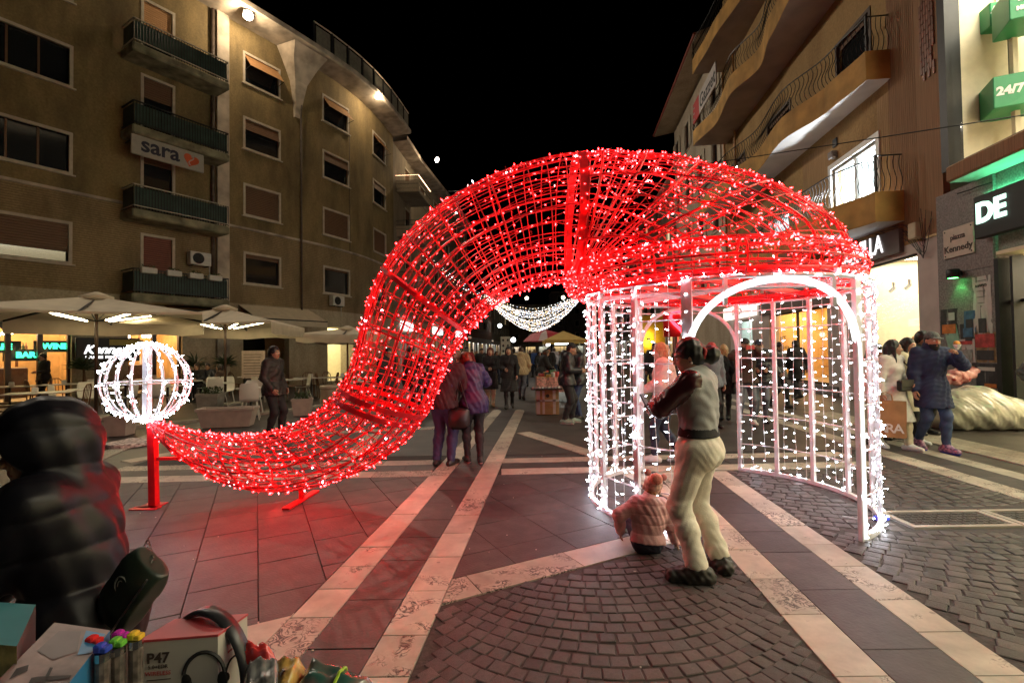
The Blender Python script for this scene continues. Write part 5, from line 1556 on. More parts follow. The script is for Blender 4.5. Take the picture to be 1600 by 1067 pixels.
# ================================================================== PEOPLE: distance-field bodies
class Field:
 def __init__(s, lo, hi, h):
  s.h=h;s.o=np.array(lo, float);s.n=np.maximum(4, np.ceil((np.array(hi)-s.o)/h).astype(int)+1)
  s.F=np.full(s.n, 9.0, np.float32)
  s.ax=[s.o[i]+h*np.arange(s.n[i]) for i in range(3)]
 def _sub(s, lo, hi, m):
  sl=[];
  for i in range(3):
   a=int(max(0, math.floor((lo[i]-m-s.o[i])/s.h)));b=int(min(s.n[i], math.ceil((hi[i]+m-s.o[i])/s.h)+1))
   if b-a<1:return None, None
   sl.append(slice(a, b))
  X=s.ax[0][sl[0]][:, None, None];Y=s.ax[1][sl[1]][None, :, None];Z=s.ax[2][sl[2]][None, None, :]
  return tuple(sl), (X, Y, Z)
 def _mix(s, sl, d, k, op):
  a=s.F[sl]
  if op=='add':
   if k>0:
    h=np.maximum(k-np.abs(a-d), 0)/k;s.F[sl]=np.minimum(a, d)-h*h*k*.25
   else:s.F[sl]=np.minimum(a, d)
  else:
   if k>0:
    h=np.maximum(k-np.abs(a+d), 0)/k;s.F[sl]=np.maximum(a, -d)+h*h*k*.25
   else:s.F[sl]=np.maximum(a, -d)
 def cone(s, a, b, r1, r2, k=.02, flat=None, op='add'):
  a=np.array(a, float);b=np.array(b, float);r=max(r1, r2)
  sl, P=s._sub(np.minimum(a, b), np.maximum(a, b), r*(1 if not flat else max(1, flat[1]))+k+3*s.h)
  if sl is None:return s
  ba=b-a;L=float(ba@ba)+1e-9
  px, py, pz=P[0]-a[0], P[1]-a[1], P[2]-a[2]
  t=np.clip((px*ba[0]+py*ba[1]+pz*ba[2])/L, 0, 1)
  qx, qy, qz=px-ba[0]*t, py-ba[1]*t, pz-ba[2]*t
  m=1.0
  if flat:
   ax, f=np.array(flat[0], float), flat[1];ax=ax/np.linalg.norm(ax)
   dd=(qx*ax[0]+qy*ax[1]+qz*ax[2])*(1-1/f)
   qx, qy, qz=qx-ax[0]*dd, qy-ax[1]*dd, qz-ax[2]*dd;m=min(1.0, f)
  d=(np.sqrt(qx*qx+qy*qy+qz*qz)-(r1+(r2-r1)*t))*m
  s._mix(sl, d.astype(np.float32), k, op);return s
 def ell(s, c, rad_, k=.02, fr=None, op='add'):
  c=np.array(c, float);rr=np.array(rad_, float);R_=float(rr.max())
  sl, P=s._sub(c, c, R_+k+3*s.h)
  if sl is None:return s
  q=[P[i]-c[i] for i in range(3)]
  if fr is not None:
   q=[q[0]*fr[j][0]+q[1]*fr[j][1]+q[2]*fr[j][2] for j in range(3)]
  u=[q[i]/rr[i] for i in range(3)];v=[u[i]/rr[i] for i in range(3)]
  k0=np.sqrt(u[0]**2+u[1]**2+u[2]**2);k1=np.sqrt(v[0]**2+v[1]**2+v[2]**2)+1e-9
  d=k0*(k0-1)/k1
  s._mix(sl, d.astype(np.float32), k, op);return s
 def plane(s, n, p, k=0.0):
  """keep the side the normal points away from"""
  n=np.array(n, float);n=n/np.linalg.norm(n);c=float(n@np.array(p, float))
  d=s.ax[0][:, None, None]*n[0]+s.ax[1][None, :, None]*n[1]+s.ax[2][None, None, :]*n[2]-c
  s.F=np.maximum(s.F, d.astype(np.float32));return s
 def disp(s, fn):
  s.F=(s.F+fn(s.ax[0][:, None, None], s.ax[1][None, :, None], s.ax[2][None, None, :])).astype(np.float32);return s
 def nets(s):
  F=s.F.copy();F[0]=F[-1]=9;F[:, 0]=F[:, -1]=9;F[:, :, 0]=F[:, :, -1]=9
  I=F<0;nx, ny, nz=F.shape
  cs=[(i, j, k) for i in (0, 1) for j in (0, 1) for k in (0, 1)]
  def cut(A, i, j, k):return A[i:nx-1+i, j:ny-1+j, k:nz-1+k]
  cnt=sum(cut(I, *c).astype(np.int8) for c in cs)
  act=(cnt>0)&(cnt<8)
  idx=np.argwhere(act)
  if len(idx)==0:return np.zeros((0, 3)), np.zeros((0, 4), int)
  vals={c:F[idx[:, 0]+c[0], idx[:, 1]+c[1], idx[:, 2]+c[2]] for c in cs}
  acc=np.zeros((len(idx), 3));num=np.zeros(len(idx))
  for a in cs:
   for ax in range(3):
    if a[ax]==0:
     b=tuple(1 if q==ax else a[q] for q in range(3))
     va, vb=vals[a], vals[b];m=(va<0)!=(vb<0)
     t=np.where(m, va/np.where(m, va-vb, 1), 0)
     for q in range(3):acc[:, q]+=np.where(m, a[q]+(t if q==ax else 0), 0)
     num+=m
  V=s.o+s.h*(idx+acc/num[:, None])
  ids=np.full(act.shape, -1, int);ids[act]=np.arange(len(idx))
  Q_=[]
  for ax in range(3):
   A=[slice(1, -1)]*3;A[ax]=slice(0, -1)
   B=list(A);B[ax]=slice(1, None)
   f0, f1=I[tuple(A)], I[tuple(B)]
   e=np.argwhere(f0!=f1)
   if len(e)==0:continue
   sgn=f0[e[:, 0], e[:, 1], e[:, 2]]
   off=np.array([1, 1, 1]);off[ax]=0;e=e+off
   u, v=[(1, 2), (2, 0), (0, 1)][ax]
   du=np.zeros(3, int);du[u]=1;dv=np.zeros(3, int);dv[v]=1
   g=lambda w:ids[w[:, 0], w[:, 1], w[:, 2]]
   q=np.stack([g(e-du-dv), g(e-dv), g(e), g(e-du)], 1)
   q[~sgn]=q[~sgn][:, ::-1]
   Q_.append(q)
  return V, np.concatenate(Q_)
def npmesh(name, V, Fq, mats, smooth=True, mi=None):
 me=bpy.data.meshes.new(name)
 me.from_pydata([tuple(v) for v in V], [], [tuple(int(i) for i in f) for f in Fq])
 for m in (mats if isinstance(mats, (list, tuple)) else [mats]):me.materials.append(m)
 if mi is not None:me.polygons.foreach_set('material_index', [int(i) for i in mi])
 if smooth:me.polygons.foreach_set('use_smooth', [True]*len(Fq))
 me.update();return me
# ---- one hand with five bent fingers, thumb at -x, palm down, fingers along +y
def hand_mesh(curl, h=.0042):
 f=Field((-.085, -.05, -.11), (.065, .2, .04), h)
 for x, y in ((-.028, .082), (-.010, .088), (.010, .086), (.027, .078)):f.cone((x*.45, -.005, 0), (x, y, 0), .016, .0125, .012)
 f.cone((0, -.045, 0), (0, .0, 0), .025, .022, .015)
 for x, y, L in ((-.029, .082, .072), (-.0095, .089, .08), (.0105, .086, .074), (.029, .077, .058)):
  p=np.array([x, y, 0.0]);a=curl*.55;sp=x*1.2
  for i, (fr_, r1, r2) in enumerate(((.44, .0098, .0092), (.31, .0092, .0084), (.25, .0084, .0068))):
   d=np.array([sp*.6, math.cos(a), -math.sin(a)])*L*fr_
   f.cone(p, p+d, r1, r2, .004);p=p+d;a+=curl*(.85 if i==0 else .6)
 f.cone((-.016, .018, -.004), (-.047, .048, -.014), .0155, .0115, .012)
 f.cone((-.047, .048, -.014), (-.056, .078, -.022-.01*curl), .0112, .0098, .006)
 f.cone((-.056, .078, -.022-.01*curl), (-.05, .1, -.03-.012*curl), .0098, .0078, .005)
 return f.nets()
HANDS={}
def hand(curl, lod):
 k=(round(curl, 2), lod)
 if k not in HANDS:HANDS[k]=hand_mesh(curl, .0042 if lod==0 else .0062)
 return HANDS[k]
def ik(a, b, l1, l2, pole):
 d=b-a;L=d.length
 if L>(l1+l2)*.995:b=a+d.normalized()*(l1+l2)*.995;d=b-a;L=d.length
 L=max(L, abs(l1-l2)+.01)
 x=(l1*l1-l2*l2+L*L)/(2*L);y=math.sqrt(max(0, l1*l1-x*x))
 u=d.normalized();p=Vector(pole);p=p-u*p.dot(u)
 if p.length<1e-4:p=u.orthogonal()
 return a+u*x+p.normalized()*y, b
V3=Vector
SKINS={}
def skin(tone):
 if tone not in SKINS:SKINS[tone]=mat('skin_'+'abcdefgh'[len(SKINS)], tone, rough=.5, var=.08, scale=30)
 return SKINS[tone]
M_lip=mat('lips', (.36, .10, .08), rough=.4, var=0)
M_eyewhite=mat('eye_white', (.7, .68, .64), rough=.2, var=0)
M_iris=mat('dark_iris', (.02, .012, .01), rough=.15, var=0)
def cloth(name, col, rough=.8, var=.15, scale=9, bump=.25, bscale=140, **k):return mat(name, col, rough=rough, var=var, scale=scale, bump=bump, bscale=bscale, **k)
def person(label, loc, face, H=1.70, female=False, pose=None, top=None, legs=None, shoes=None, hair=None, skin_c=(.42, .24, .16), lod=1, group=None, extras=None, cat='person'):
 """face: direction the body faces, as an (x, y) pair. Measures below are for a height of 1.72"""
 P=dict(pelvis=(0, 0, .93), lean=.04, side=0.0, twist=0.0, handL=None, handR=None, elbL=(-.5, -1, -.1), elbR=(.5, -1, -.1), footL=(-.09, .0, 0), footR=(.09, .0, 0), yawL=.15, yawR=-.15, head=(0, .08, 0), curl=.55, hs=1.0, kneeL=(-.05, 1, .0), kneeR=(.05, 1, .0), palmL=None, palmR=None, pitchL=0.0, pitchR=0.0)
 P.update(pose or {})
 s=H/1.72;sw=.158 if female else .178
 h={0:.0085, 1:.0125, 2:.019}[lod]
 pel=V3(P['pelvis'])
 Rl=Matrix.Rotation(-P['lean'], 3, 'X')@Matrix.Rotation(P['side'], 3, 'Y')
 Rt=Rl@Matrix.Rotation(P['twist'], 3, 'Z')
 up_=Rl@V3((0, 0, 1));fw=Rt@V3((0, 1, 0));rt=Rt@V3((1, 0, 0))
 waist=pel+up_*.15;chest=pel+up_*.34;neck=pel+up_*.53
 sh={'L':pel+up_*.485-rt*sw, 'R':pel+up_*.485+rt*sw}
 yaw, pit, rol=P['head']
 Rh=Rt@Matrix.Rotation(yaw, 3, 'Z')@Matrix.Rotation(-pit, 3, 'X')@Matrix.Rotation(rol, 3, 'Y')
 hx, hy, hz=Rh@V3((1, 0, 0)), Rh@V3((0, 1, 0)), Rh@V3((0, 0, 1))
 hb_=neck+up_*.035+fw*.012
 hc=hb_+hz*.115+hy*.018
 hs=P['hs'];hc=hc+hz*(.115*(hs-1))
 HP=lambda x, y, z:hc+(hx*x+hy*y+hz*z)*hs
 hip={'L':pel+V3((-.09, 0, -.02)), 'R':pel+V3((.09, 0, -.02))}
 ank, kne, toe, heel={}, {}, {}, {}
 for q in 'LR':
  fx, fy, fz=P['foot'+q];a=V3((fx, fy, fz+.085))
  kne[q], ank[q]=ik(hip[q], a, .43, .43, P['knee'+q])
  yw=P['yaw'+q];d=V3((-math.sin(yw), math.cos(yw), 0));pt=P['pitch'+q]
  dd=V3((d.x*math.cos(pt), d.y*math.cos(pt), -math.sin(pt)))
  toe[q]=ank[q]+dd*.17+V3((0, 0, -.055 if pt==0 else -.04));heel[q]=ank[q]-dd*.055+V3((0, 0, -.048))
 elb, wri={}, {}
 for q in 'LR':
  t=P['hand'+q]
  sgn=-1 if q=='L' else 1
  t=(sh[q]+V3((sgn*.07, .05, -.54))) if t is None else V3(t)
  elb[q], wri[q]=ik(sh[q], t, .285, .255, Rt@V3(P['elb'+q]))
 lo_=V3((min([p.x for p in (*ank.values(), *wri.values(), *elb.values(), *sh.values(), *kne.values(), hc)])-.24, min([p.y for p in (*ank.values(), *wri.values(), *elb.values(), *sh.values(), *kne.values(), hc)])-.27, -.03))
 hi_=V3((max([p.x for p in (*ank.values(), *wri.values(), *elb.values(), *sh.values(), *kne.values(), hc)])+.24, max([p.y for p in (*ank.values(), *wri.values(), *elb.values(), *sh.values(), *kne.values(), hc)])+.27, hc.z+.24))
 lo_.z=min(lo_.z, min(a.z for a in ank.values())-.12)
 T=lambda v:(v[0], v[1], v[2])
 C=lambda f, a, b, r1, r2, k=.03, flat=None:f.cone(T(a), T(b), r1, r2, k, flat)
 HF=[T(hx), T(hy), T(hz)]
 def torso(f, e=0.0, bust=True):
  hipw=.150 if female else .138
  C(f, pel-rt*.055-up_*.03, pel+rt*.055-up_*.03, .112+e, .112+e, .05, (T(fw), 1.0))
  f.ell(T(pel+up_*.0), (hipw+e, .112+e, .13+e), .05, [T(rt), T(fw), T(up_)])
  f.ell(T(waist+up_*.02), ((.118 if female else .138)+e, .095+e, .15+e), .06, [T(rt), T(fw), T(up_)])
  f.ell(T(chest), ((.142 if female else .165)+e, .108+e, .18+e), .06, [T(rt), T(fw), T(up_)])
  C(f, sh['L']+rt*.03-up_*.005, sh['R']-rt*.03-up_*.005, .055+e, .055+e, .07)
  C(f, neck-up_*.03, neck+up_*.01, .072+e*.5, .058+e*.4, .06)
  if female and bust:
   for x in (-.06, .06):f.ell(T(chest+rt*x+fw*.085+up_*.0), (.055+e*.5, )*3, .05)
 def arm(f, q, e=0.0, stop=1.0, e2=None):
  e2=e if e2 is None else e2
  C(f, sh[q], elb[q], .052+e, .041+e, .04)
  w=elb[q]+(wri[q]-elb[q])*stop
  C(f, elb[q], w, .041+e, .028+e2, .03)
 def leg(f, q, e=0.0, stop=1.0, e2=None):
  e2=e if e2 is None else e2
  C(f, hip[q]+V3((0, 0, -.01)), kne[q], .088+e, .056+(e+e2)/2, .05)
  cal=kne[q]+(ank[q]-kne[q])*.35
  bk=(Rl@V3((0, -1, 0)))
  C(f, kne[q], cal+bk*.012, .056+(e+e2)/2, .052+e2, .04)
  C(f, cal+bk*.012, kne[q]+(ank[q]-kne[q])*stop, .052+e2, .036+e2, .04)
 def foot(f, q, e=0.0):
  C(f, heel[q], toe[q]*.45+heel[q]*.55+V3((0, 0, .012)), .034+e, .037+e, .03)
  C(f, toe[q]*.45+heel[q]*.55+V3((0, 0, .012)), toe[q], .037+e, .026+e, .03)
  C(f, ank[q], ank[q]+V3((0, 0, -.03)), .038+e, .036+e, .03)
 root_face=math.atan2(-face[0], face[1])
 f=Field(lo_, hi_, h)
 torso(f, -.012)
 for q in 'LR':arm(f, q, -.006);leg(f, q, -.008);foot(f, q, -.006)
 C(f, neck-up_*.04, hb_+hz*.05, .056 if female else .062, .052 if female else .058, .03)
 def head(f):
  f.ell(T(HP(0, -.012, .02)), (.075*hs, .094*hs, .098*hs), .02, HF)
  f.ell(T(HP(0, .025, -.045)), (.058*hs, .070*hs, .078*hs), .045, HF)
  f.ell(T(HP(0, .070, -.094)), (.024*hs, .02*hs, .018*hs), .03, HF)
  f.ell(T(HP(0, .078, .025)), (.052*hs, .016*hs, .016*hs), .025, HF)
  for x in (-1, 1):
   f.ell(T(HP(x*.036, .066, -.03)), (.022*hs, .02*hs, .02*hs), .025, HF)
   f.ell(T(HP(x*.031, .103, .002)), (.017*hs, .013*hs, .011*hs), .012, HF, op='sub')
   f.ell(T(HP(x*.076, -.008, -.018)), (.011*hs, .020*hs, .030*hs), .01, HF)
   f.ell(T(HP(x*.009, .1, -.035)), (.010*hs, .012*hs, .009*hs), .008, HF)
  f.cone(T(HP(0, .088, .008)), T(HP(0, .113, -.03)), .0085*hs, .012*hs, .012)
  f.ell(T(HP(0, .088, -.060)), (.022*hs, .012*hs, .0055*hs), .008, HF);f.ell(T(HP(0, .086, -.071)), (.019*hs, .012*hs, .007*hs), .008, HF)
 head(f)
 V, Fq=f.nets()
 mi=np.zeros(len(Fq), int)
 cen=(V[Fq].mean(1)-np.array(T(hc)))/hs;lx=cen@np.array(HF[0]);ly=cen@np.array(HF[1]);lz=cen@np.array(HF[2])
 mi[(np.abs(lx)<.023)&(ly>.075)&(lz<-.052)&(lz>-.079)]=1
 parts=[(V, Fq, mi)]
 for q in 'LR':
  hv, hf=hand(P['curl'+q] if 'curl'+q in P else P['curl'], 0 if lod==0 else 1)
  hv=hv.copy()
  if q=='L':hv[:, 0]*=-1;hf=hf[:, ::-1]
  y=(wri[q]-elb[q]).normalized()
  pn=P['palm'+q]
  z=-(Rt@V3(pn)) if pn is not None else (rt*(1 if q=='R' else -1))
  z=z-y*z.dot(y)
  z=z.normalized() if z.length>1e-3 else y.orthogonal().normalized()
  x=y.cross(z)
  hv=hv*.96
  W=np.outer(hv[:, 0], x)+np.outer(hv[:, 1], y)+np.outer(hv[:, 2], z)+np.array(T(wri[q]))
  parts.append((W, hf, np.zeros(len(hf), int)))
 n=0;VV, FF, MM=[], [], []
 for V, Fq, m in parts:VV.append(V*s);FF.append(Fq+n);MM.append(m);n+=len(V)
 root=bpy.data.objects.new('person', npmesh('person', np.concatenate(VV), np.concatenate(FF), [skin(skin_c), M_lip], mi=np.concatenate(MM)))
 link(root);tag(root, label, cat, group)
 def child(name, f, m, fr_=None):
  V, Fq=f.nets()
  if len(V)==0:return None
  o=bpy.data.objects.new(name, npmesh(name, V*s, Fq, m));return link(o, root)
 if lod<2:
  b=MB()
  for x in (-1, 1):b.ball(T(HP(x*.031, .0815, .002)), .0125*hs, 10, 8)
  nb=len(b.f)
  for x in (-1, 1):b.ball(T(HP(x*.031, .0885, .002)), .0064*hs, 8, 6, mi=1)
  b.v=[tuple(c*s for c in v) for v in b.v]
  b.build('eyes', [M_eyewhite, M_iris], root, True)
 if legs:
  f=Field(lo_, hi_, h);e=legs.get('e', .012);e2=legs.get('e2', e);st=legs.get('stop', .97)
  torso(f, e+.006, False);f.plane(T(up_), T(waist+up_*legs.get('rise', .02)))
  for q in 'LR':leg(f, q, e, st, e2)
  if legs.get('jog'):
   for q in 'LR':
    a=kne[q]+(ank[q]-kne[q])*.80;C(f, a, kne[q]+(ank[q]-kne[q])*.9, .052+e2, .05+e2, .03)
    C(f, kne[q]+(ank[q]-kne[q])*.90, kne[q]+(ank[q]-kne[q])*1.0, .05, .047, .01)
  if legs.get('buttock'):
   for x in (-.065, .065):f.ell(T(pel+rt*x-fw*.075-up_*.04), (.082, .075, .088), .06)
  am=legs.get('fold', .004)
  f.disp(lambda X, Y, Z:am*np.sin(38*Z+9*np.sin(7*X+5*Y)+3*Y)*np.sin(11*X+17*Z*.4+6*Y))
  f.disp(lambda X, Y, Z:am*.55*np.sin(70*Z+25*X+6*np.sin(21*Y))*np.sin(31*X-37*Y+18*Z))
  child('trousers', f, legs['m'])
 if top:
  f=Field(lo_, hi_, h);e=top.get('e', .022);ea=top.get('ea', e*.85)
  hem=top.get('hem', -.10)
  torso(f, e)
  for q in 'LR':arm(f, q, ea, top.get('stop', .93), top.get('ecuff', ea*.8))
  if hem<-.02:
   fl=top.get('flare', .03)
   base=pel-V3((0, 0, 1))*(-hem)
   mid=(kne['L']+kne['R'])/2;base=base+V3(((mid.x-base.x)*min(1, -hem/.45), (mid.y-base.y)*min(1, -hem/.45), 0))*.8
   C(f, pel-rt*.05, base-rt*.06, .115+e, .105+e+fl, .06);C(f, pel+rt*.05, base+rt*.06, .115+e, .105+e+fl, .06)
   f.plane((0, 0, -1), T(base))
  else:
   f.plane(T(-up_), T(pel-up_*(-hem)))
  if top.get('collar', .0):
   f.cone(T(neck+up_*.0), T(neck+up_*(.03+top['collar'])), .078+e*.4, .072+e*.4, .02)
  if top.get('hood'):
   f.ell(T(neck-fw*.085+up_*.02), (.115, .075, .075), .05, [T(rt), T(fw), T(up_)])
  if top.get('hoodup'):
   f.ell(T(HP(0, -.03, .025)), (.138, .165, .170), .025, HF);f.ell(T(HP(0, -.06, -.09)), (.11, .11, .08), .03, HF)
   f.ell(T(HP(0, .160, -.02)), (.098, .138, .130), .02, HF, op='sub')
  am=top.get('fold', .005)
  if top.get('quilt'):
   ql=top['quilt'];ox, oy, oz=T(pel)
   qa=top.get('qamp', .022)
   f.disp(lambda X, Y, Z:qa*.4-qa*np.sqrt(np.abs(np.sin(PI*((Z-oz)+.06*(Y-oy)+.010*np.sin(9*X))/ql)))+.004*np.sin(60*X+20*Z)*np.sin(50*Y+13*X))
  f.disp(lambda X, Y, Z:am*np.sin(26*Z+12*np.sin(6*X+4*Y))*np.sin(15*X+9*Y+5*Z))
  f.disp(lambda X, Y, Z:am*.6*np.sin(61*Z+22*X+5*np.sin(19*Y))*np.sin(33*X+29*Y-15*Z))
  o=child('jacket' if hem>-.25 else 'coat', f, top['m'])
  if top.get('m2'):
   me=o.data;me.materials.append(top['m2'])
   co=np.empty(len(me.vertices)*3);me.vertices.foreach_get('co', co);co=co.reshape(-1, 3)/s
   fi=np.array([p.vertices[:] for p in me.polygons]);cc=co[fi].mean(1)
   mm=np.zeros(len(cc), int)
   for q, sg in (('L', -1), ('R', 1)):
    a, b_=np.array(T(sh[q]+rt*sg*.01)), np.array(T(elb[q]));ba=b_-a
    t=np.clip(((cc-a)@ba)/(ba@ba), -.5, 1);d1=np.linalg.norm(cc-a-t[:, None]*ba, axis=1)
    side_=(cc-np.array(T(sh[q])))@np.array(T(rt))*sg
    w_=np.array(T(wri[q]));bw=w_-b_;t2=np.clip(((cc-b_)@bw)/(bw@bw), 0, 1.2);d2=np.linalg.norm(cc-b_-t2[:, None]*bw, axis=1)
    mm[((d1<.085)&(side_>.0))|(d2<.072)]=1
   me.polygons.foreach_set('material_index', [int(i) for i in mm])
  if top.get('band'):
   f=Field(lo_, hi_, h);torso(f, e+.004);f.plane(T(-up_), T(pel+up_*(hem-.01)));f.plane(T(up_), T(pel+up_*(hem+.055)));child('hem_band', f, top['band'])
 if shoes:
  f=Field(lo_, V3((hi_.x, hi_.y, max(a.z for a in ank.values())+.25)), h*.8)
  for q in 'LR':
   foot(f, q, shoes.get('e', .010))
   if shoes.get('boot'):C(f, ank[q]+V3((0, 0, -.03)), ank[q]+(kne[q]-ank[q])*shoes['boot'], .05, .05, .03)
  if shoes.get('chunky'):f.disp(lambda X, Y, Z:.007*np.sin(70*X+30*Z)*np.sin(80*Y)*np.sin(60*Z+20*X))
  V, Fq=f.nets()
  sol=(V[Fq].mean(1)[:, 2]<min(a.z for a in ank.values())-.066).astype(int)
  o=bpy.data.objects.new('shoes', npmesh('shoes', V*s, Fq, [shoes['m'], shoes.get('sole', shoes['m'])], mi=sol));link(o, root)
 if hair:
  k=hair['k'];f=Field(T(hc-V3((.26, .26, .5))), T(hc+V3((.26, .26, .24))), h*.8)
  def cap(e, back=0.0):
   f.ell(T(HP(0, -.020, .030)), (.082+e, .096+e, .100+e), .02, HF)
   f.ell(T(HP(0, -.045, -.03)), (.074+e, .062+e, .07), .03, HF)
   f.ell(T(HP(0, .105, -.045)), (.072, .075, .098), .012, HF, op='sub')
  if k in ('short', 'long', 'bun', 'bob', 'tail'):
   cap(hair.get('e', .006))
   if k=='long':
    for x in (-.05, 0, .05):f.cone(T(HP(x, -.075, .0)), T(HP(x*1.5, -.105, -.30)), .05, .034, .05)
    for x in (-1, 1):f.cone(T(HP(x*.078, -.005, .0)), T(HP(x*.095, .02, -.25)), .024, .018, .03)
   if k=='bob':
    for x in (-1, 1):f.cone(T(HP(x*.072, -.01, .0)), T(HP(x*.08, .012, -.12)), .03, .026, .03)
    f.cone(T(HP(0, -.07, .0)), T(HP(0, -.075, -.13)), .06, .05, .05)
   if k=='bun':
    c=HP(*hair.get('at', (0, -.15, -.045)))
    for i in range(7):f.ell(T(c+rnd_dir()*.026), (.05, .046, .05), .02)
   if k=='tail':f.cone(T(HP(0, -.10, .03)), T(HP(0, -.16, -.16)), .036, .02, .03)
   f.disp(lambda X, Y, Z:.0035*np.sin(95*X+30*Z)*np.sin(80*Y+40*Z))
   child('hair', f, hair['m'])
  elif k in ('beanie', 'cap', 'hat'):
   f.ell(T(HP(0, -.016, .035)), (.086, .102, .094), .02, HF);f.plane(T(-hz), T(HP(0, 0, .03)))
   if k=='cap':
    f.ell(T(HP(0, .095, .040)), (.07, .075, .012), .015, HF)
   if hair.get('pom'):f.ell(T(HP(0, -.02, .155)), (.045, .045, .045), .01)
   child('hat', f, hair['m'])
   if hair.get('m2'):
    f=Field(T(hc-V3((.2, .2, .3))), T(hc+V3((.2, .2, .2))), h*.8);cap(.0)
    if hair.get('long'):
     for x in (-.05, 0, .05):f.cone(T(HP(x, -.075, .0)), T(HP(x*1.3, -.095, -.22)), .045, .03, .05)
    f.plane(T(hz), T(HP(0, 0, .05)));child('hair', f, hair['m2'])
  if hair.get('beard'):
   f=Field(T(hc-V3((.2, .2, .3))), T(hc+V3((.2, .2, .2))), h*.7)
   f.ell(T(HP(0, .032, -.065)), (.064, .073, .075), .03, HF);f.ell(T(HP(0, .075, -.105)), (.035, .03, .04), .03, HF);f.ell(T(HP(0, .1, -.048)), (.026, .012, .006), .01, HF)
   f.ell(T(HP(0, .115, -.066)), (.017, .03, .009), .004, HF, op='sub');f.plane(T(hz+hy*.35), T(HP(0, .09, -.042)))
   child('beard', f, hair['beard'])
  if k!='hidden' and lod<2 and hair.get('brow', True):
   b=MB()
   for x in (-1, 1):b.tube([T(HP(x*.016, .093, .018)), T(HP(x*.032, .093, .023)), T(HP(x*.047, .081, .017))], .0042, 5)
   b.v=[tuple(c*s for c in v) for v in b.v];b.build('eyebrows', hair.get('m2', hair['m']), root)
 if extras:extras(root, dict(HP=HP, wri=wri, elb=elb, sh=sh, s=s, pel=pel, neck=neck, fw=fw, rt=rt, up=up_, kne=kne, chest=chest, hip=hip, ank=ank, child=child, h=h, lo=lo_, hi=hi_, T=T, torso=torso, hy=hy, hx=hx, hz=hz))
 root.location=loc;root.rotation_euler=(0, 0, root_face)
 root['sk']=1;del root['sk']
 W=Matrix.Translation(Vector(loc))@Matrix.Rotation(root_face, 4, 'Z')@Matrix.Scale(s, 4)
 return root, dict(W=W, wri=wri, elb=elb, sh=sh, pel=pel, hc=hc, kne=kne, chest=chest, HP=HP, rt=rt, fw=fw, up=up_, neck=neck)
# ================================================================== THE PEOPLE
c_black=cloth('black_wool', (.014, .013, .015));c_black2=cloth('black_nylon', (.016, .016, .022), rough=.38, bump=.15)
c_navy=cloth('navy_wool', (.010, .017, .058));c_jeans=cloth('blue_denim', (.035, .058, .13));c_jeans2=cloth('dark_denim', (.022, .03, .055));c_greyj=cloth('grey_denim', (.14, .15, .18))
c_cream=cloth('cream_fleece', (.82, .75, .62));c_white=cloth('white_wool', (.68, .63, .57));c_ivory=cloth('ivory_wool', (.62, .54, .38));c_grey=cloth('grey_felt', (.38, .38, .385))
c_maroon=cloth('maroon_leather', (.055, .012, .017), rough=.25, bump=.1);c_darkmar=cloth('dark_plum_cloth', (.026, .010, .014));c_purple=cloth('violet_nylon', (.024, .017, .08), rough=.5)
c_pinkfl=cloth('pink_fleece', (.66, .42, .38), bump=.6, bscale=60);c_pink=cloth('pink_quilted_nylon', (.72, .40, .40), rough=.42);c_tan=cloth('tan_cloth', (.30, .21, .11));c_brown=cloth('dark_brown_cloth', (.06, .035, .025))
c_camel=cloth('camel_cloth', (.45, .34, .2));c_plaid=cloth('grey_check_tweed', (.09, .09, .085), var=.6, scale=70)
c_shoe=mat('black_leather', (.014, .013, .013), rough=.4, var=.2);c_wsole=mat('white_rubber', (.7, .7, .68), rough=.5, var=.05);c_wshoe=mat('white_trainer', (.66, .65, .62), rough=.5, var=.1);c_bshoe=mat('blue_trainer', (.05, .06, .24), rough=.45, var=.7, scale=30, col2=(.3, .14, .22));c_bsole=mat('blue_rubber', (.03, .05, .42), rough=.4, var=.05)
h_black=mat('black_hair', (.010, .008, .008), rough=.42, var=.3, scale=60, stretch=(4, 4, 1));h_brown=mat('brown_hair', (.05, .025, .014), rough=.42, var=.3, scale=60);h_red=mat('auburn_hair', (.13, .03, .015), rough=.42, var=.3, scale=60);h_blond=mat('blond_hair', (.36, .22, .10), rough=.42, var=.3, scale=60);h_grey=mat('grey_hair', (.2, .19, .18), rough=.5, var=.3, scale=60)
SK1, SK2, SK3=(.50, .29, .2), (.40, .22, .14), (.34, .17, .10)
def gpt(px_, py_):
 p=G(px_, py_);return (p.x, p.y, 0)
def dirn(dx, dy):
 l=math.hypot(dx, dy);return (dx/l, dy/l)
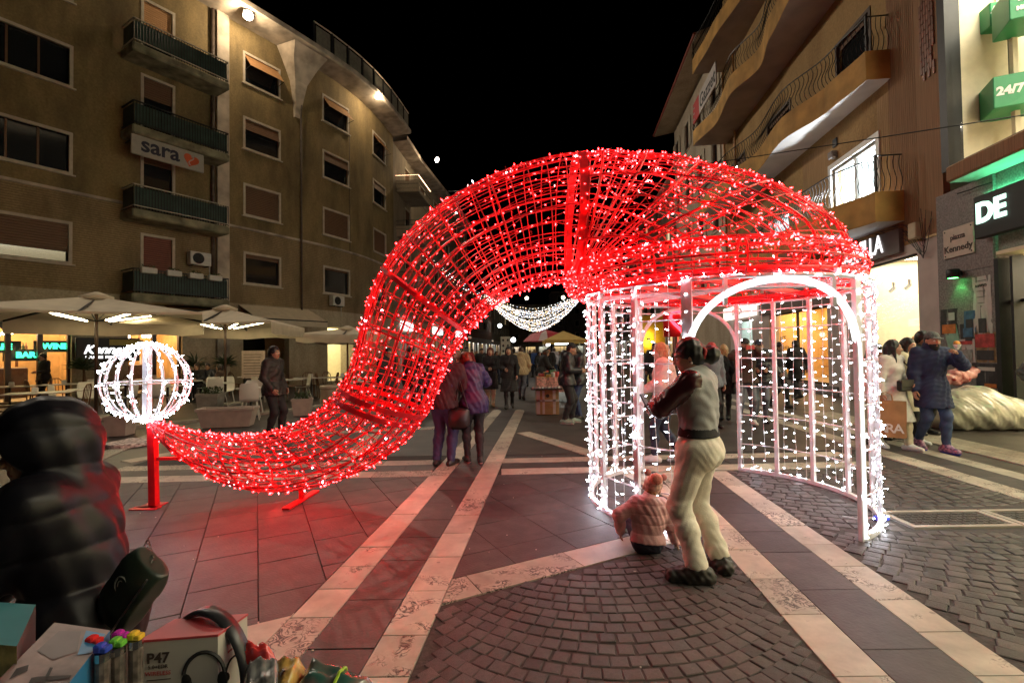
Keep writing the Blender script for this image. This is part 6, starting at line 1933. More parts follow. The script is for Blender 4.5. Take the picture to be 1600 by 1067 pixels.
# -- woman in the varsity jacket, back towards us, looking down to the left
def ex1(root, k):
 HP, T, s=k['HP'], k['T'], k['s']
 b=MB();b.ball(T(HP(-.085, .0, -.055)), .009, 8, 6);b.v=[tuple(c*s for c in v) for v in b.v];b.build('earring', mat('pearl', (.8, .78, .72), rough=.15, var=0), root, True)
 f=Field(T(HP(0, -.125, -.03)-V3((.1, .1, .1))), T(HP(0, -.125, -.03)+V3((.1, .1, .1))), .006)
 for i in range(16):
  a=2*PI*i/16;f.ell(T(HP(.05*math.cos(a), -.108-.012*math.sin(3*a), -.02+.05*math.sin(a))), (.017, .015, .017), .01)
 V, Fq=f.nets();o=bpy.data.objects.new('hair_band', npmesh('hair_band', V*s, Fq, mat('red_velvet', (.4, .03, .03), rough=.7)));link(o, root)
 b=MB();w=k['pel']+k['up']*.05
 for x in (-.11, ):
  p=k['pel']+k['rt']*(x-.048)+k['fw']*.06;b.tube([T((p+k['up']*.06)*s), T((p-k['up']*.05-k['fw']*.035-k['rt']*.012)*s), T((p-k['up']*.13-k['fw']*.05-k['rt']*.01)*s)], .004, 5)
 b.build('pocket_edge', cloth('pocket_shadow', (.4, .34, .24)), root)
 for q in 'LR':
  a=k['ank'][q];d=V3((-math.sin(.55 if q=='L' else -.75), math.cos(.55 if q=='L' else -.75), 0));r_=V3((d.y, -d.x, 0));b=MB()
  for i in range(4):c=a+d*(.075+.022*i)+V3((0, 0, .01-.017*i));b.tube([T((c-r_*.035-V3((0, 0, .012)))*s), T((c+V3((0, 0, .012)))*s), T((c+r_*.035-V3((0, 0, .012)))*s)], .005, 5)
  c=a+d*.07+V3((0, 0, .03))
  for w_ in (-1, 1):b.tube([T(c*s), T((c+r_*.04*w_+V3((0, 0, .02)))*s), T((c+r_*.06*w_+d*.01)*s), T((c+r_*.03*w_+d*.012)*s), T(c*s)], .005, 5)
  b.build('shoe_laces', mat('brown_laces', (.09, .07, .055), var=.2), root)
w1_, W1=person('woman in grey varsity jacket with maroon sleeves and cream sweatpants, by the pavilion arch', gpt(1092, 893), dirn(-.72, .62), 1.645, True, pose=dict(lean=.0, handL=(-.02, .32, 1.20), handR=(.10, .32, 1.17), elbL=(-1, -.25, -.3), elbR=(1, -.3, -.4), footL=(-.15, -.05, 0), footR=(.14, -.11, 0), yawL=.55, yawR=-.75, head=(.45, .28, 0), curl=.95, pelvis=(0, -.02, .925)), top=dict(m=c_grey, m2=c_maroon, e=.033, hem=.09, band=c_black, fold=.006, collar=.0, ecuff=.022), legs=dict(m=c_cream, e=.022, e2=.026, jog=True, buttock=True, stop=.95, rise=-.055, fold=.004), shoes=dict(m=mat('black_chunky_trainer', (.02, .017, .015), rough=.5, var=.5, scale=25), e=.034, boot=.14, chunky=1, sole=mat('dark_rubber', (.035, .032, .03), rough=.6)), hair=dict(k='bun', m=h_black, e=.010, at=(.01, -.150, -.035)), skin_c=(.44, .24, .155), lod=0, extras=ex1)
# phone in her hands
def put(o, W):o.matrix_basis=W;return o
t=thing('phone', 'dark phone held in both hands by the woman in the varsity jacket', 'phone')
b=MB();p=W1['W']@((W1['wri']['L']+W1['wri']['R'])/2+V3((0, .09, .035)));b.bbox((-.037, -.005, -.075), (.037, .005, .075), .004)
q_=Matrix.Translation(p)@Matrix.Rotation(math.atan2(.72, .62), 4, 'Z')@Matrix.Rotation(-.5, 4, 'X');b.v=[tuple(q_@Vector(v)) for v in b.v];b.build('case', c_shoe, t)
# -- toddler sitting on the ground
def ex2(root, k):
 HP, T, s=k['HP'], k['T'], k['s']
 f=Field(T(HP(0, 0, .05)-V3((.22, .22, .22))), T(HP(0, 0, .05)+V3((.22, .22, .24))), .007)
 f.ell(T(HP(0, -.016, .035)), (.130, .148, .140), .02, [T(k['hx']), T(k['hy']), T(k['hz'])])
 f.ell(T(HP(0, .10, -.07)), (.10, .09, .115), .01, [T(k['hx']), T(k['hy']), T(k['hz'])], op='sub')
 f.plane(T(-k['hz']+k['hy']*.25), T(HP(0, 0, -.065)))
 V, Fq=f.nets();o=bpy.data.objects.new('hat', npmesh('hat', V*s, Fq, mat('pink_spotted_knit', (.66, .34, .30), rough=.8, var=.55, scale=26, col2=(.7, .45, .36))));link(o, root)
 for x in (-1, 1):
  f=Field(T(HP(x*.075, -.03, .13)-V3((.09, )*3)), T(HP(x*.075, -.03, .13)+V3((.09, )*3)), .006)
  f.ell(T(HP(x*.075, -.03, .125)), (.046, .026, .046), .01, [T(k['hx']), T(k['hy']), T(k['hz'])]);V, Fq=f.nets()
  o=bpy.data.objects.new('hat_ear', npmesh('hat_ear', V*s, Fq, mat('pink_knit_ear', (.55, .2, .18))));link(o, root)
 f=Field(T(HP(0, -.14, .09)-V3((.16, )*3)), T(HP(0, -.14, .09)+V3((.16, )*3)), .006)
 for i in range(14):f.ell(T(HP(0, -.14, .085)+rnd_dir()*.028), (.055, )*3, .015)
 V, Fq=f.nets();o=bpy.data.objects.new('pompom', npmesh('pompom', V*s, Fq, cloth('salmon_pompom', (.75, .30, .22), bump=.8, bscale=90)));link(o, root)
person('toddler in a pink quilted jacket and spotted bobble hat sitting on the paving', (G(1012, 860).x, G(1012, 860).y, 0), dirn(.05, 1), 0.96, False, pose=dict(pelvis=(0, 0, .13), lean=.16, side=.10, handL=(-.36, .10, .235), handR=(.42, .06, .07), elbL=(-1, -.4, .3), elbR=(1, -.5, .3), footL=(-.2, .72, .02), footR=(.2, .72, .02), kneeL=(-.2, 0, 1), kneeR=(.2, 0, 1), head=(-.1, .05, .22), curl=.4, hs=1.5), top=dict(m=c_pink, e=.078, ea=.05, hem=-.01, quilt=.13, qamp=.010, fold=.0025, collar=.03, hood=True), legs=dict(m=c_jeans2, e=.03), shoes=dict(m=c_wshoe), hair=dict(k='short', m=h_blond, brow=False), skin_c=SK1, lod=0, extras=ex2)
# -- hooded woman at the stall, near left
hw, HW=person('person in a black hooded puffer coat bending over the stall at the left edge', (-1.36, 1.55, 0), dirn(-1, -.22), 1.39, True, pose=dict(lean=.17, handL=(-.12, .46, .92), handR=(.16, .48, .92), elbL=(-.8, -.6, -.3), elbR=(.8, -.6, -.3), head=(.62, .0, 0), footL=(-.1, .1, 0), footR=(.1, -.12, 0)), top=dict(m=mat('black_quilted_nylon', (.004, .004, .007), rough=.45, spec=.3, var=.1), e=.055, ea=.05, hem=-.42, quilt=.15, qamp=.011, fold=.0012, hoodup=True, collar=.03, flare=.02), legs=dict(m=c_black), shoes=dict(m=c_shoe), hair=dict(k='short', m=h_brown), skin_c=SK1, lod=0, extras=lambda root, k:None)
o=MB();
for i in range(9):
 a=PI*(.1+.8*i/8)
# striped scarf at her neck
sv=[HW['W']@(HW['neck']+HW['fw']*(.11+.05*math.sin(a))+HW['rt']*(.09*math.cos(a))+HW['up']*(.015-.02*math.sin(a))) for a in np.linspace(0.0, PI, 12)]
o.tube(sv, [.03+.008*math.sin(i*1.7) for i in range(12)], 8)
sc_o=o.build('scarf', mat('black_white_scarf', (.03, .03, .03), rough=.8, var=.9, scale=14, col2=(.8, .78, .74)), hw, True)
# her handbag
t=thing('handbag', 'dark green handbag with a round emblem hanging at the hooded person\'s side', 'handbag')
M_bag=mat('dark_green_leather', (.016, .026, .02), rough=.4, var=.2, scale=20)
bc=Q(208, 922, 1.45);bx=Vector((.60, -.10, .79)).normalized();by=Vector((.25, .96, -.05)).normalized();bz=bx.cross(by);by=bz.cross(bx)
bf=lambda x, y, z:bc+bx*x+by*y+bz*z
f_=Field((-.15, -.08, -.12), (.15, .08, .12), .006);f_.ell((0, 0, 0), (.145, .046, .10), 0);f_.plane((1, 0, 0), (.112, 0, 0));f_.plane((-1, 0, 0), (-.112, 0, 0));f_.plane((0, 0, 1), (0, 0, .07));f_.plane((0, 0, -1), (0, 0, -.062))
f_.disp(lambda X, Y, Z:.003*np.sin(40*X+25*Z)*np.sin(33*Z-18*X))
V_, F_q=f_.nets();V_=np.array([tuple(bf(*v)) for v in V_]);o=bpy.data.objects.new('bag_body', npmesh('bag_body', V_, F_q, M_bag));link(o, t)
b=MB();b.tube([bf(-.105, -.042, -.045), bf(.105, -.042, -.045)], .003, 5);b.build('zip', mat('steel_zip', (.5, .5, .5), rough=.3, metal=1, var=0), t)
b=MB();b.tube([bf(.03+.022*math.cos(a), -.042, .015+.022*math.sin(a)) for a in np.linspace(0, 2*PI, 20)[:-1]], .003, 5, True);b.tube([bf(.03+.011*math.cos(a), -.042, .015+.011*math.sin(a)) for a in np.linspace(0, 5.2, 12)], .0025, 4);b.build('emblem', mat('grey_emblem', (.12, .13, .125), rough=.4, var=0), t)
b=MB();p_=bf(.11, .0, .0)
for i in range(6):b.tube([p_+Vector((-.012*i, .012*i, .007*i+.006*math.cos(a)))+Vector((.006*math.sin(a)*(i%2), .006*math.sin(a)*(1-i%2), 0)) for a in np.linspace(0, 2*PI, 9)[:-1]], .0018, 4, True)
b.build('chain', mat('dark_steel_chain', (.2, .2, .2), rough=.3, metal=1, var=0), t)
# -- man in the dark jacket, left
person('man in black jacket and trousers standing alone before the cafe', gpt(427, 684), dirn(.95, -.15), 1.73, False, pose=dict(lean=.0, handL=(-.2, .12, .93), handR=(.2, .12, .93), footL=(-.08, .10, 0), footR=(.09, -.04, 0), head=(-.1, .02, 0)), top=dict(m=cloth('black_jacket', (.022, .017, .016), rough=.6), e=.04, hem=-.12, fold=.008, collar=.03), legs=dict(m=c_black, e=.016), shoes=dict(m=c_shoe), hair=dict(k='short', m=h_black, e=.010), skin_c=SK2)
# -- the couple
c1_, C1_=person('person in dark plum jacket and blue jeans, hugged by the violet jacket', gpt(692, 727), dirn(.35, 1), 1.66, False, pose=dict(lean=.20, side=.10, handL=(-.05, .34, 1.2), handR=(.1, .36, 1.2), elbL=(-1, -.2, -.4), elbR=(.6, -.3, -.5), footL=(-.10, .0, 0), footR=(.11, .04, 0), head=(-.2, .5, .1)), top=dict(m=c_darkmar, e=.045, hem=-.10, fold=.008, hood=True, collar=.02), legs=dict(m=cloth('indigo_jeans', (.028, .035, .10)), e=.016, e2=.024), shoes=dict(m=c_shoe), hair=dict(k='short', m=h_brown, e=.012), skin_c=SK1)
def armband(root, k):
 b=MB();p0=k['sh']['L'];p1=k['elb']['L'];s=k['s']
 b.tube([k['T']((p0+(p1-p0)*.50)*s), k['T']((p0+(p1-p0)*.66)*s)], .098*s, 12, caps=False);b.build('reflective_band', mat('reflective_band', (.78, .72, .75), rough=.3, var=0), root)
person('woman in violet jacket and black trousers with auburn hair, arm round her companion', gpt(741, 723), dirn(-.25, 1), 1.60, True, pose=dict(lean=.16, side=-.10, handL=(-.43, .12, 1.05), handR=(.05, .38, 1.2), elbL=(-.7, -.9, -.6), elbR=(1, -.2, -.5), footL=(-.09, .08, 0), footR=(.09, -.03, 0), head=(.3, .45, -.1), palmL=(.3, 1, 0)), top=dict(m=c_purple, e=.05, hem=-.16, fold=.008, hood=True), legs=dict(m=c_black, e=.012), shoes=dict(m=mat('black_trainer_pink', (.02, .02, .02)), sole=mat('pink_sole', (.7, .35, .35), var=0)), hair=dict(k='bob', m=h_red, e=.010), skin_c=SK1, extras=armband)
t=thing('handbag', 'black shoulder bag hanging between the hugging couple', 'handbag')
bc=Q(720, 652, 6.75);b=MB();b.bbox((bc.x-.17, bc.y-.08, bc.z-.16), (bc.x+.12, bc.y+.06, bc.z+.14), .05);b.build('bag_body', c_shoe, t, True);b=MB();b.tube([(bc.x-.1, bc.y, bc.z+.12), (bc.x, bc.y-.03, bc.z+.5), (bc.x+.1, bc.y, bc.z+.12)], .012, 5);b.build('strap', c_shoe, t)
# -- two women in black coats walking towards us
walk=dict(footL=(-.07, .20, .0), footR=(.07, -.18, .03), pitchR=.35, handL=(-.24, -.08, .9), handR=(.24, .16, .93))
walk2=dict(footL=(-.07, -.20, .03), footR=(.07, .18, 0), pitchL=.35, handL=(-.24, .16, .92), handR=(.24, -.10, .9))
person('woman with reddish hair in a black coat over cream trousers, walking towards us', gpt(767, 634), dirn(.02, -1), 1.70, True, pose=dict(walk, handL=(-.05, .26, 1.1), handR=(.06, .26, 1.1)), top=dict(m=c_black, e=.035, hem=-.42, flare=.04, collar=.03), legs=dict(m=c_ivory, e=.014), shoes=dict(m=c_tan), hair=dict(k='long', m=h_red), skin_c=SK1)
person('dark-haired woman in a long black coat and black boots, walking towards us', gpt(796, 637), dirn(-.05, -1), 1.72, True, pose=dict(walk2, handR=(.1, .26, 1.08)), top=dict(m=c_black, e=.035, hem=-.46, flare=.05, collar=.03), legs=dict(m=c_black, e=.004), shoes=dict(m=c_shoe, boot=.6), hair=dict(k='long', m=h_black), skin_c=SK1)
person('man in a tan jacket and grey trousers walking away up the street', gpt(815, 624), dirn(.1, 1), 1.74, False, pose=walk, top=dict(m=c_camel, e=.05, hem=-.12, hood=True), legs=dict(m=c_greyj), shoes=dict(m=c_shoe), hair=dict(k='short', m=h_brown))
person('dark-coated shopper leaning over the market stall', gpt(846, 622), dirn(.9, .2), 1.66, True, pose=dict(lean=.25, handL=(-.1, .4, 1.0), handR=(.1, .42, 1.0)), top=dict(m=c_black, e=.05, hem=-.25), legs=dict(m=c_black), shoes=dict(m=c_shoe), hair=dict(k='bob', m=h_brown))
# -- pair by the cardboard box
person('man in a black beanie and dark tracksuit with grey-white trainers beside the pavilion', gpt(886, 661), dirn(.85, -.1), 1.76, False, pose=dict(lean=.08, handL=(-.12, .3, 1.12), handR=(.12, .3, 1.12), footL=(-.09, .1, 0), footR=(.09, -.05, 0), head=(0, .35, 0)), top=dict(m=c_black2, e=.045, hem=-.12, hood=True), legs=dict(m=c_black, e=.022), shoes=dict(m=mat('grey_trainer', (.2, .26, .22)), sole=c_wsole, e=.016), hair=dict(k='beanie', m=c_black, m2=h_black), skin_c=SK2)
person('person in dark jacket and jeans facing the man in the beanie', gpt(905, 655), dirn(-.9, -.2), 1.70, False, pose=dict(lean=.05, handL=(-.1, .3, 1.1), handR=(.1, .3, 1.08), head=(0, .3, 0)), top=dict(m=c_black2, e=.045, hem=-.12, hood=True), legs=dict(m=c_jeans), shoes=dict(m=c_shoe), hair=dict(k='short', m=h_black), skin_c=SK2)
# -- behind the pavilion
person('blond woman in a pale pink fleece jacket, dark jeans and white trainers behind the pavilion', gpt(1043, 722), dirn(-.75, .35), 1.66, True, pose=dict(footL=(-.08, .17, 0), footR=(.07, -.17, .03), pitchR=.3, handL=(-.12, .3, 1.05), handR=(.1, .3, 1.05), head=(.1, .15, 0)), top=dict(m=c_pinkfl, e=.05, hem=-.06, fold=.008), legs=dict(m=c_jeans2, e=.008), shoes=dict(m=c_wshoe, e=.014), hair=dict(k='long', m=h_blond), skin_c=SK1)
person('person in a red cap and grey jacket, half hidden behind the varsity jacket', gpt(1112, 668), dirn(.2, -1), 1.70, False, pose=dict(), top=dict(m=c_greyj, e=.04, hem=-.1), legs=dict(m=c_black), shoes=dict(m=c_shoe), hair=dict(k='cap', m=mat('red_cap', (.42, .04, .04)), m2=h_brown))
person('fair-haired woman in a dark coat and boots seen from behind', gpt(1133, 657), dirn(.4, .9), 1.66, True, pose=walk2, top=dict(m=c_black, e=.045, hem=-.32, flare=.03), legs=dict(m=c_black, e=.004), shoes=dict(m=c_shoe, boot=.5), hair=dict(k='long', m=h_blond))
ph, PH=person('man in brown jacket and grey jeans raising a phone to take a picture', gpt(1166, 663), dirn(-.25, -1), 1.78, False, pose=dict(handL=(-.12, .36, 1.52), handR=(.10, .36, 1.52), elbL=(-1, -.1, -.8), elbR=(1, -.1, -.8), footL=(-.13, .0, 0), footR=(.13, .02, 0), palmL=(.6, 1, 0), palmR=(-.6, 1, 0), curl=.7), top=dict(m=c_brown, e=.045, hem=-.1), legs=dict(m=c_greyj, e=.012), shoes=dict(m=c_wshoe), hair=dict(k='cap', m=c_black, m2=h_black), skin_c=SK2)
t=thing('phone', 'red-cased phone held up by the man in the brown jacket', 'phone')
p=PH['W']@((PH['wri']['L']+PH['wri']['R'])/2+V3((0, .1, .02)));b=MB();b.bbox((p.x-.085, p.y-.006, p.z-.04), (p.x+.085, p.y+.006, p.z+.04), .005);b.build('case', mat('red_case', (.5, .05, .06)), t)
person('man in black padded jacket and grey trousers behind the one with the phone', gpt(1188, 660), dirn(-.3, -1), 1.75, False, pose=dict(handL=(-.12, .24, 1.1), handR=(.14, .22, 1.1)), top=dict(m=c_black2, e=.055, hem=-.1, quilt=.11), legs=dict(m=c_greyj, e=.01), shoes=dict(m=c_shoe), hair=dict(k='cap', m=c_jeans2, m2=h_black), skin_c=SK2)
person('person all in black walking past the amber-lit shop window', gpt(1217, 637), dirn(.5, -.8), 1.72, False, pose=walk, top=dict(m=c_black2, e=.05, hem=-.15), legs=dict(m=c_black), shoes=dict(m=c_shoe), hair=dict(k='short', m=h_black), skin_c=SK2)
# -- the group at the right
person('person in a white jacket drinking, half hidden by the pavilion lights', gpt(1364, 695), dirn(.8, -.5), 1.62, True, pose=dict(handL=(-.05, .26, 1.25), handR=(.12, .3, 1.1), head=(0, .2, 0)), top=dict(m=c_white, e=.05, hem=-.2), legs=dict(m=c_black), shoes=dict(m=c_shoe), hair=dict(k='long', m=h_black), skin_c=SK1)
person('dark-haired man in a navy jacket looking down behind the white coat', gpt(1383, 685), dirn(.3, -.9), 1.66, False, pose=dict(lean=.12, head=(-.3, .5, 0)), top=dict(m=c_navy, e=.05, hem=-.1), legs=dict(m=c_jeans2), shoes=dict(m=c_shoe), hair=dict(k='short', m=h_brown, e=.014), skin_c=SK1)
wc, WC=person('long-haired woman in a long white coat looking aside, carrying a paper bag', gpt(1395, 700), dirn(.25, -.95), 1.66, True, pose=dict(walk, handL=(-.16, .18, 1.05), handR=(.27, .05, .86), head=(.75, .0, 0)), top=dict(m=c_white, e=.032, hem=-.48, flare=.06, collar=.02), legs=dict(m=c_ivory, e=.02), shoes=dict(m=c_wshoe, e=.014), hair=dict(k='long', m=h_black), skin_c=SK1)
person('woman in an ivory coat with tied dark hair, walking behind the bearded man', gpt(1417, 690), dirn(.45, -.9), 1.70, True, pose=dict(walk2, handL=(-.05, .22, 1.2)), top=dict(m=c_ivory, e=.035, hem=-.4, flare=.04), legs=dict(m=c_black), shoes=dict(m=c_wshoe), hair=dict(k='bob', m=h_black), skin_c=SK1)
person('dark-haired man in a black jacket behind the flat-capped man', gpt(1441, 678), dirn(.1, -1), 1.82, False, pose=dict(), top=dict(m=c_black, e=.045, hem=-.12), legs=dict(m=c_black), shoes=dict(m=c_shoe), hair=dict(k='short', m=h_black, e=.014), skin_c=SK3)
bm, BMn=person('bearded man in a flat cap and navy coat eating as he walks', gpt(1457, 703), dirn(-.15, -1), 1.78, False, pose=dict(footL=(-.08, .16, 0), footR=(.10, -.14, .03), pitchR=.3, handL=(-.13, .34, 1.40), handR=(.25, .06, .88), elbL=(-.8, -.2, -.9), head=(.05, .12, 0), palmL=(1, .2, 0), curlL=1.1), top=dict(m=c_navy, e=.045, hem=-.30, flare=.02, fold=.007, collar=.035), legs=dict(m=c_jeans, e=.012), shoes=dict(m=c_bshoe, sole=c_bsole, e=.02), hair=dict(k='cap', m=c_plaid, m2=h_black, beard=mat('black_beard', (.008, .007, .007), rough=.7, var=.3)), skin_c=SK2, lod=0)
t=thing('snack', 'orange snack in a white paper napkin at the bearded man\'s mouth', 'food')
p=BMn['W']@(BMn['wri']['L']+V3((.015, .03, .11)));b=MB();b.lathe([(.016, -.05), (.04, .0), (.05, .03)], tuple(p), 9);b.build('napkin', c_wshoe, t);b=MB();b.ball(tuple(p+V3((0, 0, .045))), .045, 8, 6, sc_=(1, .7, .8));b.build('pastry', mat('golden_pastry', (.6, .27, .04), var=.3, scale=30), t, True)
# bags of the white-coated woman
t=thing('handbag', 'small black handbag worn across the white coat', 'handbag');W_=WC['W']
pf=lambda x, y, z:W_@V3((x, y, z))
b=MB();b.bbox((-.15, .19, .93), (.15, .27, 1.11), .02, fr=pf);b.bbox((-.15, .272, 1.0), (.15, .284, 1.112), .004, fr=pf);b.build('bag_body', c_shoe, t)
b=MB();b.tube([pf(-.14, .22, 1.1), pf(-.16, .17, 1.3), pf(-.1, .03, 1.50)], .009, 5);b.build('strap', c_shoe, t)
t=thing('paper_bag', 'tall brown paper shopping bag with white letters, hanging beside the white coat', 'shopping bag')
M_kraft=mat('brown_kraft_paper', (.36, .20, .085), rough=.75, var=.15, scale=6, bump=.2)
c=Q(1385, 654, 7.35);R_=Matrix.Rotation(-.55, 3, 'Z');bf=lambda x, y, z:c+R_@Vector((x, y, z))
b=MB()
for x0, y0, x1, y1 in ((-.24, -.07, .24, -.07), (.24, -.07, .24, .07), (.24, .07, -.24, .07), (-.24, .07, -.24, -.07)):
 b.quad(bf(x0*.94, y0, -.27), bf(x1*.94, y1, -.27), bf(x1, y1*.6, .27), bf(x0, y0*.6, .27))
b.quad(bf(-.226, -.07, -.27), bf(-.226, .07, -.27), bf(.226, .07, -.27), bf(.226, -.07, -.27));b.build('bag_body', M_kraft, t)
text('ZARA', .19, mat('white_print', (.75, .72, .68), var=0), t, bf(-.02, -.074, -.14), R_@Vector((1, 0, 0)), (0, 0.02, 1), bold=.003, spacing=.8)
b=MB()
for y in (-.05, .05):b.tube([bf(-.08, y, .26), bf(-.07, y*.6, .36), bf(.0, 0, .40), bf(.07, y*.6, .36), bf(.08, y, .26)], .006, 5)
b.build('handle', M_kraft, t)
# -- someone cut by the right edge
person('person in a dark quilted jacket at the right edge by the shop door', (8.0, 7.15, 0), dirn(-.5, -.8), 1.70, False, pose=dict(handR=(.32, .16, 1.0)), top=dict(m=cloth('dark_green_nylon', (.03, .04, .035), rough=.45), e=.06, hem=-.15, quilt=.10), legs=dict(m=c_black), shoes=dict(m=c_shoe), hair=dict(k='short', m=h_black))
# -- figures behind the tail of the hat
for px_, fy, H_, lab in ((604, 652, 1.70, 'figure in black seen through the red tail, the left one of three'), (640, 648, 1.74, 'stocky figure in black seen through the red tail, the middle one of three'), (661, 640, 1.72, 'figure in black seen through the red tail, the right one of three')):
 person(lab, gpt(px_, fy), dirn(random.uniform(-1, 1), random.uniform(-1, .6)), H_, False, pose=dict(handL=(-.1, .25, 1.1)), top=dict(m=c_black, e=.06, hem=-.2), legs=dict(m=c_black), shoes=dict(m=c_shoe), hair=dict(k='short', m=h_black), lod=2)
person('person in a black hat right behind the hugging couple', gpt(716, 655), dirn(.1, -1), 1.72, False, pose=walk, top=dict(m=c_black, e=.05, hem=-.25), legs=dict(m=c_black), shoes=dict(m=c_shoe), hair=dict(k='beanie', m=c_black, m2=h_black), lod=2)
# -- seated cafe guests and a waiter
def seated(label, loc, face, top_m, hair_d, sk=SK1, fem=True):
 return person(label, loc, face, 1.66, fem, pose=dict(pelvis=(0, 0, .56), lean=.05, footL=(-.1, .42, 0), footR=(.1, .42, 0), kneeL=(0, .4, 1), kneeR=(0, .4, 1), handL=(-.15, .36, .78), handR=(.15, .32, .80), head=(0, .05, 0)), top=dict(m=top_m, e=.04, hem=.0), legs=dict(m=c_black), shoes=dict(m=c_shoe), hair=hair_d, skin_c=sk, lod=2)
# -- far crowd up the street: a few kinds, copied, each with its own coat colour
kinds=[]
for i, (fem, hr, col, lg) in enumerate(((True, dict(k='long', m=h_black), c_black, c_black), (False, dict(k='short', m=h_brown), c_navy, c_jeans), (True, dict(k='bob', m=h_blond), c_tan, c_jeans2), (False, dict(k='beanie', m=c_black, m2=h_black), c_black2, c_black), (True, dict(k='long', m=h_brown), c_maroon, c_jeans2), (False, dict(k='cap', m=c_navy, m2=h_grey), c_brown, c_greyj))):
 kinds.append(person('x', (0, 0, 0), (0, -1), 1.64 if fem else 1.75, fem, pose=(walk, walk2)[i%2], top=dict(m=col, e=.05, hem=-.12 if i%3 else -.35, flare=.02), legs=dict(m=lg), shoes=dict(m=c_shoe), hair=hr, lod=2)[0])
coats=[('black', c_black), ('navy', c_navy), ('tan', c_tan), ('grey', c_grey), ('maroon', c_maroon), ('red', cloth('red_nylon', (.35, .03, .04))), ('ivory', c_ivory), ('brown', c_brown), ('blue', cloth('blue_nylon', (.06, .12, .33)))]
crowd=[(690, 18.5), (697, 22), (704, 26), (712, 30), (722, 24), (730, 20), (738, 33), (745, 27), (752, 21), (757, 38), (775, 24), (782, 30), (786, 42), (803, 27), (812, 34), (820, 22), (828, 38), (836, 30), (842, 26), (850, 33), (858, 21.5), (866, 28), (874, 36), (882, 24), (893, 30), (735, 44), (765, 46), (800, 48), (832, 52), (905, 24), (1000, 17), (1014, 20), (1022, 15.5), (1035, 24), (1058, 18), (1070, 21), (1082, 16), (1245, 15.2)]
used_k=set()
for n, (px_, Y_) in enumerate(crowd):
 ki=random.randrange(6) if n>=6 else n
 cn, cm=coats[n%len(coats)] if random.random()<.55 else coats[0]
 o=kinds[ki] if ki not in used_k else copy_tree(kinds[ki]);used_k.add(ki)
 q=Q(px_, 560, Y_)
 away=n%2
 o.location=(q.x, Y_, 0);o.rotation_euler=(0, 0, (0 if away else PI)+random.uniform(-.5, .5));sc_=random.uniform(.95, 1.04);o.scale=(sc_, )*3
 where='up the street left of the stall' if px_<830 else ('by the stalls up the street' if px_<960 else 'on the pavement far behind the pavilion')
 tag(o, '%s-coated passer-by walking %s %s'%(cn, 'away' if away else 'towards us', where), 'person', 'distant passers-by')
 for c in o.children:
  if c.name.split('.')[0] in ('jacket', 'coat') and c.material_slots:
   c.material_slots[0].link='OBJECT';c.material_slots[0].material=cm
for i, k in enumerate(kinds):
 if i not in used_k:
  for c in list(k.children):bpy.data.objects.remove(c)
  bpy.data.objects.remove(k)
# ================================================================== CAFE, GROUND FLOOR LEFT
M_cafewall=mat('warm_cafe_wall', (.62, .40, .18), rough=.7, var=.25, scale=2)
M_darkwood=mat('dark_stained_wood', (.05, .022, .012), rough=.4, var=.25, scale=4)
M_cafelit=glow('warm_cafe_ceiling', (1.0, .66, .30), 14.0)
M_cafelit2=glow('cafe_lamp', (1.0, .80, .50), 30.0);M_cafelit2.cycles.emission_sampling='NONE'
M_neon=glow('green_neon_letters', (.05, 1.0, .45), 3.5)
M_canvas=mat('ivory_parasol_canvas', (.64, .55, .41), rough=.85, var=.08, scale=3)
_b=M_canvas.node_tree.nodes['Principled BSDF'];
M_barlight=glow('led_bar_light', (1.0, .84, .48), 30.0)
M_plastic=mat('white_plastic_chair', (.66, .64, .58), rough=.45, var=.05)
M_bent=mat('brown_bentwood', (.14, .06, .025), rough=.45, var=.25, scale=6)
M_top=mat('pale_table_top', (.58, .55, .50), rough=.4, var=.06)
M_leafd=mat('dark_plant_leaf', (.035, .06, .022), rough=.5, var=.35, scale=12)
M_terra=mat('pinkish_plastic_planter', (.46, .38, .33), rough=.6, var=.12)
M_stonepot=mat('grey_stone_pot', (.30, .28, .25), rough=.75, var=.2, bump=.3)
M_ceramic=mat('white_ceramic', (.72, .70, .66), rough=.3, var=.04)
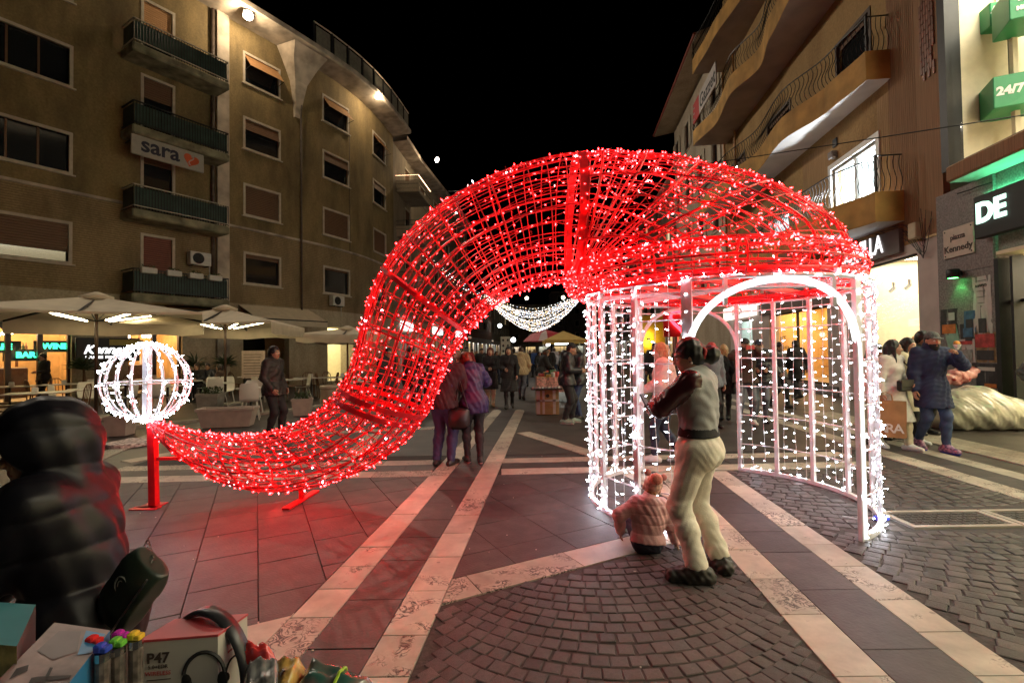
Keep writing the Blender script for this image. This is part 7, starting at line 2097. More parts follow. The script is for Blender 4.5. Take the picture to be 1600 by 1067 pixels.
for i, (h, wm, lm) in enumerate(((doors_g[0], M_cafewall, M_cafelit), (doors_g[1], M_cafewall, M_cafelit), (doors_g[3], mat('pale_hall_wall', (.74, .66, .45), var=.05), glow('hall_light', (1.0, .88, .55), 14.0)))):
 f, w=room(FL, LB, h[0], h[1], h[2], h[3], 3.0, wm, lm, dface=h[4]+.02)
 b=MB()
 hw=(h[1]-h[0])/2;n=3 if i==0 else 2
 if i<2:
  for k in range(n+1):
   x=-hw+2*hw*k/n;b.box((x-.07, -.30, h[2]), (x+.07, -.16, h[3]), fr=f)
  b.box((-hw, -.31, h[3]-.62), (hw, -.17, h[3]-.42), fr=f)
  for k in range(1, n):
   x=-hw+2*hw*k/n
   b.add([f(x-.35, -.15, h[3]-.52), f(x, -.15, h[3]-.25), f(x+.35, -.15, h[3]-.52), f(x, -.15, h[3]-.85), f(x-.35, -.29, h[3]-.52), f(x, -.29, h[3]-.25), f(x+.35, -.29, h[3]-.52), f(x, -.29, h[3]-.85)], [(3, 2, 1, 0), (4, 5, 6, 7), (0, 1, 5, 4), (1, 2, 6, 5), (2, 3, 7, 6), (3, 0, 4, 7)])
  o=b.build('cafe_door_frame', M_darkwood, LB)
  for k in range(n):
   x0, x1=-hw+2*hw*k/n+.07, -hw+2*hw*(k+1)/n-.07
   g_=MB();g_.add([f(x0, -.23, h[2]), f(x1, -.23, h[2]), f(x1, -.23, h[3]), f(x0, -.23, h[3])], [(0, 1, 2, 3)]);g_.build('pane', M_clear, o)
  b=MB()
  for k in range(7):b.ball(f(random.uniform(-hw, hw), random.uniform(-2.6, -.9), h[3]-random.uniform(.35, .85)), .085, 8, 6)
  b.build('pendant_lamps', M_cafelit2, LB)
  b=MB();b.bbox((-hw*.9, -2.9, h[2]), (hw*.5, -2.3, h[2]+1.1), .03, fr=f);b.build('bar_counter', M_darkwood, LB)
  for k in range(14):
   b=MB();x=-hw*.9+hw*1.5*random.random();z=h[2]+random.choice((1.12, 1.7, 2.1));b.lathe([(.045, 0), (.045, .2), (.015, .27), (.015, .33)], tuple(f(x, -3.0+.3*random.random(), z)), 6);b.build('bottle', random.choice((M_bent, M_leafd, M_ceramic)), LB)
for px_, s_, z in ((46, 'BAR', 1.70), (92, 'WINE', 2.0), (3, 'CAFE', 1.98)):
 t=thing('neon_sign', 'green neon %s sign in the cafe window'%s_, 'neon sign', (0, 0, 0), 0, 'green neon signs in the cafe window')
 f=FL.fr(FL.u_of(px_));tx=f(1, 0, 0)-f(0, 0, 0)
 text(s_, .27, M_neon, t, f(0, -.38, z), tx, bold=.012, depth=.015)
 b=MB();b.box((-.55, -.47, z-.2), (.55, -.42, z+.2), fr=f);b.build('backing', M_black, t)
# sign on its post by the wall
t=thing('cafe_sign', 'black lit sign with white script reading Kennedy over small capitals, by the cafe wall', 'sign', (0, 0, 0))
f=FL.fr(FL.u_of(160));tx=f(1, 0, 0)-f(0, 0, 0);c_=1.86
b=MB();b.bbox((-.95, .55, c_-.43), (.95, .63, c_+.43), .015, fr=f);b.build('panel', M_black, t)
M_signw=glow('lit_sign_script', (1, 1, 1), 2.6)
text('Kennedy', .42, M_signw, t, f(0, .64, c_+.0), tx, bold=.012, shear=.35);text('LOUNGE  FOOD  DRINK', .125, M_signw, t, f(0, .64, c_-.27), tx, bold=.004)
b=MB();b.box((.0, .632, c_+.17), (1.05, .645, c_+.38), fr=f);b.build('yellow_label', mat('olive_label', (.35, .27, .05), var=.1), t)
b=MB();b.tube([f(-.2, .59, 0), f(-.2, .59, c_-.42)], .025, 6);b.build('post', M_pipe, t)
for x in (-.8, .75):b=MB();b.tube([f(x, .0, c_+.9), f(x, .3, c_+.75), f(x, .5, c_+.62)], .015, 5);b.ball(f(x, .55, c_+.6), .06, 8, 6);b.build('spotlight', M_darkmetal, t)
# awning on the facade, and the awning arm
t=thing('awning', 'pale sloping shop awning on the ochre facade above the round tables', 'awning', (0, 0, 0))
ua, ub_=FL.u_of(372), FL.u_of(482)
b=MB();rows=[[FL.smooth_at(ua+(ub_-ua)*i/12, d, z) for i in range(13)] for d, z in ((.02, 3.95), (.8, 3.6), (1.5, 3.25), (1.5, 2.98))];b.sheet(rows)
b.sheet([[FL.smooth_at(ua+(ub_-ua)*i/12, d-.02, z-.02) for i in range(13)] for d, z in ((.02, 3.95), (.8, 3.6), (1.5, 3.25), (1.5, 2.98))]);b.build('canvas', M_canvas, t)
b=MB();b.tube([FL.smooth_at(ua+(ub_-ua)*i/12, 1.5, 3.24) for i in range(13)], .03, 5);b.build('front_bar', M_darkmetal, t)
t=thing('awning', 'rolled brown awning with a dark arm above the parasols', 'awning', (0, 0, 0))
ua=FL.u_of(255);f=FL.fr(ua);L_=FL.u_of(336)-ua
b=MB();b.add([f(0, .05, 3.72), f(L_, .05, 3.72), f(L_, 1.0, 3.45), f(0, 1.0, 3.45), f(0, .05, 3.66), f(L_, .05, 3.66), f(L_, 1.0, 3.39), f(0, 1.0, 3.39)], [(0, 1, 2, 3), (7, 6, 5, 4), (3, 2, 6, 7), (0, 3, 7, 4), (1, 5, 6, 2)]);b.build('canvas', mat('brown_canvas', (.30, .16, .06), var=.15), t)
b=MB();b.tube([f(-.1, 1.02, 3.42), f(L_+.3, 1.02, 3.42)], .06, 7);b.build('front_bar', M_darkmetal, t)
# parasols
def parasol(c, half, z0, z1, rot, label, lights=True, val=.30, pole_m=None, scallop=False, canvas=None):
 t=thing('parasol', label, 'parasol', (0, 0, 0), 0, 'cafe parasols')
 ca, sa=math.cos(rot), math.sin(rot)
 P=lambda x, y, z:Vector((x*ca-y*sa, x*sa+y*ca, z))
 n=8
 cor=[(-half, -half), (half, -half), (half, half), (-half, half)]
 b=MB()
 for q in range(4):
  (x0, y0), (x1, y1)=cor[q], cor[(q+1)%4]
  rows=[]
  for k in range(7):
   v=k/6;row=[]
   for i in range(n+1):
    u=i/n;x=(x0+(x1-x0)*u)*v;y=(y0+(y1-y0)*u)*v
    z=z1+(z0-z1)*v**.92-.10*math.sin(PI*v)*math.sin(PI*u)-.04*math.sin(PI*u)*v
    row.append(P(x, y, z))
   rows.append(row)
  nrm=P((x0+x1)/2, (y0+y1)/2, 0);v_=val if nrm.y>0 or not lights else .05
  rows.append([p+Vector((0, 0, -v_*(.5+.06*math.sin(i*2.2)))) for i, p in enumerate(rows[-1])])
  rows.append([p+Vector((0, 0, -v_*(.5+(.16*abs(math.sin(i*PI*.5)) if scallop else .06*math.sin(i*1.7))))) for i, p in enumerate(rows[-1])])
  b.sheet(rows)
 b.build('canopy', canvas or M_canvas, t, True)
 b=MB();b.lathe([(.34, z1-.10), (.36, z1-.02), (.05, z1+.10)], n=12);b.build('vent_cap', canvas or M_canvas, t, True)
 b=MB();b.tube([(0, 0, 0), (0, 0, z1)], .04, 8);b.build('pole', pole_m or M_darkwood, t, True)
 b=MB();b.bbox((-.4, -.4, 0), (.4, .4, .09), .02);b.build('base', M_stonepot, t)
 for k in range(8):
  a=PI/4*k;r_=half*(1.40 if k%2 else .98);x, y=r_*math.cos(a), r_*math.sin(a)
  b=MB();b.bar(P(0, 0, z1-.08), P(x, y, z0-.02-(.06 if k%2==0 else 0)), .035, .045);rb=b.build('rib', M_darkmetal, t)
  b=MB();b.bar(P(0, 0, z0-.12), P(x*.5, y*.5, (z1+z0)/2-.1), .025, .025);b.build('strut', M_darkmetal, rb)
  if lights and k%2==1:
   b=MB();b.bar(P(x*.10, y*.10, z0-.10), P(x*.45, y*.45, (z1+z0)/2-.15), .05, .03);b.build('light_bar', M_barlight, rb)
 t.location=(c[0], c[1], 0);return t
parasol((-10.6, 12.4), 2.3, 2.62, 3.15, rad(32), 'large ivory parasol with lit bars beneath, over the left tables', val=.36)
parasol((-9.2, 15.6), 1.95, 2.56, 3.12, rad(10), 'second ivory parasol with lit bars beneath, between the globe and the awning', val=.34)
parasol((-6.6, 19.5), 1.6, 2.35, 2.62, rad(12), 'low ivory parasol with a scalloped edge on a wooden pole by the lit hall', lights=False, scallop=True, pole_m=M_bent)
# chairs, tables
def white_chair():
 t=thing('cafe_chair', 'white plastic shell chair on slim white legs', 'chair', (0, 0, 0), 0, 'white chairs on the cafe terrace')
 b=MB();rows=[]
 for z, y, w in ((.90, -.27, .17), (.85, -.265, .20), (.7, -.245, .215), (.56, -.22, .22), (.47, -.17, .215), (.445, -.05, .215), (.45, .12, .21), (.455, .22, .19), (.44, .235, .18)):
  rows.append([(x*w, y+(.05 if z>.5 else 0)*abs(x)**2*1.0, z+(.025*x*x if z<.5 else 0)) for x in (-1, -.6, 0, .6, 1)])
 b.sheet(rows);b.sheet([[(p[0]*.97, p[1]-.012, p[2]-.012) for p in r] for r in rows]);b.build('shell', M_plastic, t, True)
 for sx_ in (-1, 1):
  for y0, y1 in ((.17, .24), (-.14, -.25)):b=MB();b.tube([(sx_*.15, y0, .44), (sx_*.22, y1, 0)], .011, 6);b.build('leg', M_plastic, t)
 return t
def wood_chair():
 t=thing('cafe_chair', 'brown bentwood chair', 'chair', (0, 0, 0), 0, 'brown chairs on the cafe terrace')
 b=MB();b.bbox((-.2, -.2, .43), (.2, .2, .46), .012);b.build('seat', M_bent, t)
 b=MB();b.tube([(-.18, -.19, .0), (-.19, -.21, .46), (-.19, -.25, .8), (-.1, -.27, .9), (.1, -.27, .9), (.19, -.25, .8), (.19, -.21, .46), (.18, -.19, 0)], .016, 6);b.build('back_frame', M_bent, t)
 for x in (-.08, 0, .08):b=MB();b.tube([(x, -.2, .45), (x, -.26, .89)], .009, 5);b.build('spindle', M_bent, t)
 for x in (-.17, .17):b=MB();b.tube([(x, .18, .43), (x*1.1, .2, 0)], .016, 6);b.build('leg', M_bent, t)
 return t
def cafe_table(kind):
 t=thing('cafe_table', 'x', 'table', (0, 0, 0), 0, 'tables on the cafe terrace')
 b=MB()
 if kind=='round':b.lathe([(.34, .715), (.36, .72), (.36, .74), (.34, .745)], n=20)
 else:b.bbox((-.6, -.38, .715), (.6, .38, .745), .008)
 b.build('table_top', M_top, t)
 b=MB();b.tube([(0, 0, .03), (0, 0, .715)], .03, 8);b.lathe([(.22, 0), (.2, .02), (.04, .04)], n=12);b.build('pedestal', M_darkmetal, t)
 return t
wc0, wd0=white_chair(), wood_chair();tr0, ts0=cafe_table('round'), cafe_table('square')
first={}
def put_copy(proto, key, x, y, rz, label):
 o=copy_tree(proto) if key in first else proto;first[key]=1
 o.location=(x, y, 0);o.rotation_euler=(0, 0, rz);o['label']=label;return o
M_menu=mat('white_menu_card', (.75, .73, .7), var=.03)
tabs=[(392, 12.6, 'round', 'w', 'beside the man in black', 2), (345, 15.2, 'round', 'w', 'behind the long planter, towards the seated guests', 3), (298, 16.8, 'round', 'n', 'where the guests sit, under the second parasol', 1), (262, 14.0, 'round', 'w', 'right of the lit globe', 2), (196, 15.5, 'square', 'w', 'behind the lit globe', 2), (150, 13.2, 'square', 'w', 'left of the lit globe', 3), (62, 12.0, 'square', 'd', 'in front of the cafe door, nearest the hood', 2), (16, 14.8, 'square', 'd', 'at the far left under the big parasol', 2), (104, 15.8, 'square', 'd', 'before the cafe door frame', 3), (440, 16.5, 'square', 'w', 'behind the man in black', 2), (486, 17.8, 'square', 'd', 'under the low parasol, left', 3), (536, 18.2, 'square', 'd', 'under the low parasol, near the lit hall', 3), (398, 19.6, 'square', 'd', 'below the pale awning', 2), (240, 18.6, 'square', 'd', 'by the warm window behind the globe', 2), (318, 20.0, 'square', 'd', 'by the cafe wall behind the guests', 2), (560, 15.0, 'round', 'd', 'half hidden by the red tail', 2)]
for ti, (px_, Y_, kind, ck, wh, nc) in enumerate(tabs):
 x=Q(px_, 555, Y_).x;rz=rad(random.uniform(15, 45))
 put_copy(tr0 if kind=='round' else ts0, kind, x, Y_, rz, ('small round dark-edged table ' if kind=='round' else 'rectangular pale table ')+wh)
 for k in range(nc):
  a=rz+PI*k+random.uniform(-.4, .4)+(PI/2 if kind=='round' else PI/2*(k==2));r_=.62 if kind=='round' else .68
  put_copy(wc0 if ck!='d' else wd0, ck if ck=='d' else 'w', x+r_*math.cos(a), Y_+r_*math.sin(a), a+PI/2+random.uniform(-.25, .25), ('white chair ' if ck!='d' else 'brown chair ')+('drawn up', 'pushed back', 'standing askew')[k]+' at the table '+wh)
 t=thing('napkin_holder', 'white napkin holder on the table '+wh, 'napkin holder', (0, 0, 0), 0, 'napkin holders on the cafe tables')
 b=MB();b.bbox((-.06, -.04, .745), (.06, .04, .86), .01);b.build('holder', M_ceramic, t);b=MB();b.box((-.05, -.03, .86), (.05, .03, .875));b.build('napkins', M_menu, t)
 t.location=(x+random.uniform(-.1, .1), Y_+random.uniform(-.1, .1), 0);t.rotation_euler.z=rz
# planters
def leafy(b, c, n, r_, h_, l=.06):
 for k in range(n):
  p=Vector(c)+Vector((random.uniform(-r_[0], r_[0]), random.uniform(-r_[1], r_[1]), random.uniform(0, h_)));d1, d2=rnd_dir()*l, rnd_dir()*l*.55
  b.add([p-d1, p+d2, p+d1, p-d2*.6], [(0, 1, 2, 3)])
def planter(px_, py_, w, d, h, m, label, rz=0, plant=True, taper=.85):
 g_=G(px_, py_);t=thing('planter', label, 'planter', (0, 0, 0), 0, 'planters along the terrace edge')
 b=MB();T_=[(-w/2, -d/2), (w/2, -d/2), (w/2, d/2), (-w/2, d/2)]
 b.add([(x*taper, y*taper, 0) for x, y in T_]+[(x, y, h*.86) for x, y in T_]+[(x*1.06, y*1.1, h*.86) for x, y in T_]+[(x*1.06, y*1.1, h) for x, y in T_]+[(x*.94, y*.88, h) for x, y in T_]+[(x*.9, y*.85, h*.8) for x, y in T_], [(3, 2, 1, 0)]+[(L*4+i, L*4+(i+1)%4, L*4+4+(i+1)%4, L*4+4+i) for L in range(5) for i in range(4)]+[(20, 21, 22, 23)])
 b.build('pot', m, t)
 if plant:
  b=MB();leafy(b, (0, 0, h*.9), 130, (w*.42, d*.4), .22);o=b.build('leaves', M_leafd, t);tag(o, kind='stuff')
 t.location=(g_.x, g_.y+d/2, 0);t.rotation_euler.z=rz;return t
planter(348, 668, 1.12, .42, .42, M_terra, 'long pinkish trough planter on the paving before the terrace', rad(12), False)
planter(320, 650, .52, .5, .58, M_stonepot, 'square grey stone pot with low green plants behind the long trough', rad(10))
planter(467, 650, .44, .44, .44, M_terra, 'small pinkish pot with a green tuft right of the man in black', rad(12))
planter(176, 682, .40, .40, .40, M_terra, 'small pinkish pot between the hood and the globe post', rad(10))
t=thing('round_tub', 'round pale stone tub beside the red tail', 'tub', (0, 0, 0));g_=G(516, 636)
b=MB();b.lathe([(.36, 0), (.42, .05), (.42, .52), (.45, .55), (.45, .62), (.38, .63), (.36, .5)], n=22);b.build('tub_body', mat('pale_stone_tub', (.46, .38, .29), var=.12, rough=.7), t, False);t.location=(g_.x, g_.y+.4, 0)
t=thing('ground_weight', 'round red and white patterned weight lying on the paving by the globe post', 'weight', (0, 0, 0));g_=G(183, 700)
b=MB();b.lathe([(.36, 0), (.36, .06), (.12, .1), (.05, .12)], n=20);b.build('weight', mat('red_white_pattern', (.45, .25, .22), var=.6, scale=18, col2=(.6, .5, .48)), t);t.location=(g_.x, g_.y+.3, 0)
for px_, Y_, lab in ((131, 17.0, 'spiky yucca in a dark pot beside the lit Kennedy sign'), (305, 19.0, 'spiky yucca in a dark pot behind the seated guests'), (352, 20.5, 'low dark shrub in a box at the cafe wall')):
 t=thing('potted_yucca', lab, 'plant', (0, 0, 0));x=Q(px_, 555, Y_).x
 b=MB();b.lathe([(.18, 0), (.24, .4), (.26, .42), (.22, .42)], n=12);b.build('pot', M_stonepot, t)
 b=MB();b.tube([(0, 0, .4), (.02, 0, .9), (0, 0, 1.25)], [.05, .045, .03], 6);b.build('stem', M_bent, t)
 b=MB()
 for k in range(70):
  d=rnd_dir();d.z=abs(d.z)*.9-.1;d.normalize();p=Vector((0, 0, 1.15+.1*random.random()));e=p+d*random.uniform(.45, .65);w_=d.orthogonal().normalized()*.028;m_=(p+e)/2+Vector((0, 0, .04))
  b.add([p-w_*.5, m_-w_, e+Vector((0, 0, -.05)), m_+w_, p+w_*.5], [(0, 1, 2, 3, 4)])
 o=b.build('leaves', M_leafd, t);tag(o, kind='stuff');t.location=(x, Y_, 0)
t=thing('menu_board', 'pale menu board on a stand left of the man in black', 'menu board', (0, 0, 0));q=Q(396, 575, 17.5)
b=MB();b.bbox((-.42, -.02, .75), (.42, .02, 1.75), .01);b.build('board', mat('pale_menu_board', (.46, .36, .30), var=.12), t)
for k in range(8):b=MB();b.box((-.34, -.03, .9+.1*k), (.34-.1*random.random(), -.022, .92+.1*k));b.build('printed_line', M_engr, t)
b=MB();b.bar((-.3, 0, 0), (-.3, 0, .8), .04, .04);b.bar((.3, 0, 0), (.3, 0, .8), .04, .04);b.build('stand', M_darkmetal, t);t.location=(q.x, 17.5, 0)
# guests
gx=lambda px_, Y_:(Q(px_, 555, Y_).x, Y_, 0)
seated('woman with brown hair seated at a cafe table, facing us, right of the globe', gx(309, 17.5), dirn(.1, -1), c_black, dict(k='bob', m=h_brown))
seated('dark-haired guest in black seated beside the woman right of the globe', gx(325, 17.8), dirn(.3, -1), c_black2, dict(k='short', m=h_black), SK2, False)
seated('woman in profile seated at a cafe table, hand at her face', gx(346, 16.2), dirn(-1, -.2), c_brown, dict(k='bob', m=h_black))
person('waiter in black standing in the cafe doorway', gx(70, 16.6), dirn(-.3, -.9), 1.74, False, pose=dict(handL=(-.1, .25, 1.1)), top=dict(m=c_black, e=.025, hem=-.1), legs=dict(m=c_black), shoes=dict(m=c_shoe), hair=dict(k='short', m=h_black), lod=2)
# ================================================================== UP THE STREET
M_brickwall=mat('red_brown_brick_wall', (.22, .10, .06), rough=.8, var=.25, scale=5)
M_farwall=[plaster('far_render_a', (.30, .26, .20), (.2, .17, .13)), plaster('far_render_b', (.26, .22, .19), (.18, .15, .13)), plaster('far_render_c', (.34, .27, .19), (.24, .19, .13))]
M_winlit=glow('lit_far_window', (1.0, .8, .5), 1.6);M_winlit.cycles.emission_sampling='NONE'
SH=[glow('shop_white', (.85, .95, 1.0), 3.0), glow('shop_warm', (1.0, .75, .42), 3.0), glow('shop_pinkish', (1.0, .86, .80), 4.0)]
# shops in the second left building
for k, h in enumerate(shopL):
 room(FL2, LB2, h[0], h[1], h[2], h[3], 3.0, mat('shop_wall_pale', (.75, .72, .68), var=.04), (SH[0], SH[2], SH[1])[k%3], dface=.3)
 glazed(FL2, LB2, h[0], h[1], h[2], h[3], 3, M_whiteframe, .2, .09, 'shop_window')
 if k%2==0:
  t=thing('shop_sign', 'bright white shop sign above the %s lit shop on the left side of the street'%('first', 'third', 'fifth')[k//2], 'sign', (0, 0, 0), 0, 'shop signs up the street')
  f=FL2.fr((h[0]+h[1])/2);b=MB();b.bbox((-1.4, .02, 3.35), (1.4, .25, 4.0), .02, fr=f);b.build('sign_box', glow('white_sign_face', (1, .93, .95), 2.6), t);text(('OUTLET', 'SPORT', 'CASA')[k//2], .4, M_engr, t, f(0, .26, 3.68), f(1, 0, 0)-f(0, 0, 0), bold=.01)
def far_house(name_label, pts, h, m, nfl, out, lit=.12, wpitch=3.2, balc=False, shop_m=None):
 F_=Facade(pts, out=out);t=thing('town_house', name_label, 'building', (0, 0, 0), 0, 'houses up the street')
 L_=F_.u[-1];hs=[]
 n=int(L_/wpitch);z0=4.2;fh=(h-z0)/max(1, nfl)
 for fl in range(nfl):
  for k in range(n):
   u=(k+.5)*L_/n;hs.append((u-.55, u+.55, z0+fl*fh+.8, z0+fl*fh+2.3))
 F_.wall(0, L_, 3.6, h, hs, 'wall', m, t)
 F_.wall(0, L_, 0, 3.6, [((k+.12)*L_/n, (k+.88)*L_/n, .1, 3.0) for k in range(n)], 'ground_floor', M_pinkwall, t)
 for w_ in hs:
  f=F_.fr((w_[0]+w_[1])/2);b=MB();
  for x0, x1, a, c in ((-.6, -.5, w_[2]-.05, w_[3]+.05), (.5, .6, w_[2]-.05, w_[3]+.05), (-.5, .5, w_[3]-.05, w_[3]+.05), (-.6, .6, w_[2]-.1, w_[2])):b.box((x0, -.1, a), (x1, .04, c), fr=f)
  o=b.build('window', M_trim, t);b=MB();b.box((-.5, -.16, w_[2]), (.5, -.12, w_[3]), fr=f);b.build('pane', M_winlit if random.random()<lit else M_glass, o)
  if balc and random.random()<.5:
   b=MB();b.bbox((-.9, .0, w_[2]-.35), (.9, .9, w_[2]-.2), .03, fr=f);sl=b.build('balcony', M_trim, t)
   b=MB()
   for x in np.linspace(-.88, .88, 15):b.bar(f(x, .87, w_[2]-.2), f(x, .87, w_[2]+.7), .02, .02)
   b.bar(f(-.9, .87, w_[2]+.7), f(.9, .87, w_[2]+.7), .04, .04);b.build('railing', M_iron2, sl)
 for k in range(n):
  sm=(shop_m or SH)[k%len(shop_m or SH)]
  f=F_.fr((k+.5)*L_/n);w_=.38*L_/n
  b=MB();b.box((-w_, -1.6, .1), (w_, -1.5, 3.0), fr=f);b.build('shop_wall', M_interior, t)
  b=MB();b.add([f(-w_, -1.45, 2.95), f(w_, -1.45, 2.95), f(w_, -.2, 2.95), f(-w_, -.2, 2.95)], [(0, 1, 2, 3)]);b.build('shop_light', sm, t)
  b=MB();b.box((-w_, -.25, .1), (-w_+.06, -.18, 3.0), fr=f);b.box((w_-.06, -.25, .1), (w_, -.18, 3.0), fr=f);b.box((-.03, -.25, .1), (.03, -.18, 2.9), fr=f);b.box((-w_, -.25, 2.9), (w_, -.16, 3.0), fr=f);b.build('shop_frame', M_darkmetal, t)
 b=MB();f=F_.fr(0);
 P0, P1=F_.at(0), F_.at(L_);nrm=(F_.at(0, 1)-F_.at(0));
 q=[P0-nrm*.3, P1-nrm*.3, P1-nrm*9, P0-nrm*9];poly=[(p.x, p.y) for p in q]
 if area(poly)<0:poly=poly[::-1]
 b.prism(poly, 3.7, h-.02);b.build('body', m, t)
 b=MB();q=[P0+nrm*.5, P1+nrm*.5, P1-nrm*9, P0-nrm*9];poly=[(p.x, p.y) for p in q]
 if area(poly)<0:poly=poly[::-1]
 b.prism(poly, h, h+.3);b.build('roof', M_soffit, t)
 return t
far_house('brick-fronted house with balconies on the left, after the grey apartment building', [(-5.3, 63.5), (-3.4, 82)], 9.5, M_brickwall, 2, 1, balc=True)
far_house('tall dim house on the left, further up the street than the brick one', [(-3.2, 84), (-.6, 112)], 11.5, M_farwall[0], 3, 1)
far_house('first tall house on the right after the pale one with eaves', [(13.6, 40.5), (15.4, 58)], 15.5, M_farwall[2], 4, -1, balc=True, shop_m=[SH[1], glow('shop_red', (1.0, .10, .08), 4.0), SH[1]])
far_house('second house on the right with lit balcony windows', [(15.5, 60), (17.2, 78)], 13.0, M_farwall[1], 3, -1, balc=True, lit=.2)
far_house('third house on the right, dim and tall', [(17.4, 80), (19.4, 104)], 14.5, M_farwall[0], 4, -1, lit=.12, balc=True)
far_house('house closing the far end of the street, left half', [(19.5, 128), (10.5, 128)], 17.0, M_farwall[1], 4, -1, lit=.06)
far_house('house closing the far end of the street, right half', [(10.4, 131), (-4, 131)], 14.0, M_farwall[2], 3, -1, lit=.06)
# yellow lit wall with a lamp, and a red awning shop, right side
t=thing('facade_wall', 'yellow wall glowing under a wall lamp, seen through the pavilion', 'wall', (0, 0, 0));
q=Q(1016, 530, 40.0);b=MB();b.box((q.x-1.3, 40, 0), (q.x+1.2, 40.35, 4.4));b.build('wall_panel', mat('yellow_render', (.55, .36, .04), var=.15), t)
b=MB();b.lathe([(.06, -.1), (.16, .0), (.16, .06), (.06, .16)], (q.x-.2, 39.75, 2.45), 10);b.build('lamp', M_darkmetal, t)
lamp('wall_lamp_up', 'POINT', (q.x-.2, 39.6, 2.8), 45, (1, .72, .15), .05);lamp('wall_lamp_down', 'POINT', (q.x-.2, 39.6, 2.2), 60, (1, .72, .15), .05)
t=thing('shop_sign', 'red neon heart-shaped sign glowing through the pavilion arch', 'sign', (0, 0, 0));q=Q(1066, 500, 38.0)
b=MB();b.tube([(q.x+.9*(16*math.sin(a)**3)/16, 38, q.z+.9*(13*math.cos(a)-5*math.cos(2*a)-2*math.cos(3*a)-math.cos(4*a))/15) for a in np.linspace(0, 2*PI, 32)[:-1]], .13, 6, True);b.build('neon_heart', glow('red_neon', (1.0, .05, .08), 5.0), t)
b=MB();b.box((q.x-1.4, 38.2, q.z-1.3), (q.x+1.9, 38.4, q.z+1.2));b.build('red_board', mat('red_board', (.5, .03, .03), var=.1), t)
b=MB();b.box((q.x+.5, 38.05, q.z-.2), (q.x+1.7, 38.15, q.z+.7));b.build('lit_panel', glow('lit_red_white_panel', (1, .7, .8), 2.5), t)
# light garlands across the street
M_garland=glow('garland_light', (1.0, .92, .86), 9.0);M_garland2=glow('garland_light_cool', (.75, .82, 1.0), 9.0);M_garland3=glow('garland_light_warm', (1.0, .66, .32), 9.0)
for m_ in (M_garland, M_garland2, M_garland3):m_.cycles.emission_sampling='NONE'
def garland(Y_, fz, xl, xr, n, rr, label):
 t=thing('light_garland', label, 'light garland', (0, 0, 0), 0, 'light garlands across the street')
 wire=MB();wire.tube([(x, Y_, fz(x)) for x in np.linspace(xl, xr, 28)], .010, 4);wire.build('wire', M_darkmetal, t)
 b=MB()
 for i in range(n):
  x=xl+(xr-xl)*(i+random.random()*.5)/n;p=(x, Y_+random.uniform(-.05, .05), fz(x)-random.uniform(0, .08));r_=random.uniform(*rr)
  b.add([(p[0]-r_, p[1], p[2]), (p[0], p[1]-r_, p[2]), (p[0]+r_, p[1], p[2]), (p[0], p[1]+r_, p[2]), (p[0], p[1], p[2]-r_), (p[0], p[1], p[2]+r_)], [(0, 1, 5), (1, 2, 5), (2, 3, 5), (3, 0, 5), (1, 0, 4), (2, 1, 4), (3, 2, 4), (0, 3, 4)], 0 if random.random()<.6 else random.choice((1, 2)))
 o=b.build('lights', [M_garland, M_garland2, M_garland3], t);tag(o, kind='stuff')
# three carrying strings from wall to wall, and a curtain of deeper swags hung between them
for k in range(3):
 garland(35.2+.8*k, lambda x, k=k:4.35+.25*k+.055*(x-1.6)**2+.10*abs(x-1.6), -6.4, 10.4, 70, (.018, .028), ('lowest', 'middle', 'uppermost')[k]+' wall-to-wall string of small lights crossing the street')
for k in range(15):
 zb_=3.05+1.5*(k/14)**1.3+random.uniform(-.06, .06);xm=1.6+random.uniform(-.25, .25);ze=5.35+.03*k;xa_, xb_=-1.75+random.uniform(-.15, .15), 4.95
 garland(34.0+.11*k, lambda x:zb_+(ze-zb_)*abs((x-xm)/((xb_-xm) if x>xm else (xm-xa_)))**1.7, xa_, xb_, 72, (.017, .027), 'swag of small lights hanging in the curtain under the red arch')
# street lamps far away
for px_, py_, Y_, lab in ((823, 466, 95, 'round street lamp far up the street, left of two above the garlands'), (880, 465, 90, 'round street lamp far up the street, right of two above the garlands'), (802, 531, 48, 'bright white lamp beside the giant playing card'), (781, 509, 80, 'tiny street lamp at the end of the left houses')):
 q=Q(px_, py_, Y_);t=thing('street_lamp', lab, 'street lamp', (0, 0, 0), 0, 'street lamps up the street')
 b=MB();b.tube([(q.x, Y_, 0), (q.x, Y_, q.z)], .07, 6);b.build('post', M_darkmetal, t)
 b=MB();b.ball(tuple(q), .34 if Y_>60 else .24, 10, 8);o=b.build('globe', glow('street_lamp_globe', (1.0, .92, .66) if Y_>85 else (.95, 1, 1), 9.0), t, True)
# market stalls
t=thing('market_canopy', 'yellow pitched market canopy on slim posts up the street', 'market canopy', (0, 0, 0));q=Q(880, 517, 24.0)
hw=.98;ze=2.12;za=q.z
b=MB();cor=[(-hw, -hw), (hw, -hw), (hw, hw), (-hw, hw)]
for i in range(4):
 (x0, y0), (x1, y1)=cor[i], cor[(i+1)%4]
 b.add([(0, 0, za), (x0, y0, ze), (x1, y1, ze)], [(0, 1, 2)]);b.add([(x0, y0, ze), (x1, y1, ze), (x1, y1, ze-.16), (x0, y0, ze-.16)], [(0, 1, 2, 3)])
b.build('canopy', mat('yellow_canvas', (.58, .40, .12), rough=.8, var=.08), t)
for x, y in cor:b=MB();b.bar((x*.95, y*.95, 0), (x*.95, y*.95, ze), .05, .05);b.build('post', M_whiteframe, t)
b=MB();b.box((-.4, -.4, ze-.2), (.4, .4, ze-.16));b.build('light', glow('stall_lamp', (.9, 1, .95), 12.0), t);t.location=(q.x, 24, 0)
t=thing('market_parasol', 'red and white parasol of a market stall behind the yellow canopy', 'parasol', (0, 0, 0));q=Q(853, 515, 26.0)
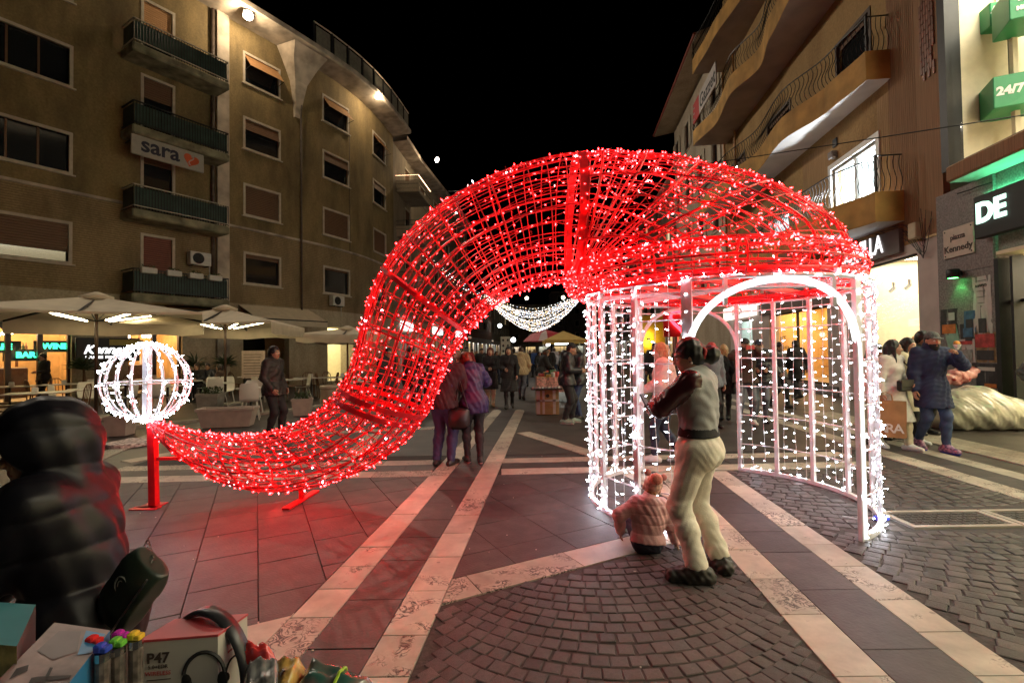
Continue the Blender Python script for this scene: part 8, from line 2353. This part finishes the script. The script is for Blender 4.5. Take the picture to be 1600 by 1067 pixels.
b=MB();M_redc=mat('red_canvas', (.48, .05, .07), var=.1);M_whc=mat('white_canvas', (.6, .5, .5), var=.05)
for i in range(16):
 a0, a1=2*PI*i/16, 2*PI*(i+1)/16;b.add([(0, 0, q.z), (.8*math.cos(a0), .8*math.sin(a0), q.z-.22), (.8*math.cos(a1), .8*math.sin(a1), q.z-.22), (1.25*math.cos(a0), 1.25*math.sin(a0), q.z-.62), (1.25*math.cos(a1), 1.25*math.sin(a1), q.z-.62)], [(0, 1, 2), (1, 3, 4, 2)], 1 if i%4==3 else 0)
b.build('canopy', [M_redc, M_whc], t);b=MB();b.tube([(0, 0, 0), (0, 0, q.z)], .03, 6);b.build('pole', M_whiteframe, t);b=MB();b.ball((0.1, 0, q.z-.75), .12, 8, 6);b.build('bulb', glow('market_bulb', (1, .93, .9), 30.0), t);t.location=(q.x, 26, 0)
t=thing('giant_playing_card', 'giant white playing card with rows of black spades standing over the crowd', 'display', (0, 0, 0));q=Q(790, 543, 25.0)
b=MB();b.bbox((-.25, -.03, -.56), (.25, .03, .56), .01);b.build('card', mat('card_white', (.66, .66, .58), var=.03), t)
for zi in (.38, .10, -.18, -.42):
 for x in (-.12, .12):
  b=MB();P_=[(.0, .075), (.055, .01), (.06, -.02), (.035, -.045), (.012, -.02), (.03, -.07), (-.03, -.07), (-.012, -.02), (-.035, -.045), (-.06, -.02), (-.055, .01)]
  b.add([(x+px2, -.036, zi+pz2) for px2, pz2 in P_], [tuple(range(11))[::-1]]);b.build('spade', M_black, t)
b=MB();b.bar((0, .05, -q.z), (0, .05, -.5), .06, .06);b.build('post', M_whiteframe, t);t.location=(q.x, 25, q.z)
t=thing('market_stall', 'market stall table heaped with small goods and tinsel beside the beanie man', 'market stall', (0, 0, 0));q=G(868, 628)
b=MB();b.bbox((-.55, -.5, .72), (.55, .5, .76), .01);b.build('table_top', M_wood, t)
b=MB()
for x0, y0, x1, y1 in ((-.56, -.51, .56, -.51), (-.56, .51, -.56, -.51), (.56, -.51, .56, .51)):
 b.sheet([[(x0+(x1-x0)*i/8, y0+(y1-y0)*i/8-.02*math.sin(i*2.2), z) for i in range(9)] for z in (.765, .3)])
b.build('cloth', mat('patterned_stall_cloth', (.42, .38, .28), var=.7, scale=16, col2=(.5, .2, .18)), t)
for x in (-.5, .5):
 for y in (-.45, .45):b=MB();b.bar((x, y, 0), (x, y, .72), .04, .04);b.build('leg', M_darkmetal, t)
t.location=(q.x, q.y+.6, 0)
gm=[mat('stall_goods', c, var=.3, rough=.4) for c in ((.5, .06, .06), (.5, .48, .45), (.1, .25, .12), (.45, .3, .08), (.06, .06, .08))]
for k in range(22):
 x, y=random.uniform(-.45, .45), random.uniform(-.4, .4);w_=random.uniform(.04, .09)
 o=thing('trinket', ('red', 'white', 'green', 'gold', 'black')[k%5]+' boxed trinket on the market stall table', 'goods', (0, 0, 0), 0, 'trinkets on the market stall')
 b=MB();b.bbox((-w_, -w_*.8, 0), (w_, w_*.8, random.uniform(.06, .22)), .01);b.build('box', gm[k%5], o);o.location=(q.x+x, q.y+.6+y, .762);o.rotation_euler.z=random.uniform(0, 3)
t=thing('cardboard_box', 'brown cardboard box with pale tape bands and a round hole, on the paving', 'cardboard box', (0, 0, 0));g_=G(856, 648)
M_card=mat('brown_cardboard', (.30, .16, .07), rough=.8, var=.12);M_tape=mat('pale_pink_tape', (.44, .33, .33), rough=.5, var=.05)
b=MB();b.bbox((-.28, 0, 0), (.28, .45, .62), .01);b.build('carton', M_card, t)
for x0, x1, z0, z1 in ((-.28, -.19, .02, .6), (-.13, -.07, .02, .6), (.13, .20, .02, .6), (-.28, .28, .33, .38)):b=MB();b.box((x0, -.004, z0), (x1, 0.0, z1));b.build('tape', M_tape, t)
b=MB();b.add([(.0+.045*math.cos(a), -.006, .47+.045*math.sin(a)) for a in np.linspace(0, 2*PI, 15)[:-1]], [tuple(range(14))[::-1]]);b.build('hole', M_black, t)
t.location=(g_.x, g_.y, 0)
t2=thing('price_board', 'black tray board of small pale items lying on top of the cardboard box', 'board', (0, 0, 0))
b=MB();b.bbox((-.42, -.12, .63), (.36, .36, .66), .008);b.build('tray', M_black, t2)
for k in range(9):b=MB();b.box((-.38+.08*k, -.1, .66), (-.33+.08*k, -.02, .70));b.build('small_item', random.choice((M_tape, M_ceramic)), t2)
t2.location=(g_.x, g_.y, 0)
# plastic bundle by the wall, red bag behind it
t=thing('plastic_bundle', 'big lumpy bundle wrapped in crumpled clear plastic on the pavement', 'bundle', (0, 0, 0))
f_=Field((-1.2, -.8, -.05), (1.2, .8, 1.0), .02)
f_.ell((-.15, 0, .32), (.80, .5, .40), .15).ell((.45, .05, .26), (.62, .45, .30), .2).ell((-.62, .0, .30), (.42, .4, .36), .2).ell((-.05, .1, .62), (.35, .3, .18), .15)
f_.disp(lambda X, Y, Z:.028*np.abs(np.sin(7*X+4*Z+3*np.sin(3*Y+2*X)))*np.abs(np.sin(6*Y-5*Z+2*np.sin(4*X)))+.016*np.sin(17*X+9*Z)*np.sin(13*Z-12*Y+4*X)+.006*np.abs(np.sin(37*X+21*Z+15*Y)))
f_.plane((0, 0, -1), (0, 0, .0))
V_, F_q=f_.nets();M_film=mat('crumpled_plastic_film', (.56, .52, .42), rough=.2, var=.3, scale=5, bump=1.0, bscale=9, coat=.5, spec=.7)
o=bpy.data.objects.new('bundle_body', npmesh('bundle_body', V_, F_q, M_film));link(o, t)
g_=G(1545, 672);t.location=(g_.x+.12, g_.y+.25, 0);t.rotation_euler.z=rad(-8)
b=MB()
for k in range(9):a=random.uniform(-.4, .4);b.tube([(-.35, .1, .7), (-.45+a*.3, .12, .82), (-.5+a, .1+a*.2, .9+random.uniform(-.05, .1))], [.02, .012, .004], 5)
b.build('gathered_neck', M_film, t)
t=thing('red_bag', 'shiny red plastic bag with white print hanging behind the plastic bundle', 'bag', (0, 0, 0));q=Q(1497, 588, 9.9)
f_=Field((-.6, -.3, -.3), (.6, .3, .3), .025);f_.ell((0, 0, 0), (.42, .15, .16), .05, [(.96, 0, .28), (0, 1, 0), (-.28, 0, .96)]);f_.disp(lambda X, Y, Z:.03*np.sin(19*X+8*Z)*np.sin(23*Z+5*X))
V_, F_q=f_.nets();o=bpy.data.objects.new('bag_body', npmesh('bag_body', V_, F_q, mat('red_white_film', (.5, .03, .04), rough=.25, var=.5, scale=8, col2=(.7, .35, .35), coat=.4)));link(o, t);t.location=q
b=MB();b.tube([(0, 0, .1), (0.05, 0.3, .6)], .01, 4);b.build('string', M_darkmetal, t)
# blue light adapter on the ground
t=thing('light_controller', 'blue glowing light controller lying beside the pavilion foot', 'controller', (0, 0, 0));g_=G(1377, 812)
b=MB();b.bbox((-.06, -.03, 0), (.06, .03, .035), .008);b.build('casing', mat('blue_plastic', (.05, .07, .5), rough=.3, var=.1, emit=(.1, .12, 1), estr=.4), t);b=MB();b.tube([(-.06, 0, .015), (-.15, .05, .01), (-.2, .0, .01), (-.3, .08, .012)], .006, 5);b.build('cable', M_wire, t);t.location=(g_.x, g_.y, 0)
# wire across the square
t=thing('overhead_wire', 'thin dark wire running from the green shop across the brown facade', 'wire', (0, 0, 0))
a_, c_2=Q(1600, 180, 9.1), Vector((-8.2, 38, 14.3));b=MB();b.tube([a_.lerp(c_2, k/20)+Vector((0, 0, -.5*math.sin(PI*k/20))) for k in range(21)], .012, 4);b.build('cable', M_darkmetal, t)
# ================================================================== THE STALL AT THE FRONT LEFT
ZT_=.79
M_baize=mat('black_stall_cloth', (.012, .012, .013), rough=.9, var=.1)
t=thing('stall_table', 'black-clothed street stall table at the lower left corner', 'table', (0, 0, 0))
b=MB();b.box((-2.2, .35, ZT_-.03), (-.28, 1.12, ZT_));b.build('table_top', M_baize, t)
b=MB();b.box((-2.19, .36, .1), (-.29, .37, ZT_-.03));b.box((-2.19, 1.10, .1), (-.29, 1.11, ZT_-.03));b.box((-.295, .37, .1), (-.285, 1.10, ZT_-.03));b.build('cloth', M_baize, t)
for x in (-2.1, -.4):
 for y in (.45, 1.02):b=MB();b.bar((x, y, 0), (x, y, ZT_-.03), .04, .04);b.build('leg', M_darkmetal, t)
M_kwhite=mat('white_box_card', (.40, .38, .35), rough=.5, var=.04);M_kred=mat('red_box_card', (.40, .05, .06), rough=.4, var=.05)
# headphone box
t=thing('headphone_box', 'white retail box marked P47 with a red lid and printed headphones', 'box', (0, 0, 0))
c0=Q(218, 1002, 1.06);c1_=Q(333, 1000, 1.06);zt=c0.z;wb=c1_.x-c0.x;ang=.12
ux=Vector((math.cos(ang), math.sin(ang), 0));uy=Vector((-math.sin(ang)+.35, math.cos(ang), 0)).normalized();o0=Vector((c0.x, 1.06, 0))
bf=lambda x, y, z:o0+ux*x+uy*y+Vector((0, 0, z))
hb_z=zt-ZT_;db=.085
b=MB();b.box((0, 0, ZT_+.001), (wb, db, zt-.002), fr=bf);b.build('carton', M_kwhite, t)
b=MB();b.box((-.001, -.001, zt-.002), (wb+.001, db+.001, zt+.003), fr=bf);b.build('lid', M_kred, t)
text('P47', .030, M_engr, t, bf(wb*.24, -.0015, zt-.038), ux, bold=.0008, depth=.0003);text('5.0+EDR', .011, M_engr, t, bf(wb*.24, -.0015, zt-.056), ux, depth=.0003);text('WIRELESS', .012, M_kred, t, bf(wb*.24, -.0015, zt-.07), ux, depth=.0003)
for k in range(4):b=MB();b.box((wb*.10, -.002, zt-.084-.011*k), (wb*(.40-.04*(k%2)), -.001, zt-.0825-.011*k), fr=bf);b.build('printed_line', M_engr, t)
def hp_print(b, F_, cx, cz, r_):
 b.tube([F_(cx+r_*math.cos(a), cz+r_*1.25*math.sin(a)) for a in np.linspace(.15, PI-.15, 14)], r_*.10, 5)
 for s_ in (-1, 1):b.ball(F_(cx+s_*r_*.88, cz-r_*.25), r_*.42, 8, 6, sc_=(.7, .12, 1.1))
b=MB();hp_print(b, lambda x, z:bf(x, -.001, z), wb*.83, zt-.085, .042);b.build('printed_headphones', M_black, t)
nb_=lambda y, z:bf(wb+.0012, y, z)
b=MB();hp_print(b, lambda x, z:nb_(x, z), db*.5, zt-.098, .022);b.build('printed_headphones', M_black, t)
text('P47', .020, M_engr, t, nb_(db*.5, zt-.03), uy, bold=.0005, depth=.0003);text('WIRELESS', .008, M_kred, t, nb_(db*.5, zt-.052), uy, depth=.0003)
# real headphones standing over the box
t=thing('headphones', 'black headphones standing on edge behind and over the white box', 'headphones', (0, 0, 0))
hc_=Vector((-.708, 1.138, .845));hx_=Vector((.94, -.34, 0)).normalized();R_h=.114
b=MB();n=22;P_=[hc_+hx_*(R_h*math.cos(a))+Vector((0, 0, R_h*1.18*math.sin(a))) for a in np.linspace(-.25, PI+.25, n)];wv=Vector((-hx_.y, hx_.x, 0))
rows=[[p-wv*.017 for p in P_], [p-wv*.015+(p-hc_).normalized()*.007 for p in P_], [p+wv*.015+(p-hc_).normalized()*.007 for p in P_], [p+wv*.017 for p in P_], [p+wv*.013-(p-hc_).normalized()*.005 for p in P_], [p-wv*.013-(p-hc_).normalized()*.005 for p in P_], [p-wv*.017 for p in P_]]
b.sheet(rows);b.build('headband', mat('satin_black_plastic', (.02, .02, .024), rough=.35, var=0), t, True)
for s_ in (-1, 1):
 b=MB();q=hc_+hx_*(s_*R_h*.97)+Vector((0, 0, -.045));b.ball(tuple(q), .036, 12, 8, sc_=(.7, .9, 1.15));b.build('ear_cup', c_shoe, t, True)
# lighters
for px_, py_, col, lab, Y_ in ((147, 996, (.5, .02, .02), 'red'), (158, 1010, (.03, .06, .4), 'blue'), (190, 990, (.35, .02, .3), 'purple'), (186, 1000, (.12, .42, .05), 'green'), (214, 990, (.6, .42, .04), 'yellow')) and [(147, 996, (.5, .02, .02), 'red', 1.0), (160, 1008, (.03, .06, .4), 'blue', .97), (188, 988, (.35, .02, .3), 'purple', 1.03), (184, 999, (.12, .42, .05), 'green', 1.0), (212, 989, (.6, .42, .04), 'yellow', 1.02)]:
 t=thing('lighter', lab+'-topped gas lighter standing among the lighters on the stall', 'lighter', (0, 0, 0), 0, 'lighters on the stall')
 q=Q(px_, py_, Y_);m_=mat('lighter_'+lab, col, rough=.2, var=0);z=q.z
 b=MB();b.lathe([(.0115, ZT_+.001-z), (.0125, ZT_+.012-z), (.0125, -.028)], n=10);b.build('body', mat('printed_lighter_body', (.12, .10, .09), rough=.3, var=.7, scale=45), t)
 b=MB();b.lathe([(.0132, -.028), (.0132, -.012)], n=10);b.build('collar', mat('chrome', (.7, .7, .7), rough=.15, metal=1, var=0), t)
 b=MB();b.bbox((-.013, -.01, -.012), (.004, .01, .004), .003);b.bbox((.0, -.009, -.012), (.014, .009, -.001), .002);b.build('button', m_, t);t.location=q
# teal and printed boxes
def box3(name, label, a, b_, c, h, mt, ms1, ms2):
 """a, b_, c: top corners (front-left, back-right along first edge, ...); h downwards"""
 t=thing(name, label, 'box', (0, 0, 0));a, b_, c=Vector(a), Vector(b_), Vector(c);d=a+(c-b_)
 dn=Vector((0, 0, -h));b=MB();b.add([a, b_, c, d, a+dn, b_+dn, c+dn, d+dn], [(0, 1, 2, 3)], 0);b.add([a, b_, c, d, a+dn, b_+dn, c+dn, d+dn], [(0, 4, 5, 1), (2, 6, 7, 3), (7, 6, 5, 4)], 1);b.add([a, b_, c, d, a+dn, b_+dn, c+dn, d+dn], [(1, 5, 6, 2), (3, 7, 4, 0)], 2)
 b.build('carton', [mt, ms1, ms2], t);return t
M_teal=mat('teal_card', (.02, .16, .19), rough=.4, var=.1);M_blue=mat('bright_blue_card', (.02, .13, .28), rough=.4, var=.15)
M_photo=mat('printed_photo_card', (.055, .034, .034), rough=.4, var=.55, scale=14, col2=(.12, .08, .08));M_photo2=mat('yellow_printed_card', (.42, .36, .16), rough=.4, var=.5, scale=30);M_dk=mat('dark_print_card', (.06, .045, .05), rough=.4, var=.4, scale=9)
tb_=.90
box3('toy_box', 'teal topped toy box with a yellow printed end at the lower left edge', Q(-90, 1000, .92), Q(-40, 938, 1.12), Q(56, 944, 1.10), .10, M_teal, M_dk, M_photo2)
tt=box3('toy_box', 'flat toy box printed with a dark aircraft on pink, with a blue edge', Q(-60, 1120, .78), Q(85, 972, 1.02), Q(172, 984, 1.04), .09, M_photo, M_blue, M_blue)
a, b_, c=Q(-60, 1120, .78), Q(85, 972, 1.02), Q(172, 984, 1.04);d_=c-b_;e_=a-b_;nrm=d_.cross(e_).normalized();nrm=nrm if nrm.z>0 else -nrm
S_=lambda u, v:b_+d_*u+e_*v+nrm*.0012
b=MB();b.add([S_(u, v) for u, v in ((.2, .10), (.55, .07), (.75, .3), (.5, .42), (.15, .35))], [(0, 1, 2, 3, 4)]);b.build('printed_dark_area', M_dk, tt)
b=MB();b.add([S_(u, v) for u, v in ((.62, .05), (.98, .06), (.98, .30), (.80, .34))], [(0, 1, 2, 3)]);b.build('printed_blue_band', M_blue, tt)
b=MB()
b.add([S_(u, v) for u, v in ((.42, .62), (.5, .6), (.95, .55), (.95, .58), (.52, .66), (.46, .70))], [(0, 1, 2, 3, 4, 5)]);b.add([S_(u, v) for u, v in ((.55, .5), (.6, .5), (.72, .74), (.66, .74))], [(0, 1, 2, 3)]);b.add([S_(u, v) for u, v in ((.1, .55), (.22, .5), (.28, .56), (.14, .66))], [(0, 1, 2, 3)]);b.build('printed_aircraft', M_black, tt)
# plastic packets
def packet(label, cs, h, m, seed):
 """four corners of the top, thickness h, wrinkled"""
 rnd_=random.Random(seed);t=thing('plastic_packet', label, 'packet', (0, 0, 0), 0, 'plastic packets on the stall');a, b_, c, d=[Vector(x) for x in cs];n=14;rows=[]
 for i in range(n+1):
  row=[]
  for j in range(n+1):
   u, v=i/n, j/n;p=(a*(1-u)+b_*u)*(1-v)+(d*(1-u)+c*u)*v
   edge=min(u, 1-u, v, 1-v);bul=min(1, edge*6)
   row.append(p+Vector((0, 0, h*(bul-1)+.007*math.sin(9*u+5*v+seed)*math.sin(11*v-4*u)*bul+rnd_.uniform(-.0025, .0025))))
  rows.append(row)
 b=MB();b.sheet(rows);b.sheet([[Vector((p.x, p.y, min(p.z-.003, ZT_+.004))) for p in r] for r in rows]);b.build('wrapper', m, t, True);return t, rows
M_gpack=mat('green_cloth_in_film', (.07, .19, .16), rough=.22, var=.5, scale=9, col2=(.30, .10, .10), coat=.6, bump=.3, bscale=20)
tp, rows=packet('clear packet of green cloth held by a lime rubber band', (Q(445, 1067, 1.03), Q(478, 1014, 1.09), Q(596, 1048, 1.07), Q(560, 1110, .98)), .05, M_gpack, 3)
b=MB();pts=[rows[i][8]+Vector((0, 0, .004)) for i in range(15)];b.tube([pts[0]+Vector((0, 0, -.03))]+pts+[pts[-1]+Vector((0, 0, -.03))], .0035, 6);b.build('rubber_band', mat('lime_rubber', (.33, .5, .04), rough=.4, var=0), tp)
packet('dark packet in crinkled clear film beside the headphones', (Q(376, 1090, .98), Q(384, 1014, 1.08), Q(440, 1016, 1.08), Q(440, 1095, .98)), .04, mat('black_cloth_in_film', (.03, .03, .032), rough=.2, var=.6, scale=12, col2=(.2, .2, .2), coat=.6), 5)
packet('red crinkled packet at the back of the stall', (Q(372, 1012, 1.10), Q(376, 995, 1.13), Q(432, 1008, 1.12), Q(425, 1022, 1.09)), .03, mat('red_film', (.5, .04, .04), rough=.2, var=.5, scale=20, coat=.6), 8)
packet('black and gold patterned packet under the green one', (Q(412, 1075, 1.02), Q(425, 1022, 1.1), Q(478, 1012, 1.1), Q(450, 1080, 1.0)), .045, mat('red_gold_print_film', (.25, .05, .03), rough=.25, var=.9, scale=26, col2=(.35, .22, .06), coat=.5), 11)
